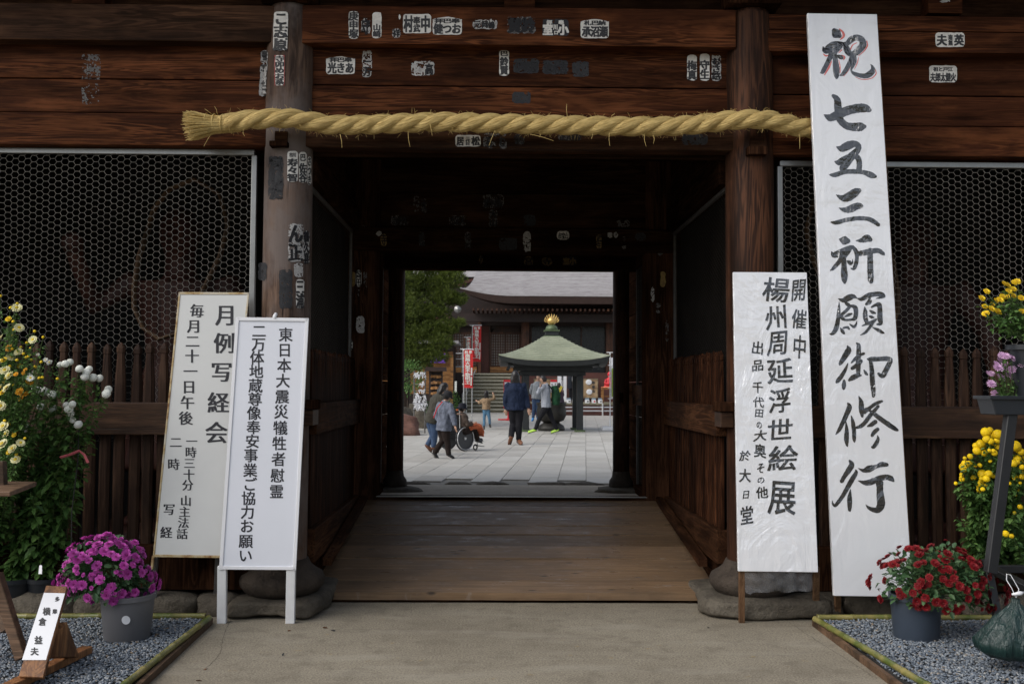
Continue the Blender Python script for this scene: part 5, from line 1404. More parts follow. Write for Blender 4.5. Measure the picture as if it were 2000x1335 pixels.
# ------------------------------------------------------------------ tall trained chrysanthemums
def tall_plant(label, pots, heads, D, fmesh, nm, leafm, seed, leafsize=(.05,.095), per=.028, jy=.12, bud=None, extra_stems=(), potr=.155, poth=.26, potmat='pot3', potz=.0):
    rr = random.Random(seed)
    pots = [PZ(u, v, potz) if potz is not None else None for u, v in pots]
    root = empty('tall_chrysanthemum', pots[0], label, 'chrysanthemum')
    for p in pots: potmesh(Vector((p.x, p.y, p.z)), potr, potr*.82, poth, M[potmat], root)
    items = []; st = MB()
    def stem_to(hp, k, base):
        mid = base.lerp(hp, .5) + Vector((rr.uniform(-.05,.05), rr.uniform(-.04,.04), .04))
        q1 = base.lerp(mid, .5) + Vector((rr.uniform(-.03,.03), 0, .02)); pts = crom([base, q1, mid, mid.lerp(hp, .6)+Vector((0,0,.02)), hp], 5)
        st.tube(pts, [.0045*(1-.55*i/len(pts)) for i in range(len(pts))], 5)
        L = sum((pts[i+1]-pts[i]).length for i in range(len(pts)-1)); n = int(L/per)
        for i in range(n):
            f = (i+rr.random())/n*.95
            if f < .04: continue
            idx = f*(len(pts)-1); a = int(idx); p = pts[a].lerp(pts[min(a+1, len(pts)-1)], idx-a)
            an = rr.uniform(0, 2*PI); d = Vector((math.cos(an), math.sin(an), rr.uniform(-.5,.35)))
            sz = rr.uniform(*leafsize)*(1-.55*max(0, f-.55)/.45)
            items.append((p + d*.012, d, sz))
    for k, (u, v, s) in enumerate(heads):
        hp = PY(u, v, D + rr.uniform(-jy, jy)); base = Vector(rr.choice(pots)) + Vector((rr.uniform(-.07,.07), rr.uniform(-.07,.07), poth-.04))
        stem_to(hp - Vector((0,0,.01)), k, base)
        me = fmesh[k % len(fmesh)] if not isinstance(s, tuple) else s[1]; sc_ = s[0] if isinstance(s, tuple) else s
        put(nm, me, root, hp, Vector((rr.gauss(0,.35), -.8+rr.gauss(0,.2), .55)), sc_, k)
    for (u, v) in extra_stems:
        stem_to(PY(u, v, D + rr.uniform(-jy, jy)), 0, Vector(rr.choice(pots)) + Vector((rr.uniform(-.06,.06), rr.uniform(-.06,.06), poth-.04)))
    leaf_cloud(items, seed, 1.1).build('foliage', leafm, root)['kind'] = 'stuff'
    st.build('stems', M['stem'], root)['kind'] = 'stuff'
    return root
pw = pompon_mesh('white_pompon', .031, M['whitep'])
s_ = 240/942
heads = [(x*s_, 560+y*s_, z) for x, y, z in [(460,597,.85),(500,590,.95),(535,577,.95),(608,627,1),(683,630,.9),(662,652,1),(650,690,1.05),(712,695,1.1),(762,700,1),(830,785,1),(815,818,1.2),(275,787,1.15),(332,800,1.3),(400,825,1.1),(313,920,1),(404,935,1.15),(510,905,.9),(555,900,.95),(527,937,1.1),(542,973,.95),(556,1020,.85),(600,1055,1.1),(182,1053,1.1),(178,1093,1)]]
ex = [(150,760),(110,800),(170,840),(60,820),(130,880),(30,860),(160,900),(90,770),(40,780),(75,860),(150,930),(20,900),(110,930),(60,960)]
tp = tall_plant('tall green chrysanthemum with white pompon flowers in black pots, left of the signs', [(92,1190),(28,1192)], heads, 7.15, [pw], 'pompon', M['leaf'], 3, extra_stems=ex, per=.020)
MB().tube([PY(139,1120,7.2), PY(140,1000,7.2), PY(152,900,7.2), PY(157,720,7.22)], [.004]*4, 6).build('support_stick', M['black'], tp)
o = MB().tube([PY(118,893,7.0), PY(135,888,6.98), PY(155,880,6.98), PY(165,888,6.99), PY(172,903,7.0)], [(.004,.012)]*5, 6).build('pink_ribbon', mat_plain('pink_tape', (.45,.10,.12), .6), tp)
MB().prism([PY(75,1120,7.02), PY(82,1120,7.02), PY(82,1103,7.05), PY(77,1103,7.05)], (0,.003,0)).build('plant_tag', M['white'], tp)
fy = flower_mesh('cream_daisy', .036, 16, 2, [M['cream'], M['yellow_c']], cen=.36); fyy = flower_mesh('yellow_daisy', .026, 12, 3, [M['yellow'], M['ochre_c']]); fo_ = flower_mesh('orange_daisy', .030, 12, 3, [M['orange'], M['ochre_c']])
bud = pompon_mesh('yellow_bud', .011, M['yellow']); fw_ = flower_mesh('white_daisy', .03, 15, 2, [M['whitep'], M['yellow_c']], spiky=True)
hd = [(130,163,1),(147,315,.95),(65,248,(.9,fyy)),(5,400,1),(253,407,.85),(143,500,.9),(85,540,1),(10,573,.9),(38,640,1),(72,680,1),(150,607,(.95,fyy)),(55,775,1),(10,775,1),(25,1070,1.1),(45,1130,1),(20,1205,1.15),(97,1240,.95),(157,1197,.85),(120,1325,.95),(5,915,1),
      (30,560,(1,fyy)),(25,745,(1,fyy)),(20,810,(1,fyy)),(70,1265,(.9,fyy)),(110,1135,(.8,fyy)),(75,470,(1.1,fo_)),(225,733,(1,fo_)),(150,803,(1,fo_)),(195,635,(.5,fo_)),(123,670,(.6,fo_)),(180,660,(.5,fo_)),(125,1105,(.6,fo_)),(225,528,(.6,fyy)),(160,855,(.9,fo_)),(205,820,(.9,fo_)),
      (290,520,(.5,fw_)),(225,690,(1.1,fw_)),(235,700,(.9,fw_)),(380,580,(.8,fw_)),(350,560,(.6,fw_)),(190,765,(.7,fw_)),(260,650,(.5,fw_)),(-40,300,1),(-60,450,1),(-50,700,1),(-30,900,1),(-60,1000,1)]
for x, y in [(133,128),(80,160),(100,265),(107,328),(95,372),(205,427),(180,512),(95,475),(232,472),(265,340),(330,385),(270,610),(315,575),(300,697),(325,693),(440,703),(102,753),(35,703),(160,462),(5,70),(165,770),(130,560),(75,608),(190,1160),(150,1305),(125,1283),(70,1050),(35,1025),(200,540),(240,560)]: hd.append((x, y, (1, bud)))
heads = [(x*s_, 560+y*s_, z) for x, y, z in hd]
tall_plant('loose spray chrysanthemum with cream and yellow daisies, above the wooden shelf', [(-40,1190)], heads, 6.75, [fy], 'flower', M['leaf'], 6, leafsize=(.03,.06), per=.020, jy=.16,
    extra_stems=[(30,600),(60,640),(20,700),(90,690),(70,740),(10,660),(50,790),(100,760),(85,660),(110,700),(15,820),(60,850)])
# far right
s8 = 500/1335
rr = random.Random(77); py_ = pompon_mesh('yellow_pompon', .030, M['pompony'])
hd = [(1135,25,1.1),(1165,45,1.0),(1200,35,1.1),(1195,65,.7),(1110,85,1),(1130,110,1.1),(1090,120,.9),(1200,100,.7),(1215,100,.7),(1180,130,.7),(1190,155,.6),(1025,205,1.1),(1050,185,.6),(1105,195,.5),(1010,245,.5),(1012,268,.6),(1072,260,.6),(1120,243,1.1),(1150,240,.8),(1175,248,.7),(1110,290,.7),(1100,305,.6),(1120,320,.5),(1103,328,.6),
      (1290,95,1.2),(1320,125,.8),(1265,130,.5),(1300,160,.8),(1280,185,.8),(1290,260,.7),(1325,205,.6),(1325,255,.6),(1315,412,.6),(1240,552,.75),(1260,290,.4),(1290,350,.4),(1160,70,.7),(1140,60,.8)]
tall_plant('tall bushy chrysanthemum with bright yellow pompons behind the black metal stand', [(1925,1188),(1990,1188)], [(1500+(x+dx_)*s8, 835+(y+dy_)*s8, z*k_) for x, y, z in hd for dx_, dy_, k_ in ((0,0,1.25),(rr.uniform(-38,38), rr.uniform(-32,32), .85))], 7.1, [py_], 'pompon', M['leaf'], 12, leafsize=(.045,.075), per=.017, jy=.10,
    extra_stems=[(1880,960),(1900,940),(1870,1010),(1895,1060),(1950,960),(1985,1000),(1960,1060),(1990,1090),(1920,1000),(1875,1080),(1990,940)])
# black metal stand with planters
D6 = 6.35
stn = empty('flower_stand', PZ(1960,1262,.03), 'black metal flower stand with slanting post at the right edge', 'stand')
def bpx(a, b, Ya, Yb, w, name='bar'):
    o = MB().bar(PY(*a, Ya), PY(*b, Yb), w, w, up=(0,1,0)).build(name, M['black'], stn); bevel(o, .004); return o
bpx((1975,800), (1934,1118), 6.35, 6.30, .065, 'post'); bpx((1916,1098), (2040,1165), 6.75, 6.0, .05, 'shelf_bar'); bpx((1920,1110), (2090,1110), 6.75, 6.75, .05, 'shelf_bar'); bpx((1930,1116), (1960,1262), 6.65, 6.5, .05, 'leg'); bpx((1960,800), (2080,800), 6.35, 6.35, .05, 'shelf_bar'); bpx((2060,640), (2060,1260), 6.4, 6.4, .06, 'post')
pl = empty('planter_box', PY(1975,808,6.4), 'dark rectangular planter with pale violet chrysanthemums on the metal stand', 'planter')
a = PY(1938,776,6.3); b = PY(2060,810,6.3)
o = MB().prism([PY(1936,776,6.3), PY(2080,776,6.3), PY(2075,810,6.3), PY(1945,810,6.3)], (0,.2,0)).build('box', M['pot3'], pl); bevel(o, .005)
BOX('rim', a.x-.02, b.x+.12, 6.285, 6.52, a.z-.012, a.z+.012, M['pot3'], pl, .004)
fp = flower_mesh('violet_flower', .042, 15, 3, [M['pinkp'], M['pinkp']], spiky=True, cen=.15)
rr = random.Random(4); s7 = 500/1335; it = []; st = MB()
for k, (x, y) in enumerate([(1190,830),(1240,790),(1270,800),(1215,900),(1165,880),(1270,860),(1150,880),(1200,850),(1165,935),(1185,985),(1290,790),(1235,830),(1255,890),(1300,850),(1330,830),(1220,785),(1210,815)]):
    p = PY(1500+x*s7, 400+y*s7, 6.4+rr.uniform(-.07,.07)); put('flower', fp, pl, p, (rr.gauss(0,.5), -.7, .6), rr.uniform(.6,.9), k)
    bs = PY(1500+x*s7*.4+1255*s7*.6, 776, 6.4); st.tube([bs, bs.lerp(p,.5)+Vector((.01,0,.01)), p], .003, 4)
    for q in range(9): it.append((bs.lerp(p, rr.random()), Vector((rr.gauss(0,1), rr.gauss(0,1), rr.gauss(0,.4))), rr.uniform(.02,.035)))
leaf_cloud(it, 5).build('foliage', M['leaf'], pl)['kind'] = 'stuff'; st.build('stems', M['stem'], pl)['kind'] = 'stuff'
up = empty('potted_chrysanthemum', PY(2010,775,6.4), 'small pot of clear yellow daisies at the upper right edge on the stand', 'chrysanthemum')
c = PY(2012,775,6.4); potmesh(Vector((c.x, c.y, c.z)), .125, .09, PY(0,672,6.4).z-PY(0,775,6.4).z, M['pot3'], up, .02)
fz = flower_mesh('bright_daisy', .030, 14, 2, [M['yellow'], M['ochre_c']], cen=.3); it = []; st = MB()
for k, (x, y) in enumerate([(1140,452),(1115,487),(1132,530),(1135,567),(1198,557),(1165,542),(1190,500),(1225,480),(1255,450),(1285,405),(1230,410),(1320,487),(1325,555),(1280,440),(1280,475),(1250,480),(1210,495),(1300,400),(1345,420),(1370,460),(1360,520),(1390,440),(1250,420),(1170,520)]):
    p = PY(1500+x*s7, 400+y*s7, 6.4+rr.uniform(-.09,.09)); put('flower', fz, up, p, (rr.gauss(0,.4), -.8, .6), rr.uniform(.75,1.0), k)
    bs = PY(2008, 672, 6.4); m_ = bs.lerp(p, .6)+Vector((0,0,-.02)); st.tube([bs, m_, p], .003, 4)
    for q in range(26): it.append((m_.lerp(p, rr.uniform(-.5,.85))+Vector((rr.gauss(0,.02),rr.gauss(0,.02),-.02)), Vector((rr.gauss(0,1), rr.gauss(0,1), rr.gauss(0,.4))), rr.uniform(.02,.04)))
leaf_cloud(it, 5).build('foliage', M['leaf'], up)['kind'] = 'stuff'; st.build('stems', M['stem'], up)['kind'] = 'stuff'
# green bag hanging from the stand, tied with white string
bagroot = empty('plastic_bag', PZ(1965,1282,.04), 'dark green plastic bag tied with white string, hanging from the black metal stand', 'bag')
t = NT('green_bag_plastic'); n_ = t.noise(t.map((9,9,1.2)), 3, 4, .6, .8); t.col(t.mix(n_, (.006,.019,.018), (.015,.042,.038))); t.set(Roughness=.32); t.bump(n_, .8, .03); M['bag'] = t.mat
prof_v = [(1168,6,10),(1176,7,9),(1185,16,14),(1205,38,30),(1228,54,42),(1250,66,52),(1268,66,52),(1280,48,40),(1284,20,20)]
mb = MB(); vs = []; n = 48
for j, (v, w, dd) in enumerate(prof_v):
    c = PY(1984, v, 6.0); sc_ = 6.0/F
    for k in range(n):
        a = 2*PI*k/n; pl_ = 1 + (.10*math.sin(a*9+j*.4)+.05*math.sin(a*17)+.05*mnoise.noise(Vector((math.cos(a)*2,math.sin(a)*2,j*.5))))*(1 if j < 6 else .5)
        vs.append(c + Vector((math.cos(a)*w*sc_*pl_ - (.02 if j > 4 else 0), math.sin(a)*dd*sc_*pl_, 0)))
m = len(prof_v); fs = [(i*n+k, (i+1)*n+k, (i+1)*n+(k+1)%n, i*n+(k+1)%n) for i in range(m-1) for k in range(n)] + [tuple(range(n)), tuple(range((m-1)*n, m*n))[::-1]]
mb.add(vs, fs).build('sack', M['bag'], bagroot, smooth=True)
MB().tube([PY(1976,1160,5.97), PY(1992,1158,5.96), PY(2000,1156,5.98)], [.006,.014,.005], 8).build('knot', M['white'], bagroot, smooth=True)
MB().tube([PY(1984,1166,5.98), PY(1976,1148,5.98), PY(1966,1132,6.0), PY(1966,1120,6.02), PY(1974,1122,6.0), PY(1990,1150,5.98), PY(1985,1166,5.98)], .0025, 5).build('string', M['white'], bagroot)
# wooden stand at the left edge
ws = empty('wooden_shelf', PZ(30,1290,.03), 'rough wooden plant shelf with slanting leg at the left edge', 'shelf')
o = MB().prism([PY(-120,962,5.9), PY(8,962,5.9), PY(70,946,6.3), PY(72,938,6.3), PY(-120,936,6.3)][0:0] or [PY(-140,958,5.8), PY(20,960,5.8), PY(72,940,6.25), PY(-140,936,6.25)], (0,0,-.028)).build('board', M['shelfwood'], ws); bevel(o, .004)
def wb(a, b, Ya, Yb, w, h=None):
    o = MB().bar(PY(*a, Ya), PY(*b, Yb), w, h or w, up=(0,1,0)).build('leg', M['shelfwood'], ws); bevel(o, .004)
wb((2,900), (4,950), 6.1, 6.1, .05); wb((-8,1120), (44,1285), 6.2, 6.1, .065); wb((-60,960), (-60,1290), 6.1, 6.1, .06); wb((-2,1190), (12,1232), 6.5, 6.45, .05)
# name stand
ns = empty('name_stand', PZ(95,1320,.03), 'small orange-brown wooden stand with a white strip of ink characters on the gravel', 'name stand')
A4 = [PY(90,1142,6.02), PY(131,1144,6.02), PY(84,1322,5.62), PY(36,1320,5.62)]
nn_ = (A4[1]-A4[0]).cross(A4[3]-A4[0]).normalized(); nn_ = -nn_ if nn_.y > 0 else nn_
o = MB().prism(A4, -nn_*.03).build('board', M['newwood'], ns); bevel(o, .003)
mN = lambda u, v, l=0: PPL(u, v, A4[0] + nn_*l, nn_)
MB().prism([mN(86,1157,.001), mN(127,1158,.001), mN(90,1288,.001), mN(43,1288,.001)], nn_*.002).build('paper_strip', M['white'], ns)
lettering([('多',112,1169,10,10),('摩',107,1193,9,10),('横',91,1193,15,16),('倉',83,1213,15,16),('益',75,1249,16,17),('夫',67.4,1271,16,16)], mN, M['ink2'], ns, 'lettering', .04, .03, lift=.004)
q = PY(118,1240,6.0)
o = MB().prism([PY(100,1230,5.85), PY(110,1215,5.92), PY(136,1285,6.1), PY(92,1285,5.85)], (.05,.03,0)).build('brace', M['newwood'], ns); bevel(o, .003)
a = PZ(170,1272,.05); b = PZ(10,1350,.05)
o = MB().bar((a.x,a.y,.065), (b.x,b.y,.065), .075, .045).build('base_rail', M['newwood'], ns); bevel(o, .004)

# fallen leaves and specks on the concrete
rr = random.Random(21)
lm = mat_plain('dry_leaf', (.12,.05,.02), .8, .3)
LL = ['dark dry leaf on the concrete between the white board legs','dark dry leaf on the concrete just right of the left footing stone','dry leaf near the lower end of the left edging board','dry leaf alone on the concrete below the white board','tiny leaf against the left footing stone','reddish leaf at the corner of the right gravel bed','leaf at the bottom edge near the left bamboo','dark leaf in front of the right footing stone','leaf by the left front corner of the ramp']
for i, (u, v) in enumerate([(562,1232),(655,1231),(400,1305),(552,1280),(590,1202),(1592,1222),(382,1328),(1386,1225),(640,1226)]):
    p = PZ(u, v, .002); it = [(p, Vector((rr.gauss(0,1), rr.gauss(0,1), .05)), rr.uniform(.02,.04))]
    o = leaf_cloud(it, i, 0).build('fallen_leaf', M['soil'] if i % 2 else lm); tag(o, LL[i], 'leaf', 'dry leaves scattered on the concrete')

# ================================================================== COURTYARD
for sg in (-1, 1):
    for j in range(8):
        BOX('rear_bay_board', *sorted((GX+sg*1.735, GX+sg*1.775)), 10.75, 14.1, .42+j*.47, .88+j*.47, M['innery'], gate, .004)
def copper():
    t = NT('green_copper_roof'); n = t.noise(t.map(), 1.6, 6, .65); n2 = t.noise(t.map((7,7,1)), 3, 4, .6)
    c = t.mix(t.ramp(n, [(.35, 0), (.65, 1)]), (.245,.27,.195), (.345,.365,.27)); c = t.mix(t.math('MULTIPLY', t.ramp(n2, [(.5,0),(.75,1)]), .5), c, (.15,.19,.13))
    t.col(c); t.set(Roughness=.6); return t.mat
M['copper'] = copper()
M['bronze'] = mat_plain('dark_bronze', (.030,.028,.024), .45, .35, 5, metal=.4)
M['bronzeg'] = mat_plain('green_bronze', (.10,.14,.07), .5, .35, 6, metal=.3); M['gold'] = mat_plain('gold_leaf', (.70,.47,.16), .35, .2, 12, metal=.7)
M['pavwood'] = mat_plain('black_green_timber', (.014,.017,.018), .55, .3, 6); M['hallwood'] = mat_wood('hall_wood', (.045,.018,.010), (.10,.038,.018), (.15,.06,.028), 'Z', .5, .4, knots=0, blotch=.3)
M['halldark'] = mat_plain('hall_dark_wood', (.022,.011,.009), .6, .3, 3); M['hallred'] = mat_plain('red_brown_boarding', (.09,.028,.020), .55, .25, 2)
M['amber'] = mat_wood('amber_boarding', (.20,.085,.025), (.34,.155,.045), (.45,.22,.07), 'X', .5, .4, knots=.1, blotch=.1); M['shoji'] = mat_plain('lattice_paper', (.22,.22,.21), .8, .15, 2)
M['steps'] = mat_wood('weathered_step', (.16,.14,.09), (.27,.245,.17), (.34,.31,.22), 'X', .7, .3, knots=0, blotch=.2)
M['chrome'] = mat_plain('pale_steel_rail', (.55,.56,.57), .3, .1, 4, metal=.6); M['red'] = mat_plain('red_banner_cloth', (.62,.022,.022), .7, .1, 3); M['redpaint'] = mat_plain('red_paint', (.55,.02,.03), .5, .15, 4)
M['purple'] = mat_plain('purple_curtain', (.16,.06,.42), .8, .2, 4)
# --- main hall
HY = 56.0
def hx(u, Y=HY): return PY(u, 755, Y).x
def hz(v, Y=HY): return PY(972, v, Y).z
hall = empty('temple_hall', (hx(1080), HY, GZ), 'large dark wooden temple hall under a sweeping grey tiled roof behind the courtyard', 'temple hall')
def tiles():
    t = NT('grey_roof_tile'); v = t.tc.outputs['Object']
    sep = t.n.new('ShaderNodeSeparateXYZ'); t.link(v, sep.inputs[0])
    n = t.noise(t.map((.35,.35,3)), 3, 5, .6); n2 = t.noise(t.map((1.5,.3,6)), 2, 3, .6)
    c = t.mix(t.ramp(n, [(.35, 0), (.65, 1)]), (.32,.30,.305), (.41,.395,.40)); c = t.mix(t.math('MULTIPLY', t.ramp(n2, [(.5,0),(.7,1)]), .5), c, (.20,.185,.18))
    t.col(c); t.set(Roughness=.55); return t.mat
M['tile'] = tiles()
# roof: rows of overlapping courses, each a slightly raised step following a concave slope
def roof_pt(s, x, xl):
    """s 0..1 up the slope"""
    Y = 53.6 + 11*s; z = hz(577.5, 53.6) + 5.6*(s**1.25)
    lift = .42*max(0, 1-(x-xl)/3.0)**2*(1-s)**2
    return Y, z + lift
xl0 = PY(897, 567, 53.6).x
mb = MB(); NR = 46
for j in range(NR):
    s0, s1 = j/NR, (j+1)/NR
    for i in range(36):
        def xx(i, s):
            left = xl0 + 1.15*(s**.55)*1.25
            return left + (22-left)*(i/36)**1.5
        a0, a1 = xx(i, s0), xx(i+1, s0); b0, b1 = xx(i, s1), xx(i+1, s1)
        q = []
        for x, s, up in ((a0, s0, .05), (a1, s0, .05), (b1, s1, 0), (b0, s1, 0)):
            Y, z = roof_pt(s, x, xl0); q.append((x, Y, z+up))
        Y, z = roof_pt(s0, a0, xl0); e0 = (a0, Y, z); Y, z = roof_pt(s0, a1, xl0); e1 = (a1, Y, z)
        mb.add(q + [e0, e1], [(0,1,2,3), (4,5,1,0)])
mb.build('roof_tiles', M['tile'], hall)['kind'] = 'stuff'
# eave fascia below the tiles
mb = MB(); vs = []
xs_ = [xl0 + (22-xl0)*(i/30)**1.6 for i in range(31)]
for x in xs_:
    Y, z = roof_pt(0, x, xl0); up = .40*max(0, 1-(x-xl0)/3)**2*.3
    vs += [(x, 53.62, z-.005), (x + .35*max(0,1-(x-xl0)/4), 53.75, z-.40+up), (x+.6*max(0,1-(x-xl0)/4), 56.5, z-.30+up), (x, 56.5, z+.3)]
mb.add(vs, [(4*i+a, 4*(i+1)+a, 4*(i+1)+(a+1)%4, 4*i+(a+1)%4) for i in range(30) for a in range(4)]).build('eave_fascia', mat_plain('eave_brown', (.048,.026,.020), .7, .2), hall)
rf = None
for i in range(60):
    x = hx(925) + i*.26
    if x > hx(1230): break
    o = MB().box(-.05,.05,54.1,57.8,0,.12).build('rafter', M['hallwood'], hall) if rf is None else None
    if rf is None: rf = o
    else: o = rf.copy(); COL.objects.link(o)
    o.location = (x, 0, hz(606, 54.1))
BOX('eave_beam', hx(905), 14, 55.4, 55.8, hz(628, 55.4), hz(612, 55.4), M['halldark'], hall, 0)
# upper main roof behind, with its reddish verge
mb = MB()
for j in range(24):
    z0 = 9.0 + j*.26; y0 = 64 + j*.42
    mb.add([(-14, y0, z0), (6, y0, z0), (6, y0+.42, z0+.26), (-14, y0+.42, z0+.26), (-14, y0, z0-.05), (6, y0, z0-.05)], [(0,1,2,3),(4,5,1,0)])
mb.build('upper_roof_tiles', M['tile'], hall)['kind'] = 'stuff'
MB().prism([PY(860,556,60), PY(905,549,60), PY(931,541,60), PY(918,551,60), PY(905,556,60), PY(860,566,60)], (0,.4,0)).build('verge_board', M['hallred'], hall)
BOX('upper_wall', -14, 14, 64.2, 64.5, 3, 9.0, M['halldark'], hall, 0)
BOX('back_wall', -9, 14, 59.5, 59.8, GZ, 7.6, M['halldark'], hall, 0)
BOX('hall_floor', hx(850), 14, 55.6, 59.6, 2.40, hz(728, 55.6), M['halldark'], hall, .0)
for (u0, u1) in ((1018, 1033), (1184, 1200), (870, 879), (933, 939)):
    BOX('column', hx(u0, 57), hx(u1, 57), 57, 57.4, hz(729, 55.6), hz(612, 56), M['hallwood'], hall, .02)
BOX('wall_beam', hx(860, 57.3), 14, 57.3, 57.6, hz(636, 57.3), hz(612, 57.3), M['halldark'], hall, 0)
def lattice(u0, u1, v0, v1, vl, nx, ny, Y=57.6):
    BOX('panel_frame', hx(u0, Y), hx(u1, Y), Y+.06, Y+.12, hz(728, Y), hz(v0, Y), M['hallwood'], hall, 0)
    BOX('lattice_paper', hx(u0+2, Y), hx(u1-2, Y), Y+.03, Y+.05, hz(v1, Y), hz(vl, Y), M['shoji'], hall, 0)
    mb = MB(); a, b = hx(u0+2, Y), hx(u1-2, Y); c, d = hz(v1, Y), hz(vl, Y)
    for i in range(nx+1):
        x = a+(b-a)*i/nx; w = .03 if i % (nx//2) else .06; mb.box(x-w, x+w, Y-.01, Y+.025, c, d)
    for j in range(ny+1):
        z = c+(d-c)*j/ny; mb.box(a, b, Y-.013, Y+.022, z-.025, z+.025)
    mb.build('lattice', M['hallwood'], hall)['kind'] = 'stuff'
    mb = MB(); e, f = hz(vl-3, Y), hz(v0+4, Y)
    for i in range(-8, 2*nx):
        x = a + i*(b-a)/(1.2*nx)
        mb.bar((max(a,min(b,x)), Y+.02, e), (max(a,min(b,x+(f-e))), Y+.02, f), .04, .02, up=(0,1,0))
    mb.build('diagonal_lattice', M['halldark'], hall)['kind'] = 'stuff'
    BOX('lower_panel', hx(u0+1, Y), hx(u1-1, Y), Y-.02, Y+.05, hz(727, Y), hz(716, Y), M['amber'], hall, 0)
lattice(956, 1017, 620, 714, 652, 12, 12); lattice(880, 932, 620, 714, 652, 10, 12); lattice(820, 878, 620, 714, 652, 10, 12)
BOX('door_leaf', hx(936,58), hx(955,58), 58, 58.1, hz(728,58), hz(618,58), M['hallred'], hall, .01)
BOX('dark_opening', hx(1036,57.5), hx(1183,57.5), 57.5, 57.6, hz(728,57.5), hz(614,57.5), mat_plain('dark_glass_doors', (.012,.013,.016), .25, .1), hall, 0)
for u in (1036, 1085, 1134): BOX('door_stile', hx(u,57.4), hx(u+2.2,57.4), 57.4, 57.49, hz(728,57.4), hz(616,57.4), M['hallwood'], hall, 0)
# flight of steps
ns_ = 11; zt = hz(729, 55.6)
SY0 = PZ(960, 805, GZ).y
for i in range(ns_):
    z1 = GZ + (zt-GZ)*(i+1)/ns_; z0 = GZ + (zt-GZ)*i/ns_; y0 = SY0 + (55.6-SY0)*i/ns_
    BOX('step', hx(905,54), hx(1010,54), y0, 55.65, z0, z1-.07, M['steps'], hall, 0)
    BOX('tread_edge', hx(905,54)-.02, hx(1010,54), y0-.07, y0+.12, z1-.068, z1, mat_plain('pale_worn_edge', (.40,.38,.30), .6, .15) if i == 0 else bpy.data.materials['pale_worn_edge'], hall, 0)
MB().tube([PY(903,806,SY0), PY(903,770,SY0), PY(922,722,55.5), PY(922,700,55.5)], .035, 8).build('handrail', M['chrome'], hall)
MB().tube([PY(911,770,SY0), PY(929,722,55.5)], .035, 8).build('handrail', M['chrome'], hall)
for v in (690, 701, 716): MB().tube([PY(860,v,54.5), PY(905,v,54.5)], .04, 8).build('handrail', M['chrome'], hall)
for u in (862, 884, 903): MB().tube([PY(u,688,54.5), PY(u,728,54.5)], .04, 8).build('rail_post', M['chrome'], hall)
BOX('podium_wall', -9, hx(905,54.2), 54.2, 55.6, GZ, hz(729,54.2), M['halldark'], hall, 0)
BOX('podium_wall', hx(1010,54.2), 14, 54.2, 55.6, GZ, hz(729,54.2), M['hallred'], hall, 0)
sp_ = empty('loudspeaker', PY(894,604,53.2), 'round grey horn loudspeaker under the hall eaves beside the pine', 'loudspeaker')
MB().tube([PY(894,604,53.0), PY(894,604,53.15), PY(894,604,53.5)], [.20,.17,.05], 20).build('horn', M['steel'], sp_, smooth=True); MB().ell(PY(894,604,52.97), .05).build('driver', M['steel'], sp_, smooth=True)
MB().tube([PY(894,604,53.5), PY(894,600,54.0)], .03, 6).build('bracket', M['black'], sp_)
# --- raised deck in front of the hall's right half, with its display
DK = 48.0; zd = PY(1130,787,DK).z
deck = empty('display_deck', (PY(1120,790,DK).x, DK, GZ), 'low dark red wooden deck with pale rails, right of the incense pavilion', 'deck')
X0, X1 = PY(1042,790,DK).x, PY(1042,790,DK).x + 9
BOX('deck_top', X0, X1, DK-.05, 54.1, zd-.08, zd, M['steps'], deck, 0); BOX('deck_front', X0, X1, DK+.02, DK+.1, GZ, zd-.082, M['hallred'], deck, 0)
for v in (795, 802): MB().tube([PY(1042,v,DK-.12), PY(1300,v,DK-.12)], .035, 8).build('pale_rail', M['chrome'], deck)
for u in (1098, 1177): MB().tube([PY(u,787,DK-.2), PZ(u,819,GZ) if False else Vector((PY(u,800,DK-.2).x, DK-.2, GZ))], .04, 8).build('rail_post', M['chrome'], deck)
DB = 53.0
def panel(name, label, cat, u0, u1, v0, v1, Y, mat, th=.05, group=None, frame=None):
    root = empty(name, (PY((u0+u1)/2, v1, Y).x, Y, PY(u0, v1, Y).z), label, cat, group)
    a, b = PY(u0, v0, Y), PY(u1, v1, Y); o = BOX('sheet', a.x, b.x, Y, Y+th, b.z, a.z, mat, root, 0)
    if frame:
        w = .03; mb = MB()
        for x0, x1, z0, z1 in ((a.x-w,a.x,b.z,a.z),(b.x,b.x+w,b.z,a.z),(a.x-w,b.x+w,a.z,a.z+w),(a.x-w,b.x+w,b.z-w,b.z)):
            BOX('frame_bar', x0, x1, Y-.02, Y+th+.01, z0, z1, frame, root, 0)
    return root
BOX('display_wall', PY(1042,700,DB).x, PY(1300,700,DB).x, DB+.1, DB+.2, zd, PY(1100,727,DB).z, M['hallred'], deck, 0)
t = NT('brown_photo_print'); n_ = t.noise(t.map((1.2,1.2,1.2)), 1.6, 4, .6, .6); t.col(t.ramp(n_, [(.3, (.12,.06,.03)), (.5, (.36,.24,.13)), (.7, (.50,.38,.24))])); M['photo'] = t.mat
pn = panel('photo_panel', 'framed brown poster with two pale round shapes, right of the pavilion post', 'poster', 1139, 1167, 740, 776, 52.8, M['photo'], frame=M['steps'])
for u, v in ((1150,746),(1151,765)):
    MB().ell(PY(u, v, 52.78), (.17,.015,.15), 14, 8).build('pale_disc', M['white'], pn, smooth=True)
lettering([('寺',1159,747,6,6),('宝',1159,755,6,6),('山',1159,763,6,6)], plane_map(52.78), M['ink2'], pn, 'lettering', .05, .05)
pn = panel('photo_panel', 'pale brown poster mostly hidden behind the dark-coated visitor', 'poster', 1118, 1133, 746, 778, 52.8, M['photo'], frame=M['steps'])
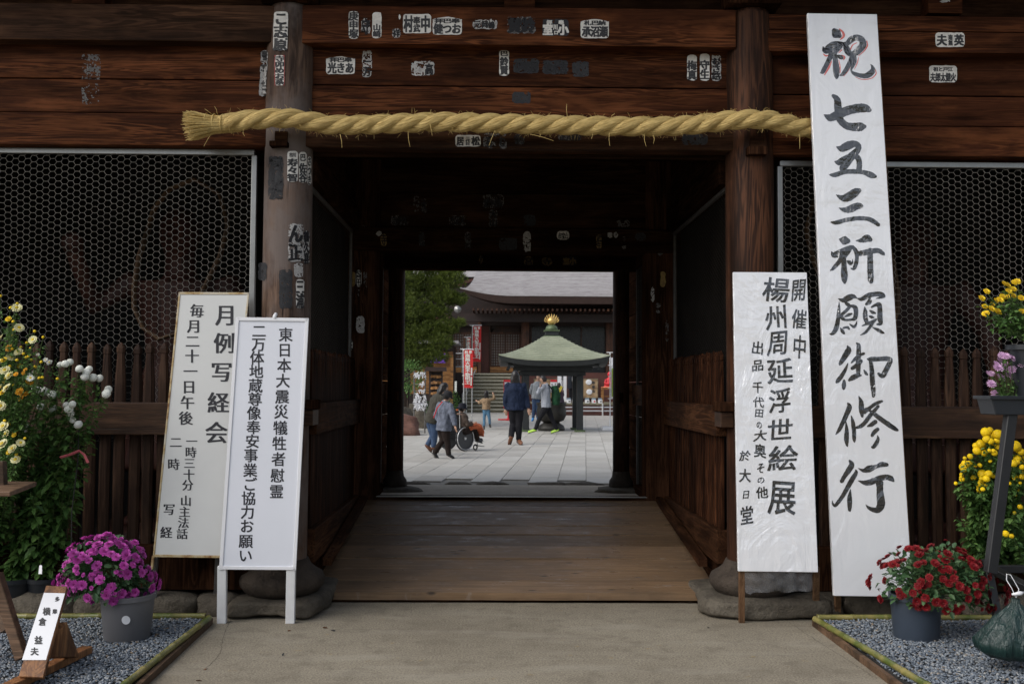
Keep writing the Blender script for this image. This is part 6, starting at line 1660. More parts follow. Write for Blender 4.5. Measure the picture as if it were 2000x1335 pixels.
MB().ell(PY(1124, 766, 52.78), (.14,.015,.17), 14, 8).build('pale_disc', M['white'], pn, smooth=True)
pn = panel('photo_panel', 'tan poster behind the two men, left end of the display', 'poster', 1044, 1086, 740, 776, 52.8, M['photo'], frame=M['steps'])
for (u0, u1, v0, v1, lb) in ((1075,1088,741,766,'white notice with red heading, left of the tall white board'), (985,1001,741,776,'white notice with a red heading on a red stand before the steps')):
    Y = 52.4 if u0 > 1000 else 40.5
    r_ = panel('notice', lb, 'notice', u0, u1, v0, v1, Y, M['white'])
    a, b = PY(u0, v0, Y-.02), PY(u1, v0+4.5, Y-.02); BOX('red_heading', a.x, b.x, Y-.02, Y-.003, b.z, a.z, M['redpaint'], r_, 0)
    lettering([(c, u0+ (u1-u0)*(.25+.5*(k % 2)), v0+9+4.2*(k//2), 3.4, 3.4) for k, c in enumerate('山寺大日宝木')], plane_map(Y-.01), M['ink2'], r_, 'lettering', .04, .04)
    if u0 < 1000:
        x = (a.x+b.x)/2; zb = PY(u0, v1, Y).z
        BOX('red_side', a.x-.03, a.x, Y-.03, Y+.05, GZ+.5, a.z, M['redpaint'], r_, 0); BOX('red_side', b.x, b.x+.03, Y-.03, Y+.05, GZ+.5, a.z, M['redpaint'], r_, 0)
        BOX('red_lower', a.x, b.x, Y-.0, Y+.04, GZ+.5, zb-.01, M['redpaint'], r_, 0)
        MB().tube([(x, Y, GZ+.05), (x, Y, GZ+.5)], .035, 8).build('post', M['redpaint'], r_)
        BOX('foot', x-.42, x+.42, Y-.10, Y+.10, GZ, GZ+.06, M['redpaint'], r_, .02); BOX('foot', x-.08, x+.08, Y-.35, Y+.35, GZ+.002, GZ+.07, M['redpaint'], r_, .02)
wb_ = panel('tall_white_board', 'tall white board with one column of black characters, behind the incense burner', 'sign board', 1089, 1106.5, 731, 784, 50.5, M['white'], .08)
lettering([(c, 1098.5, 736+i*4.1, 4.4, 4.2) for i, c in enumerate('南無大日大聖不動明王')], plane_map(50.5), M['ink'], wb_, 'lettering', .05, .04)
# five small white boxes on the deck edge
for k, (u, lb) in enumerate([(1111,'white donation box with a dark lid, nearest the tall white board'), (1121.5,'white donation box with a blue mark, next to the pavilion post'), (1147,'white donation box with a small dark mark, just right of the pavilion post'), (1160,'white donation box with a red mark'), (1172.5,'white donation box with a grey mark, nearest the red figure')]):
    Y = DK+.35; a = PY(u-4, 783, Y); b = PY(u+4, 777, Y)
    r_ = empty('donation_box', ((a.x+b.x)/2, Y, zd), lb, 'box', 'white boxes along the deck edge')
    BOX('body', a.x, b.x, Y, Y+.2, zd, zd+.17, M['white'], r_, .01); BOX('lid', a.x+.01, b.x-.01, Y+.02, Y+.18, zd+.172, zd+.25, mat_plain('grey_blue_lid', (.20,.27,.33), .4) if k == 0 else bpy.data.materials['grey_blue_lid'], r_, .01)
    BOX('mark', a.x+.09, b.x-.03, Y-.004, Y-.001, zd+.05, zd+.12, M['redpaint'] if k == 3 else M['greyleg'], r_, 0)
# red figure on a wooden stand
rfz = PY(1190,756,50).z; rx_ = PY(1191,756,50).x
r_ = empty('side_table', (rx_, 50, zd), 'yellowish wooden table with an orange cushion at the right edge of the courtyard view', 'table')
BOX('table_top', rx_-.42, rx_+.5, 49.7, 50.3, rfz-.10, rfz-.04, M['amber'], r_, 0); 
for dx in (-.38, .42):
    for dy in (-.25, .25): BOX('leg', rx_+dx-.04, rx_+dx+.04, 50+dy-.04, 50+dy+.04, zd, rfz-.102, M['amber'], r_, 0)
BOX('shelf', rx_-.34, rx_+.38, 49.8, 50.2, zd+.3, zd+.36, M['amber'], r_, 0); MB().ell((rx_, 50, rfz), (.46,.26,.055), 14, 8).build('cushion', mat_plain('orange_cushion', (.60,.20,.11), .8), r_, smooth=True)
r_ = empty('seated_figure', (rx_, 50, rfz+.04), 'small bright red seated statue on the cushion of the wooden table', 'statue')
mb = MB(); mb.tube([(rx_,50,rfz+.03),(rx_,50,rfz+.2),(rx_,50,rfz+.42),(rx_,50,rfz+.52)], [(.30,.2),(.27,.18),(.20,.13),(.07,.07)], 14, side=(1,0,0)); mb.ell((rx_,50,rfz+.66), (.13,.13,.15)); mb.tube([(rx_-.2,49.95,rfz+.4),(rx_-.27,49.85,rfz+.2),(rx_-.05,49.78,rfz+.16)], .06, 8); mb.tube([(rx_+.2,49.95,rfz+.4),(rx_+.27,49.85,rfz+.2),(rx_+.05,49.78,rfz+.16)], .06, 8)
remesh(mb.build('body', M['redpaint'], r_), .022, 3)
# --- white and green banner on the right
def pole_stand(r_, u, vt, Y, col='white'):
    x = PY(u, 755, Y).x; zt_ = PY(u, vt, Y).z
    MB().tube([(x, Y, GZ), (x, Y, zt_)], .018, 8).build('pole', M[col], r_)
    return x, zt_
Y = 31.5
r_ = empty('white_green_banner', (PY(1190,830,Y).x, Y, GZ), 'white and green vertical banner on a white pole with a white water-filled base', 'banner')
x, z_ = pole_stand(r_, 1191.5, 688, Y)
MB().tube([(x-.12, Y, z_), (x+.5, Y, z_)], .012, 6).build('cross_bar', M['white'], r_)
def cloth(x0, x1, z0, z1, Y, mat, parent, name, seed=0, amp=.03):
    mb = MB(); vs = []; nx, nz = 6, 18
    for j in range(nz+1):
        for i in range(nx+1):
            a = i/nx; b = j/nz; vs.append((x0+(x1-x0)*a, Y + amp*mnoise.noise(Vector((a*2, b*4, seed)))*a + amp*.4*math.sin(b*9+seed)*a, z0+(z1-z0)*b))
    mb.add(vs, [(j*(nx+1)+i, j*(nx+1)+i+1, (j+1)*(nx+1)+i+1, (j+1)*(nx+1)+i) for j in range(nz) for i in range(nx)]); return mb.build(name, mat, parent, smooth=True)
cloth(x+.03, x+.45, PY(0,771,Y).z, PY(0,691,Y).z, Y, M['white'], r_, 'cloth'); M['lime'] = mat_plain('olive_green_print', (.25,.36,.04), .7, .08)
cloth(x+.05, x+.45, PY(0,768,Y).z, PY(0,712,Y).z, Y-.04, M['lime'], r_, 'green_print')
for v in (713, 735, 757, 778): a = PY(1191, v, Y); BOX('clip', a.x-.06, a.x+.08, Y-.03, Y+.02, a.z-.012, a.z+.012, M['white'], r_, 0)
BOX('base', x-.27, x+.3, Y-.2, Y+.2, GZ, GZ+.13, M['white'], r_, .03)
# --- red banners
def red_banner(label, u, vt, ub0, ub1, vb, Y, lean=0, narrow=False):
    r_ = empty('red_banner', (PY(u, 800, Y).x, Y, GZ), label, 'banner', 'red banners by the steps')
    x = PY(u, 755, Y).x; zt_ = PY(u, vt, Y).z
    MB().tube([(x+lean*.6, Y, GZ), (x, Y, zt_)], .02, 8).build('pole', M['chrome'], r_)
    x0, x1 = PY(ub0, vt, Y).x, PY(ub1, vt, Y).x; zb = PY(u, vb, Y).z
    MB().tube([(min(x, x0)-.10, Y, zt_), (x1+.02, Y, zt_)], .014, 6).build('cross_bar', M['white'], r_)
    cloth(x0, x1, zb, zt_-.03, Y-.01, M['red'], r_, 'cloth', seed=u, amp=.015)
    w = (ub1-ub0); cu = (ub0+ub1)/2
    f = lambda a, b, l=0: PY(a, b, Y-.045-l)
    n = vb-vt
    if not narrow:
        it = [('奉', cu+w*.22, vt+n*.075, w*.34, w*.36), ('納', cu-w*.20, vt+n*.075, w*.34, w*.36)]
        for i, c in enumerate('南無大聖不動明王'): it.append((c, cu-w*.06, vt+n*(.17+.098*i), w*.55, n*.105))
        lettering(it, f, M['whitep'], r_, 'lettering', .03, .02)
        mb = MB(); mb.add([f(cu+w*.28, vt+n*.48, .001), f(cu+w*.42, vt+n*.48, .001), f(cu+w*.40, vt+n*.68, .001), f(cu+w*.26, vt+n*.68, .001)], [(0,1,2,3)]); mb.build('name_strip', M['whitep'], r_)
        mb = MB(); mb.add([f(cu+w*.25, vt+n*.72, .001), f(cu+w*.39, vt+n*.72, .001), f(cu+w*.36, vt+n*.94, .001), f(cu+w*.22, vt+n*.94, .001)], [(0,1,2,3)]); mb.build('name_strip', M['whitep'], r_)
    else:
        lettering([('奉', cu, vt+5, w*.7, 5), ('南', cu, vt+12, w*.6, 7), ('無', cu, vt+19, w*.6, 7)], f, M['whitep'], r_, 'lettering', .08, .04)
    for k in range(5):
        a = PY(ub0, vt+n*(.02+.22*k), Y); BOX('tie', min(x,a.x)-.02, max(x,a.x)+.03, Y-.03, Y-.012, a.z-.015, a.z+.015, M['whitep'], r_, 0)
    BOX('base', x-.2, x+.2, Y-.15, Y+.15, GZ, GZ+.08, M['chrome'], r_, .02)
    return r_
red_banner('red banner with white characters, the nearest of three and lowest hung', 904, 681.5, 905, 924, 757, 33, .1)
red_banner('red banner with white characters, the tallest of three, right and behind the nearest', 922, 635, 924, 940, 706, 35.5)
red_banner('narrow red banner turned edge-on between the two larger ones', 911, 658, 911.5, 919, 720, 34.3, narrow=True)
# --- incense pavilion
PX, PYv = PY(1077, 755, 31.2).x, 31.2
pav = empty('incense_pavilion', (PX, PYv, GZ), 'small square pavilion with a green copper roof and golden jewel finial, standing in the courtyard', 'pavilion')
hw_ = 1.70; ze = PY(1080, 704, PYv-hw_).z; za = PY(1080, 657, PYv).z
mb = MB(); nc = 13
def rprof(s):   # s 0 eave .. 1 neck -> half width, height
    return hw_ + (.24-hw_)*s, ze + (za-ze)*(s**1.22)
for j in range(nc):
    h0, z0 = rprof(j/nc); h1, z1 = rprof((j+1)/nc)
    for sd_ in range(4):
        R_ = Matrix.Rotation(sd_*PI/2, 3, 'Z'); n = 12
        for i in range(n):
            def P_(a, h, z, up):
                t_ = 2*a-1; lf = .16*abs(t_)**3*(1-j/nc)**2
                return Vector((PX,PYv,0)) + R_ @ Vector((t_*h, -h, z+lf+up))
            a0, a1 = i/n, (i+1)/n
            q = [P_(a0,h0,z0,.035), P_(a1,h0,z0,.035), P_(a1,h1,z1,.0), P_(a0,h1,z1,.0), P_(a0,h0,z0,0), P_(a1,h0,z0,0)]
            mb.add(q, [(0,1,2,3),(4,5,1,0)])
mb.build('roof_courses', M['copper'], pav)['kind'] = 'stuff'
mb = MB(); n = 12; vs = []
for k in range(4*n):
    sd_, i = divmod(k, n); R_ = Matrix.Rotation(sd_*PI/2, 3, 'Z'); t_ = 2*i/n-1; lf = .16*abs(t_)**3
    for h, dz in ((hw_-.01, .02), (hw_-.06, -.16), (hw_-.45, -.14)): vs.append(Vector((PX,PYv,0)) + R_ @ Vector((t_*h, -h, ze+lf+dz)))
m = 4*n
mb.add(vs, [(3*k+a, 3*((k+1)%m)+a, 3*((k+1)%m)+a+1, 3*k+a+1) for k in range(m) for a in (0,1)]).build('eave_edge', M['pavwood'], pav)
BOX('soffit', PX-1.4, PX+1.4, PYv-1.4, PYv+1.4, ze-.16, ze-.10, M['pavwood'], pav, 0)
for h, z0, z1 in ((1.22, ze-.30, ze-.162), (1.02, ze-.44, ze-.302)):
    for s_2 in (-1, 1):
        BOX('ring_beam', PX-h, PX+h, PYv+s_2*h*.82-.06, PYv+s_2*h*.82+.06, z0, z1, M['pavwood'], pav, .01)
        BOX('ring_beam', PX+s_2*h*.82-.06, PX+s_2*h*.82+.06, PYv-h*.82+.062, PYv+h*.82-.062, z0, z1, M['pavwood'], pav, .01)
for sx_ in (-1, 1):
    for sy_ in (-1, 1):
        x, y = PX+sx_*.84, PYv+sy_*.84
        BOX('post', x-.10, x+.10, y-.10, y+.10, GZ+.06, ze-.44, M['pavwood'], pav, .012); BOX('post_base', x-.16, x+.16, y-.16, y+.16, GZ, GZ+.06, M['bronzeg'], pav, .01)
        BOX('rafter_end', x+sx_*.55-.05, x+sx_*.55+.05, y-.35*sy_*0-.05+sy_*.5, y+.05+sy_*.5, ze-.26, ze-.17, M['pavwood'], pav, 0)
BOX('neck', PX-.26, PX+.26, PYv-.26, PYv+.26, za-.04, za+.02, M['bronzeg'], pav, .01); BOX('neck', PX-.21, PX+.21, PYv-.21, PYv+.21, za+.022, za+.16, M['pavwood'], pav, .01); BOX('neck', PX-.25, PX+.25, PYv-.25, PYv+.25, za+.162, za+.20, M['bronzeg'], pav, .01)
fz_ = za+.2
MB().lathe((PX,PYv,fz_), [(.19,0),(.2,.05),(.17,.12),(.10,.17),(.09,.18)], 24).build('dome', M['bronzeg'], pav, smooth=True)
fin = MB().lathe((PX,PYv,fz_+.18), [(.05,0),(.10,.02),(.155,.09),(.15,.16),(.09,.22),(.03,.27),(.005,.31)], 20).build('jewel', M['gold'], pav, smooth=True)
for k in range(9):
    a = -1.45 + k*.3625; p0 = Vector((PX+math.sin(a)*.13, PYv, fz_+.25+math.cos(a)*.10)); d_ = Vector((math.sin(a)*1.0, 0, math.cos(a))).normalized()
    MB().tube([p0, p0+d_*.07+Vector((0,0,.01)), p0+d_*.10+Vector((0,0,.05)), p0+d_*.10+Vector((0,0,.09))], [(.022,.01),(.022,.01),(.015,.008),(.003,.003)], 6, side=(1,0,0)).build('flame', M['gold'], fin, smooth=True)
# incense burner under it
bu = empty('incense_burner', (PX, PYv, GZ), 'big dark bronze incense burner bowl under the pavilion', 'incense burner')
bx_ = PY(1077, 800, PYv).x
MB().lathe((bx_,PYv,GZ), [(.42,0),(.44,.05),(.40,.16),(.27,.24),(.26,.27)], 32).build('foot', M['bronze'], bu, smooth=True)
MB().lathe((bx_,PYv,GZ+.27), [(.26,0),(.40,.06),(.47,.20),(.475,.38),(.44,.50),(.48,.56),(.485,.62),(.44,.62),(.42,.54)], 32).build('bowl', M['bronze'], bu, smooth=True)
# --- paper-fortune rack, plaque rack, shrubs, boulders, side building
D_ = 29.0
r_ = empty('fortune_rack', (PY(819,800,D_).x, D_, GZ), 'metal rack with tied white paper fortunes, left of the plaque rack', 'rack')
for u in (808.5, 830): x = PY(u,800,D_).x; MB().tube([(x,D_,GZ),(x,D_,PY(u,724,D_).z)], .022, 8).build('pole', M['greyleg'], r_)
mb = MB(); rr = random.Random(6)
for v in (735, 750, 763, 775, 790): mb.tube([PY(808.5,v,D_), PY(830,v,D_)], .006, 5)
mb.build('wire', M['steel'], r_)['kind'] = 'stuff'
mb = MB()
for (v, u0, u1, n_) in ((730,810,830,14),(734,810,830,12),(748,820,828,5),(752,821,828,5),(763,818,832,9),(768,810,816,4),(775,810,832,16),(782,809,832,18),(790,809,833,22),(796,810,831,18)):
    for k in range(n_):
        p = PY(rr.uniform(u0,u1), v+rr.uniform(-2,2), D_-rr.uniform(0,.05)); a = rr.gauss(0,.5)
        mb.bar(p+Vector((-.0,0,.035)), p + Vector((math.sin(a)*.07, rr.gauss(0,.02), -.07)), .018, .006); mb.bar(p+Vector((-.03,0,0)), p+Vector((.03,-.01,rr.gauss(0,.02))), .022, .012)
mb.build('paper_fortunes', M['white'], r_)['kind'] = 'stuff'
D_ = 33.0
r_ = empty('plaque_rack', (PY(851,800,D_).x, D_, GZ), 'dark roofed wooden rack hung with rows of small votive plaques', 'rack')
a = PY(838,722,D_); b = PY(864,790,D_)
for x in (a.x, b.x-.08): BOX('post', x, x+.08, D_, D_+.1, GZ, a.z, M['halldark'], r_, 0)
BOX('back_board', a.x+.08, b.x-.08, D_+.05, D_+.09, GZ+.5, a.z-.05, M['halldark'], r_, 0)
MB().prism([(a.x-.12,D_-.3,a.z-.04),(a.x-.12,D_+.4,a.z-.04),(a.x-.12,D_+.05,a.z+.10)], (b.x-a.x+.24,0,0)).build('roof', M['halldark'], r_)
pq = None; rr = random.Random(3)
for v in (735, 747, 757, 768, 779):
    for i in range(5):
        o = MB().prism([(-.05,0,-.04),(.05,0,-.04),(.05,0,.03),(0,0,.055),(-.05,0,.03)], (0,.012,0)).build('plaque', M['amber'], r_) if pq is None else None
        if pq is None: pq = o
        else: o = pq.copy(); COL.objects.link(o)
        p = PY(844+i*3.8, v+rr.uniform(-.8,.8), D_-.02); o.location = (p.x, D_-.03-rr.uniform(0,.03), p.z); o.rotation_euler = (0, rr.gauss(0,.2), rr.gauss(0,.25))
sb = empty('side_building', (PY(830,740,52).x, 50.5, GZ), 'amber boarded building with a purple curtain behind the pine tree', 'building')
a = PY(770,706,50.5); b = PY(884,790,50.5)
for j in range(9):
    z0 = GZ+1.0 + j*.245
    BOX('wall_board', a.x-3, b.x, 50.5, 50.55, z0, z0+.235, M['amber'], sb, .008)
BOX('base_wall', a.x-3, b.x, 50.45, 50.6, GZ, GZ+.99, M['halldark'], sb, 0); BOX('body', a.x-3, b.x, 50.62, 53.9, GZ, 3.9, M['halldark'], sb, 0)
BOX('corner_post', b.x-.12, b.x+.02, 50.4, 50.56, GZ, 3.4, M['amber'], sb, 0)
BOX('roof', a.x-3.4, b.x+.3, 49.9, 54, 3.95, 4.1, M['tile'], sb, 0)
for k in range(5):
    u = 786+k*17; p = PY(u, 700, 50.2); cloth(p.x, p.x+.42, p.z-.22, p.z+.28, 50.2, M['purple'], sb, 'curtain', seed=k, amp=.08)
BOX('sign_panel', PY(888,757,50.3).x, PY(892,757,50.3).x, 50.3, 50.34, PY(888,766,50.3).z, PY(888,744,50.3).z, M['whitep'], sb, 0)
rr = random.Random(31)
for i, (u, v, rx2, rz2, m_, lb) in enumerate([(792,842,.42,.36,'rock2','smooth reddish boulder at the left edge of the passage view'), (800,815,.55,.45,'rock','dark mossy boulder behind the reddish one'), (824,828,.30,.40,'rock','upright dark stone beside the fortune rack'), (846,815,.35,.30,'rock','low dark stone under the plaque rack'), (770,836,.6,.5,'rock','grey boulder mostly hidden by the rear post')]):
    p = PZ(u, v+8, GZ); o = rock('boulder', (p.x, p.y+.3, GZ+rz2*.6), (rx2, .4, rz2), M[m_], None, seed=i*2.2, sub=3, rough=.35); tag(o, lb, 'rock', 'rocks at the foot of the pine')
a = PZ(760,868,GZ); b_ = PZ(845,842,GZ)
# clipped shrubs near the stones
for i, (u, v, Y, r, lb, mt) in enumerate([(797,735,31,.55,'low dark shrub with purplish leaf tips left of the fortune rack','leaf'), (857,800,31,.45,'small green shrub behind the elderly visitors','leaf2'), (874,790,34,.5,'small dark shrub below the banners','leaf')]):
    c = PY(u, v, Y); rr = random.Random(i); it = []
    root = empty('shrub', (c.x, Y, GZ), lb, 'shrub')
    for k in range(900):
        d_ = Vector((rr.gauss(0,1), rr.gauss(0,1), rr.gauss(0,1))).normalized(); p = c + d_*r*rr.uniform(.55,1)*(1+.25*mnoise.noise(d_*2+Vector((i,0,0)))); it.append((p, d_, rr.uniform(.05,.09)))
    leaf_cloud(it, i).build('foliage', M[mt], root)['kind'] = 'stuff'
    MB().tube([(c.x,Y,GZ), c], [.04,.02], 6).build('stem', M['bark'], root)
# --- pine tree
pine = empty('pine_tree', (PY(800,800,35).x, 35, GZ), 'large dark green pine with layered needle pads, left of the hall', 'tree')
tx = PY(795, 800, 35).x
tr_pts = [Vector((tx-.3,35.2,GZ)), Vector((tx-.1,35.1,2.0)), Vector((tx-.35,35,4.0)), Vector((tx-.1,35,6.2)), Vector((tx-.2,35,8.4))]
MB().tube(crom(tr_pts, 6), list(np.linspace(.26, .06, 25)), 12).build('trunk', M['bark'], pine, smooth=True)
rr = random.Random(14); nr = np.random.RandomState(4)
pads = []
def pad(u, v, Y, rx, ry, rz): c = PY(u, v, Y); pads.append((c, rx, ry, rz))
for q in [(878,545,34,.62,.8,.30),(895,585,34,.30,.5,.16),(868,580,34,.50,.7,.22),(830,560,34.5,.9,.9,.35),(850,610,34,.55,.7,.25),(872,640,33.8,.45,.6,.2),(895,632,33.6,.25,.4,.10),(830,650,34,.8,.8,.3),(862,668,33.6,.45,.5,.18),(800,690,34,.8,.8,.28),(845,695,33.8,.55,.6,.18),(795,600,34,.8,.9,.4),(790,540,34,.8,.9,.4),(850,520,34.4,.8,.9,.35),(800,640,35,.9,.9,.4),(885,515,34.5,.5,.7,.3),(815,712,34,.5,.5,.15),(780,670,34,.7,.7,.3),(745,600,34.5,1.2,1,.6),(740,680,34.5,1.0,1,.5),(730,540,35,1.3,1,.6),(760,470,35,1.5,1.2,.5),(830,460,35,1.3,1.2,.5),(880,470,35.2,.8,1,.4),(700,480,35.5,1.4,1.2,.6),(790,400,35.5,1.3,1.2,.5),(850,400,35.5,1,1,.4),(820,340,35.5,.9,.9,.5)]: pad(*q)
for c, rx, ry, rz in pads:
    zt_ = max(1.2, c.z - .5); mid = Vector((tx-.2, 35, zt_)); MB().tube([mid, mid.lerp(c, .6)+Vector((0,0,-.05)), c+Vector((0,0,-rz*.3))], [.06,.04,.015], 6).build('limb', M['bark'], pine, smooth=True)
V = []; Fs = []; nb = 0
for c, rx, ry, rz in pads:
    nt = int(900*rx*ry) + 120
    for k in range(nt):
        d_ = Vector((rr.gauss(0,1), rr.gauss(0,1), rr.gauss(0,1))).normalized(); f = rr.random()**.4
        q = Vector((d_.x*rx, d_.y*ry, d_.z*rz*1.5))*f*(1+.35*mnoise.noise(d_*2.5+c)); p = c + q
        axd = (Vector((d_.x, d_.y, abs(d_.z)*.6+.7))).normalized(); L = rr.uniform(.09,.16)
        for a in range(9):
            n_ = (axd + Vector((rr.gauss(0,.5), rr.gauss(0,.5), rr.gauss(0,.5)))).normalized(); s_3 = n_.cross(Vector((rr.random(),rr.random(),rr.random()+.1))).normalized()*.010
            V += [p-s_3, p+s_3, p+n_*L]; Fs.append((nb, nb+1, nb+2)); nb += 3
MB().add(V, Fs).build('crown', M['needle'], pine)['kind'] = 'stuff'
# further trees closing the view at the left behind the pine
def broad_tree(x, y, h, r, label, seed, mt='leaf'):
    root = empty('broadleaf_tree', (x, y, GZ), label, 'tree'); rr = random.Random(seed); it = []
    MB().tube([(x,y,GZ),(x+.1,y,h*.4),(x,y,h*.7)], [.25,.18,.08], 10).build('trunk', M['bark'], root, smooth=True)
    blobs = [(Vector((x+rr.uniform(-r,r)*.7, y+rr.uniform(-r,r)*.6, h*.35+rr.random()*h*.6)), rr.uniform(.35,.6)*r) for _ in range(16)]
    for c, b in blobs:
        MB().tube([(x,y,h*.4), c], [.07,.02], 6).build('limb', M['bark'], root)
        for k in range(420):
            d_ = Vector((rr.gauss(0,1), rr.gauss(0,1), rr.gauss(0,1))).normalized(); it.append((c+d_*b*rr.uniform(.5,1.1), d_+Vector((0,0,-.3)), rr.uniform(.12,.22)))
    leaf_cloud(it, seed).build('crown', M[mt], root)['kind'] = 'stuff'
broad_tree(-9.5, 45, 9, 3.0, 'dark broadleaf tree at the far left behind the pine', 3); broad_tree(-6.4, 60.5, 12, 3.0, 'tall dark tree behind the amber building', 5)

# ================================================================== PEOPLE
SK = mat_plain('skin', (.42,.25,.175), .55, .08, 8); SK['x'] = 0
HAIR = mat_plain('black_hair', (.012,.010,.010), .4, .3, 40); EYE_M = mat_plain('eye', (.02,.015,.012), .3); MOUTH = mat_plain('mouth', (.25,.08,.07), .5)
def clothmat(name, c, var=.2, sc=12, rough=.85):
    t = NT(name); n = t.noise(t.map(), sc, 5, .65); f = t.noise(t.map(), 160, 2)
    t.col(t.mix(.25, t.mix(t.ramp(n, [(.3,0),(.7,1)]), tuple(x*(1-var) for x in c), tuple(x*(1+var) for x in c)), t.ramp(f, [(.3,.5),(.7,1)]), 'MULTIPLY')); t.set(Roughness=rough, Specular_IOR_Level=.2); return t.mat
C_ = {'bluegrey': clothmat('blue_grey_jacket', (.15,.17,.22), .35, 18), 'brown': clothmat('dark_brown_trousers', (.022,.015,.013)), 'olive': clothmat('olive_grey_parka', (.055,.052,.042)), 'jeans': clothmat('blue_jeans', (.045,.075,.14), .3), 'jeansl': clothmat('light_blue_jeans', (.10,.21,.33), .25),
      'tan': clothmat('tan_top', (.30,.21,.13)), 'navy': clothmat('navy_jacket', (.012,.020,.045)), 'black': clothmat('black_trousers', (.010,.010,.013)), 'grey': clothmat('light_grey_shirt', (.27,.29,.33), .15), 'greys': clothmat('grey_sweater', (.24,.26,.28), .1), 'coat': clothmat('brown_grey_coat', (.075,.055,.045)),
      'purple': clothmat('dusky_purple_jacket', (.060,.042,.060), .4, 25), 'dark': clothmat('dark_coat', (.016,.019,.026)), 'hatg': clothmat('charcoal_felt', (.025,.025,.028)), 'hatn': clothmat('dark_navy_felt', (.012,.013,.020)), 'check': None,
      'green': clothmat('green_pack', (.010,.045,.020), .6, 8), 'blackpack': clothmat('black_pack', (.010,.012,.015)), 'silver': clothmat('silver_pack', (.30,.31,.32)), 'shoe': mat_plain('black_leather', (.02,.018,.018), .4), 'shoeb': mat_plain('brown_leather', (.16,.06,.025), .5), 'sole': mat_plain('white_sole', (.55,.53,.50), .6), 'neon': mat_plain('neon_yellow_green_shoe', (.38,.62,.07), .5, .1), 'shoeblue': mat_plain('blue_shoe', (.04,.25,.60), .5)}
t = NT('orange_check_blanket'); ck = t.n.new('ShaderNodeTexChecker'); ck.inputs['Scale'].default_value = 22; t.link(t.tc.outputs['Object'], ck.inputs['Vector']); ck.inputs[1].default_value = (.55,.13,.05,1); ck.inputs[2].default_value = (.35,.09,.04,1); t.link(ck.outputs[0], t.b.inputs['Base Color']); t.set(Roughness=.9); C_['check'] = t.mat

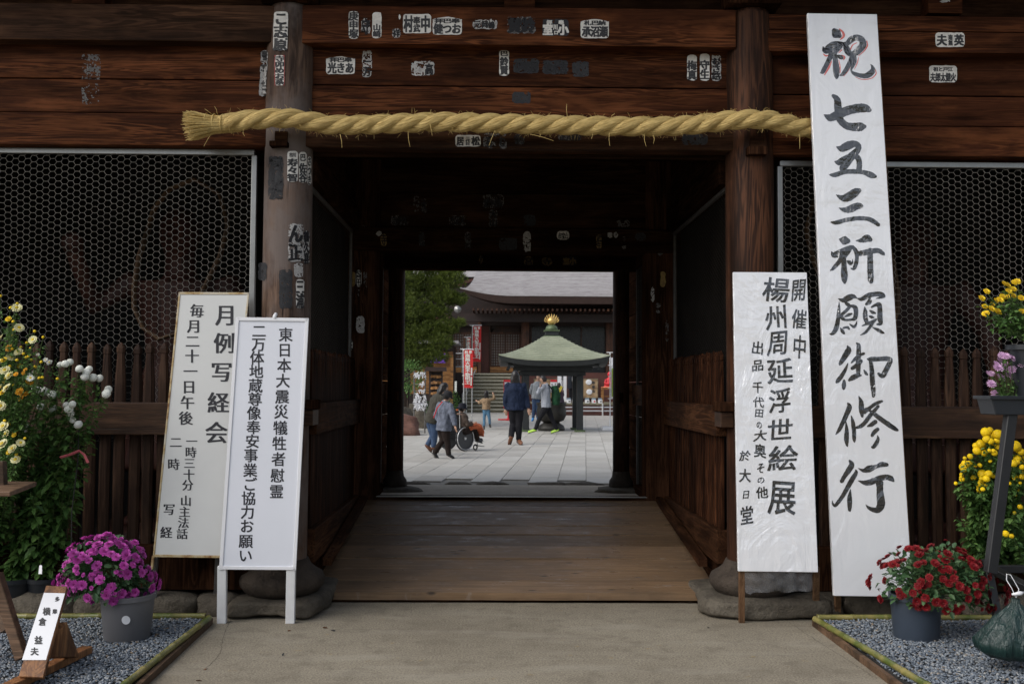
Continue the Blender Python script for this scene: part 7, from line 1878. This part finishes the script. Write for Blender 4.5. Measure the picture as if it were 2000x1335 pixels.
def person(label, D, J, s=None, top='grey', legs='black', shoe='shoe', side=(1,0,0), face=(0,-1,0), hair='short', hat=None, hm=1.7, topr=1.0, skirt=0, z0=None, hands=('l','r'), depth=None, group='visitors in the temple courtyard', shoes=True, bulk=1.0, hairlen=0, feetdir=None):
    """J: joint -> (u, v, depth offset in metres); all joints read off the photo at distance D"""
    P = {k: PY(a[0], a[1], D + (a[2] if len(a) > 2 else 0)) for k, a in J.items()}
    k_ = hm/1.7*bulk; side = Vector(side).normalized(); face = Vector(face).normalized()
    foot = min(P['la'].z, P['ra'].z); root = empty('person', (P['hip'].x, D, GZ if z0 is None else z0), label, 'person', group)
    H = P['head']; up = (H - P['neck']).normalized(); hr = .098*hm/1.7
    # ---- body: one continuous surface
    b = MB(); q = Matrix((side, up.cross(side).normalized()*-1, up)).transposed()
    b.ell(H, (hr*.80, hr*.95, hr*1.18), 16, 12, rot=q)
    b.ell(H - up*hr*.55 + face*hr*.18, (hr*.62, hr*.62, hr*.62), 12, 8, rot=q)
    b.tube([H-up*hr*.9, P['neck'], P['neck']-up*.04], [.052*k_, .056*k_, .08*k_], 10)
    b.ell(H + face*hr*.97 - up*hr*.08, (hr*.13, hr*.17, hr*.20), 8, 6)           # nose
    for sg in (-1, 1): b.ell(H + side*sg*hr*.80 - up*hr*.05, (hr*.10, hr*.16, hr*.24), 8, 6, rot=q)   # ears
    chest = P['neck'].lerp(P['hip'], .30); waist = P['neck'].lerp(P['hip'], .68)
    sh_ = (P['ls']-P['rs']).length/2
    b.tube([P['neck']-up*.02, P['neck'].lerp(P['hip'],.10), chest, waist, P['hip'], P['hip']+(P['hip']-waist).normalized()*.06], [(.07*k_,.07*k_),(.15*k_,.09*k_),(.155*k_,.11*k_),(.13*k_,.095*k_),(.155*k_,.11*k_),(.12*k_,.09*k_)], 16, side=side)
    for L in 'lr':
        sh, e, w, h = P[L+'s'], P[L+'e'], P[L+'w'], P[L+'h']
        b.tube([chest.lerp(sh,.6), sh, sh.lerp(e,.5), e, e.lerp(w,.4), w], [.05*k_,.055*k_,.046*k_,.038*k_,.036*k_,.026*k_], 10); b.ell(sh, .054*k_)
        # hand: palm, four fingers, thumb
        d = (h-w); d = d.normalized() if d.length > 1e-4 else Vector((0,0,-1)); pn = d.cross(side); pn = pn.normalized() if pn.length > .1 else Vector((0,1,0)); lat = pn.cross(d).normalized()
        pc_ = w + d*.05*k_; qq = Matrix((lat, pn, d)).transposed(); b.ell(pc_, (.040*k_, .020*k_, .052*k_), 10, 8, rot=qq)
        cu = face*.35 if True else pn
        for f_, (o_, ln) in enumerate(((-.028,.062),(-.009,.072),(.010,.068),(.028,.052))):
            a0 = w + d*.085*k_ + lat*o_*k_; a1 = a0 + (d+cu*.25).normalized()*ln*.5*k_; a2 = a1 + (d*.6+cu).normalized()*ln*.45*k_
            b.tube([a0-d*.03*k_, a0, a1, a2], [.011*k_,.0105*k_,.0095*k_,.008*k_], 6)
        t0 = w + d*.03*k_ + lat*(-.034 if L == 'l' else .034)*k_; t1 = t0 + (d*.7 + lat*(-.7 if L == 'l' else .7)).normalized()*.032*k_; b.tube([t0-d*.01, t0, t1, t1 + (d+cu*.4).normalized()*.028*k_], [.014*k_,.013*k_,.011*k_,.009*k_], 6)
        hp, kn, an, to = P[L+'p'], P[L+'k'], P[L+'a'], P[L+'t']
        b.tube([P['hip'].lerp(hp,.5), hp, hp.lerp(kn,.5), kn, kn.lerp(an,.35), an], [.085*k_,.088*k_,.072*k_,.052*k_,.052*k_,.036*k_], 12); b.ell(hp, .08*k_)
        b.tube([an+(an-to).normalized()*.03*k_, an.lerp(to,.4), to], [.035*k_,(.036*k_,.028*k_),(.030*k_,.016*k_)], 10)
    remesh(b.build('body', SK, root), .0125*max(hm/1.7, .8), 2)
    for sg in (-1, 1):
        MB().ell(H + face*hr*.90 + side*sg*hr*.30 + up*hr*.08, (.011,.006,.006), 8, 6).build('eye', EYE_M, root); MB().ell(H + face*hr*.93 + side*sg*hr*.30 + up*hr*.24, (.016,.006,.004), 8, 6).build('eyebrow', HAIR, root)
    MB().ell(H + face*hr*.86 - up*hr*.42, (.020,.008,.006), 8, 6).build('mouth', MOUTH, root)
    # ---- top
    g = MB(); tr = topr
    hem = P['hip'] + (P['hip']-waist).normalized()*(.05+skirt)
    g.tube([P['neck']+up*.015, P['neck'].lerp(P['hip'],.05), P['neck'].lerp(P['hip'],.13), chest, waist, P['hip'], hem], [(.072*k_,.07*k_),(.13*k_,.09*k_),(.182*k_,.12*k_),(.19*k_*tr,.145*k_*tr),(.172*k_*tr,.138*k_*tr),(.185*k_*tr,.148*k_*tr),(.19*k_*tr,.15*k_*tr)], 20, side=side)
    for L in 'lr':
        sh, e, w = P[L+'s'], P[L+'e'], P[L+'w']
        g.ell(sh, .074*k_*tr); g.tube([chest.lerp(sh,.55), sh, sh.lerp(e,.5), e, e.lerp(w,.5), w.lerp(e,.04)], [.07*k_,.074*k_*tr,.066*k_*tr,.060*k_*tr,.054*k_*tr,.046*k_*tr], 12); g.ell(e, .060*k_*tr)
    if hat is None and False: pass
    remesh(g.build('top', C_[top], root), .014, 3, disp=.026)
    # ---- trousers
    g = MB(); g.tube([waist.lerp(P['hip'],.4), P['hip'], P['hip']+(P['hip']-waist).normalized()*.07], [(.145*k_,.11*k_),(.168*k_,.132*k_),(.14*k_,.11*k_)], 16, side=side)
    for L in 'lr':
        hp, kn, an = P[L+'p'], P[L+'k'], P[L+'a']
        g.ell(hp, .098*k_); g.tube([P['hip'].lerp(hp,.6), hp, hp.lerp(kn,.5), kn, kn.lerp(an,.5), an.lerp(kn,.03)], [.095*k_,.104*k_,.090*k_,.071*k_,.067*k_,.060*k_], 14); g.ell(kn, .072*k_)
    remesh(g.build('trousers', C_[legs], root), .014, 3, disp=.012)
    # ---- shoes
    for L in 'lr':
        an, to = P[L+'a'], P[L+'t']; d = (to-an); dn = d.normalized() if d.length > 1e-4 else face
        heel = an - dn*.045*k_; g = MB(); g.tube([heel+Vector((0,0,.0)), an.lerp(to,.35)+Vector((0,0,.0)), an.lerp(to,.75), to+dn*.035*k_, to+dn*.06*k_], [.042*k_,(.048*k_,.044*k_),(.050*k_,.036*k_),(.044*k_,.028*k_),(.02*k_,.012*k_)], 12, side=side.cross(Vector((0,0,1))) if False else None); g.ell(an, .050*k_)
        so_ = remesh(g.build('shoe', C_[shoe], root), .012, 2)
        MB().bar(heel-Vector((0,0,.040*k_)), to+dn*.05*k_-Vector((0,0,.034*k_)), .075*k_, .016, up=(0,0,1)).build('sole', C_['sole'] if shoe in ('neon','shoe') and label.startswith('elder') else C_['shoe'], root)
    # ---- hair and hats
    if hair:
        g = MB(); g.ell(H + up*hr*.10 - face*hr*.16, (hr*.93, hr*1.02, hr*1.22), 16, 12, rot=q)
        if hairlen:
            g.tube([H - face*hr*.35, H - up*hr*1.0 - face*hr*.45, H - up*hairlen - face*hr*.35], [(hr*.92,hr*.7),(hr*1.08,hr*.6),(hr*.85,hr*.38)], 16, side=side)
            for sg in (-1, 1): g.tube([H + side*sg*hr*.75, H + side*sg*hr*.85 - up*hairlen*.55 - face*hr*.1, H + side*sg*hr*.7 - up*hairlen*.9-face*hr*.15], [hr*.35,hr*.30,hr*.12], 10)
        # leave the face free
        o = remesh(g.build('hair', HAIR, root), .012, 2, disp=.010)
        bm = bmesh.new(); bm.from_mesh(o.data)
        kill = [v for v in bm.verts if (v.co-H).dot(face) > hr*.40 and (v.co-H).dot(up) < hr*.55 and abs((v.co-H).dot(side)) < hr*.80]
        bmesh.ops.delete(bm, geom=kill, context='VERTS'); bm.to_mesh(o.data); bm.free()
    if hat:
        g = MB(); c = H + up*hr*.35 - face*hr*.05
        for sh0 in (1,):
            ring = []; n = 28; prof = [(0,.98,1),(.25,.95,1),(.75,.85,1),(1.0,.55,1),(1.05,.05,1)]
            hm_ = Matrix((side, up.cross(side).normalized()*-1, up)).transposed()
            vs = []
            pr_ = [(-.55*hr, 1.48*hr), (-.46*hr, 1.42*hr), (-.02*hr, 1.08*hr), (.35*hr, 1.04*hr), (.78*hr, .90*hr), (.98*hr, .55*hr), (1.02*hr, .05*hr)]
            for z, r_0 in pr_:
                for a in range(n):
                    an_ = 2*PI*a/n; wv = 1+.05*math.sin(an_*3+z*30); vs.append(c + hm_ @ Vector((math.cos(an_)*r_0*wv*.95, math.sin(an_)*r_0*wv*1.05, z)))
            m = len(pr_); fs = [(i*n+a, i*n+(a+1)%n, (i+1)*n+(a+1)%n, (i+1)*n+a) for i in range(m-1) for a in range(n)] + [tuple(range((m-1)*n, m*n))]
            g.add(vs, fs)
        o = g.build('hat', C_[hat], root, smooth=True)
    return root, P
def q2(x, y, d=0): return (780+x/5.804, 700+y/5.804, d)
def q1(x, y, d=0): return (770+x/2.78, 500+y/2.78, d)
def q3(x, y, d=0): return (950+x/5.135, 600+y/5.135, d)
# elderly woman in blue-grey, walking right
D1 = DG(895, 880) 
e1, P1 = person('elderly woman in a charcoal felt hat and blue-grey jacket, walking beside the wheelchair', D1, dict(head=q2(545,425), neck=q2(522,485), hip=q2(502,770), ls=q2(455,530,.12), rs=q2(570,535,-.12), le=q2(420,640,.18), re=q2(612,660,-.16), lw=q2(470,730,.10), rw=q2(628,765,-.20), lh=q2(500,750,.08), rh=q2(642,805,-.22),
   lp=q2(480,800,.07), rp=q2(525,800,-.07), lk=q2(490,930,.05), rk=q2(545,945,-.05), la=q2(395,1075,.08), ra=q2(560,1095,-.05), lt=q2(430,1128,.08), rt=q2(600,1118,-.05)), top='bluegrey', legs='brown', hat='hatg', side=(.35,-.94,0), face=(.93,.30,-.15), hm=1.42, topr=1.06, bulk=1.05, skirt=.03)
MB().tube([P1['neck']+Vector((-.05,-.10,.0)), P1['neck'].lerp(P1['hip'],.25)+Vector((-.14,-.16,0)), P1['neck'].lerp(P1['hip'],.6)+Vector((-.20,-.06,-.02))], .012, 6).build('red_bag_strap', M['redpaint'], e1)
# carer in olive parka, pushing the chair
D2 = D1 + 1.0
person('person in an olive-grey hooded parka and jeans pushing the wheelchair', D2, dict(head=q2(505,330), neck=q2(465,395), hip=q2(365,700), ls=q2(415,440,.15), rs=q2(490,450,-.12), le=q2(400,580,.18), re=q2(560,560,-.14), lw=q2(560,620,.2), rw=q2(640,620,-.05), lh=q2(590,625,.2), rh=q2(665,625,-.05),
   lp=q2(355,740,.08), rp=q2(395,740,-.08), lk=q2(380,880,.06), rk=q2(400,880,-.08), la=q2(315,985,.06), ra=q2(385,1010,-.08), lt=q2(350,1030,.06), rt=q2(425,1035,-.08)), top='olive', legs='jeans', shoe='shoeb', side=(.35,-.94,0), face=(.94,.33,-.1), hairlen=.16, hm=1.55, topr=1.15)
# seated elder
D3 = DG(880, 905)
person('seated elderly person in dark bucket hat and brown-grey coat in the wheelchair', D3, dict(head=q2(712,560), neck=q2(700,610), hip=q2(705,800), ls=q2(690,660,.17), rs=q2(735,650,-.17), le=q2(740,760,.2), re=q2(775,745,-.2), lw=q2(820,745,.12), rw=q2(825,735,-.12), lh=q2(845,735,.10), rh=q2(850,725,-.10),
   lp=q2(730,820,.09), rp=q2(740,820,-.09), lk=q2(850,780,.28), rk=q2(855,800,.12), la=q2(890,910,.38), ra=q2(885,925,.2), lt=q2(925,915,.42), rt=q2(920,935,.24)), top='coat', legs='brown', shoe='shoe', hat='hatn', side=(.70,-.70,0), face=(.72,.68,-.15), hm=1.45, topr=1.12)
bl = MB(); a = PY(*q2(780,790)[:2], D3-.05); b_ = PY(*q2(870,765)[:2], D3+.15); c = PY(*q2(915,870)[:2], D3+.3)
bl.tube([a, a.lerp(b_,.5)+Vector((0,0,.03)), b_, b_.lerp(c,.5)+Vector((.04,0,0)), c], [(.13,.06),(.15,.08),(.16,.08),(.13,.05),(.11,.03)], 14, side=(.70,-.70,0))
o = remesh(bl.build('lap_blanket', C_['check']), .016, 2, .02); tag(o, 'orange checked blanket over the knees of the seated elder in the wheelchair', 'blanket')
# wheelchair
wc = empty('wheelchair', (PY(905,880,D3).x, D3, GZ), 'wheelchair with large dark wheels and orange handles carrying the elder in the bucket hat', 'wheelchair')
hd_ = Vector((.70,.71,0)).normalized(); nrm = Vector((.71,-.70,0)).normalized()
wcn = PY(*q2(740,905)[:2], D3-.1); R_w = wcn.z-GZ
def ring(c, ax_, R_, r, n=32, m=8):
    x = ax_.cross(Vector((0,0,1))).normalized(); y = Vector((0,0,1)); pts = [c + (x*math.cos(2*PI*i/n)+y*math.sin(2*PI*i/n))*R_ for i in range(n+1)]
    return MB().tube(pts, r, m)
for k in (0, 1):
    c = wcn - nrm*.52*k
    w_ = ring(c, nrm, R_w-.014, .014).build('wheel', M['black'], wc, smooth=True)
    ring(c+nrm*.035*(1 if k == 0 else -1), nrm, R_w-.03, .009).build('handrim', M['chrome'], w_, smooth=True)
    x = nrm.cross(Vector((0,0,1))).normalized(); disc = [c + (x*math.cos(2*PI*i/32)+Vector((0,0,1))*math.sin(2*PI*i/32))*(R_w-.03) for i in range(32)]
    MB().prism(disc, nrm*.006).build('spoke_guard', mat_plain('dark_spoke_guard', (.05,.052,.055), .5) if k == 0 else bpy.data.materials['dark_spoke_guard'], w_); MB().tube([c-nrm*.03, c+nrm*.03], .03, 12).build('hub', M['chrome'], w_)
    f0 = c - nrm*.04*(1 if k == 0 else -1)
    fr = MB(); fr.tube([f0+hd_*-.20+Vector((0,0,.62)), f0+hd_*-.12+Vector((0,0,.60)), f0+hd_*-.10+Vector((0,0,.05)), f0+hd_*-.06+Vector((0,0,-.02))], .013, 6)
    fr.tube([f0+hd_*-.08+Vector((0,0,.38)), f0+hd_*.26+Vector((0,0,.38)), f0+hd_*.28+Vector((0,0,.14))], .012, 6); fr.tube([f0+hd_*-.08+Vector((0,0,.16)), f0+hd_*.34+Vector((0,0,.14)), f0+hd_*.44+Vector((0,0,-.18))], .012, 6)
    fr.tube([f0+Vector((0,0,0)), f0+hd_*.35+Vector((0,0,-.06)), f0+hd_*.36+Vector((0,0,.14))], .012, 6); fr.build('side_frame', M['chrome'] if k == 0 else M['black'], wc)
    MB().tube([f0+hd_*-.30+Vector((0,0,.60)), f0+hd_*-.17+Vector((0,0,.615))], .019, 8).build('push_handle', mat_plain('orange_grip', (.75,.16,.03), .5) if k == 0 else bpy.data.materials['orange_grip'], wc)
    ring(Vector((0,0,GZ+.07)) + Vector((f0.x,f0.y,0)) + hd_*.36, nrm, .055, .016, 16).build('caster', M['black'], wc, smooth=True)
    MB().bar(f0+hd_*.40+Vector((0,0,-.17)), f0+hd_*.58+Vector((0,0,-.19)), .12, .015).build('footrest', M['black'], wc)
cc = wcn - nrm*.26
MB().bar(cc+hd_*-.10+Vector((0,0,.14)), cc+hd_*.30+Vector((0,0,.15)), .44, .05).build('seat', C_['blackpack'], wc); MB().bar(cc+hd_*-.12+Vector((0,0,.16)), cc+hd_*-.16+Vector((0,0,.60)), .42, .03, up=tuple(hd_)).build('backrest', C_['blackpack'], wc)
# girl
D4 = DG(838, 945)
person('small girl with long black hair, tan top and light jeans, arms raised before the steps', D4, dict(head=q2(985,390), neck=q2(985,440), hip=q2(985,560), ls=q2(940,472), rs=q2(1030,468), le=q2(912,500,.05), re=q2(1078,452,.08), lw=q2(888,484,.12), rw=q2(1066,410,.16), lh=q2(878,478,.14), rh=q2(1060,392,.18),
   lp=q2(968,580), rp=q2(1003,580), lk=q2(962,665,.02), rk=q2(1018,670,-.02), la=q2(960,765), ra=q2(1024,745,.05), lt=q2(962,790,-.12), rt=q2(1032,765,-.05)), top='tan', legs='jeansl', shoe='shoe', side=(1,.1,0), face=(.1,.99,.1), hairlen=.33, hm=1.28, bulk=.93, topr=1.1)
# navy jacket
D5 = DG(868, 1005)
person('tall person with shoulder-length black hair and navy jacket walking away, brown shoes', D5, dict(head=q1(657,650), neck=q1(657,685), hip=q1(660,815), ls=q1(618,708), rs=q1(702,706), le=q1(607,775,-.03), re=q1(716,770,.02), lw=q1(608,830,.02), rw=q1(728,828,-.06), lh=q1(609,848,.03), rh=q1(733,848,-.08),
   lp=q1(643,830), rp=q1(678,830), lk=q1(645,910,.05), rk=q1(678,915,-.02), la=q1(634,985,-.12), ra=q1(675,1000,.02), lt=q1(626,1012,-.02), rt=q1(688,1014,-.16)), top='navy', legs='black', shoe='shoeb', side=(1,.05,0), face=(.05,1,0), hairlen=.24, hm=1.78, topr=1.13, bulk=1.06, skirt=.04)
# man in light grey shirt striding left, neon shoes, green pack
D6_ = DG(847, 1062)
g6, P6 = person('man in light grey shirt and neon shoes striding left, hand to his face', D6_, dict(head=q3(568,722), neck=q3(595,768), hip=q3(600,985), ls=q3(572,790,-.16), rs=q3(622,795,.16), le=q3(515,855,-.18), re=q3(570,860,.20), lw=q3(538,800,-.20), rw=q3(545,790,.10), lh=q3(548,775,-.18), rh=q3(540,770,.08),
   lp=q3(590,1015,-.09), rp=q3(615,1015,.09), lk=q3(535,1105,-.10), rk=q3(655,1115,.08), la=q3(488,1230,-.10), ra=q3(712,1230,.08), lt=q3(436,1245,-.10), rt=q3(664,1247,.08)), top='grey', legs='black', shoe='neon', side=(.1,1,0), face=(-.97,-.1,-.15), hm=1.66, topr=1.02)
bp = MB(); c = PY(*q3(690,885)[:2], D6_+.05); bp.tube([c+Vector((-.02,0,.30)), c+Vector((0,0,.15)), c+Vector((.03,0,-.05)), c+Vector((.02,0,-.28))], [(.08,.10),(.12,.15),(.14,.17),(.10,.13)], 14, side=(1,0,0))
bp = remesh(bp.build('backpack', C_['green']), .02, 3, .02); tag(bp, 'green and black backpack on the back of the man in the grey shirt', 'backpack')
MB().tube([PY(*q3(620,772)[:2], D6_-.12), PY(*q3(645,800)[:2], D6_-.12), PY(*q3(665,850)[:2], D6_-.1)], .02, 6).build('strap', C_['blackpack'], bp)
# grey sweater man facing us
D7 = DG(822, 1045)
person('man in grey sweater and jeans facing the gate, hands behind his back', D7, dict(head=q3(518,702), neck=q3(515,745), hip=q3(500,905), ls=q3(545,785), rs=q3(462,785), le=q3(555,850,.08), re=q3(440,845,.08), lw=q3(530,880,.22), rw=q3(465,880,.22), lh=q3(515,890,.24), rh=q3(480,890,.24),
   lp=q3(515,930), rp=q3(482,930), lk=q3(515,1015), rk=q3(478,1015), la=q3(515,1110), ra=q3(468,1110), lt=q3(525,1130,-.14), rt=q3(460,1130,-.14)), top='greys', legs='jeans', shoe='shoeblue', side=(1,.0,0), face=(.15,-.98,-.1), hm=1.75, topr=1.05)
# purple jacket
D8 = DG(822, 1092)
g8, P8 = person('person in dusky purple jacket seen from behind beside the incense burner', D8, dict(head=q3(728,782), neck=q3(728,815), hip=q3(735,950), ls=q3(695,842), rs=q3(760,842), le=q3(688,890,.05), re=q3(768,880,.0), lw=q3(710,900,.2), rw=q3(760,840,-.1), lh=q3(718,895,.22), rh=q3(752,828,-.12),
   lp=q3(722,965), rp=q3(748,965), lk=q3(722,1040), rk=q3(748,1040), la=q3(722,1112), ra=q3(748,1112), lt=q3(722,1125,.15), rt=q3(748,1125,.15)), top='purple', legs='black', side=(1,0,0), face=(0,1,-.1), hm=1.5, topr=1.15)
o = MB().bar(PY(*q3(720,860)[:2], D8-.25), PY(*q3(755,790)[:2], D8-.25), .10, .03, up=(0,1,0)).build('yellow_umbrella', mat_plain('yellow_nylon', (.62,.50,.05), .6)); tag(o, 'folded yellow thing held up by the person in the purple jacket', 'folded umbrella')
# dark coat visitor on the deck
D9 = 50.2
z9 = zd; v9 = project((PY(*q3(850,800)[:2], D9).x, D9, z9))[1]
def q9(x, y, d=0):  # map standing figure 0..1 height onto the deck
    X = PY(950+(x)/5.135, 755, D9).x; z = z9 + y*1.68; u, v = project((X, D9, z)); return (u, v, d)
g9, P9 = person('visitor in a long dark coat standing on the deck before the posters', D9, dict(head=q9(848,.94), neck=q9(848,.85), hip=q9(848,.52), ls=q9(832,.80), rs=q9(870,.80), le=q9(826,.64), re=q9(878,.64), lw=q9(828,.52,.1), rw=q9(878,.53,.1), lh=q9(828,.48,.12), rh=q9(878,.49,.12),
   lp=q9(842,.48), rp=q9(858,.48), lk=q9(841,.27), rk=q9(860,.27), la=q9(840,.05), ra=q9(861,.05), lt=q9(838,.02,.15), rt=q9(862,.02,.15)), top='dark', legs='black', side=(1,0,0), face=(0,1,0), hm=1.68, z0=z9, skirt=.12, topr=1.1)
bp = MB(); c = P9['neck'].lerp(P9['hip'],.4) + Vector((.18,-.2,0)); bp.tube([c+Vector((0,0,.24)), c+Vector((0,0,.1)), c+Vector((.02,0,-.1)), c+Vector((.02,0,-.22))], [(.08,.07),(.15,.10),(.16,.11),(.10,.08)], 12, side=(1,0,0))
bp = remesh(bp.build('backpack', C_['silver']), .025, 3, .02); tag(bp, 'silver-grey backpack worn by the visitor in the dark coat', 'backpack')
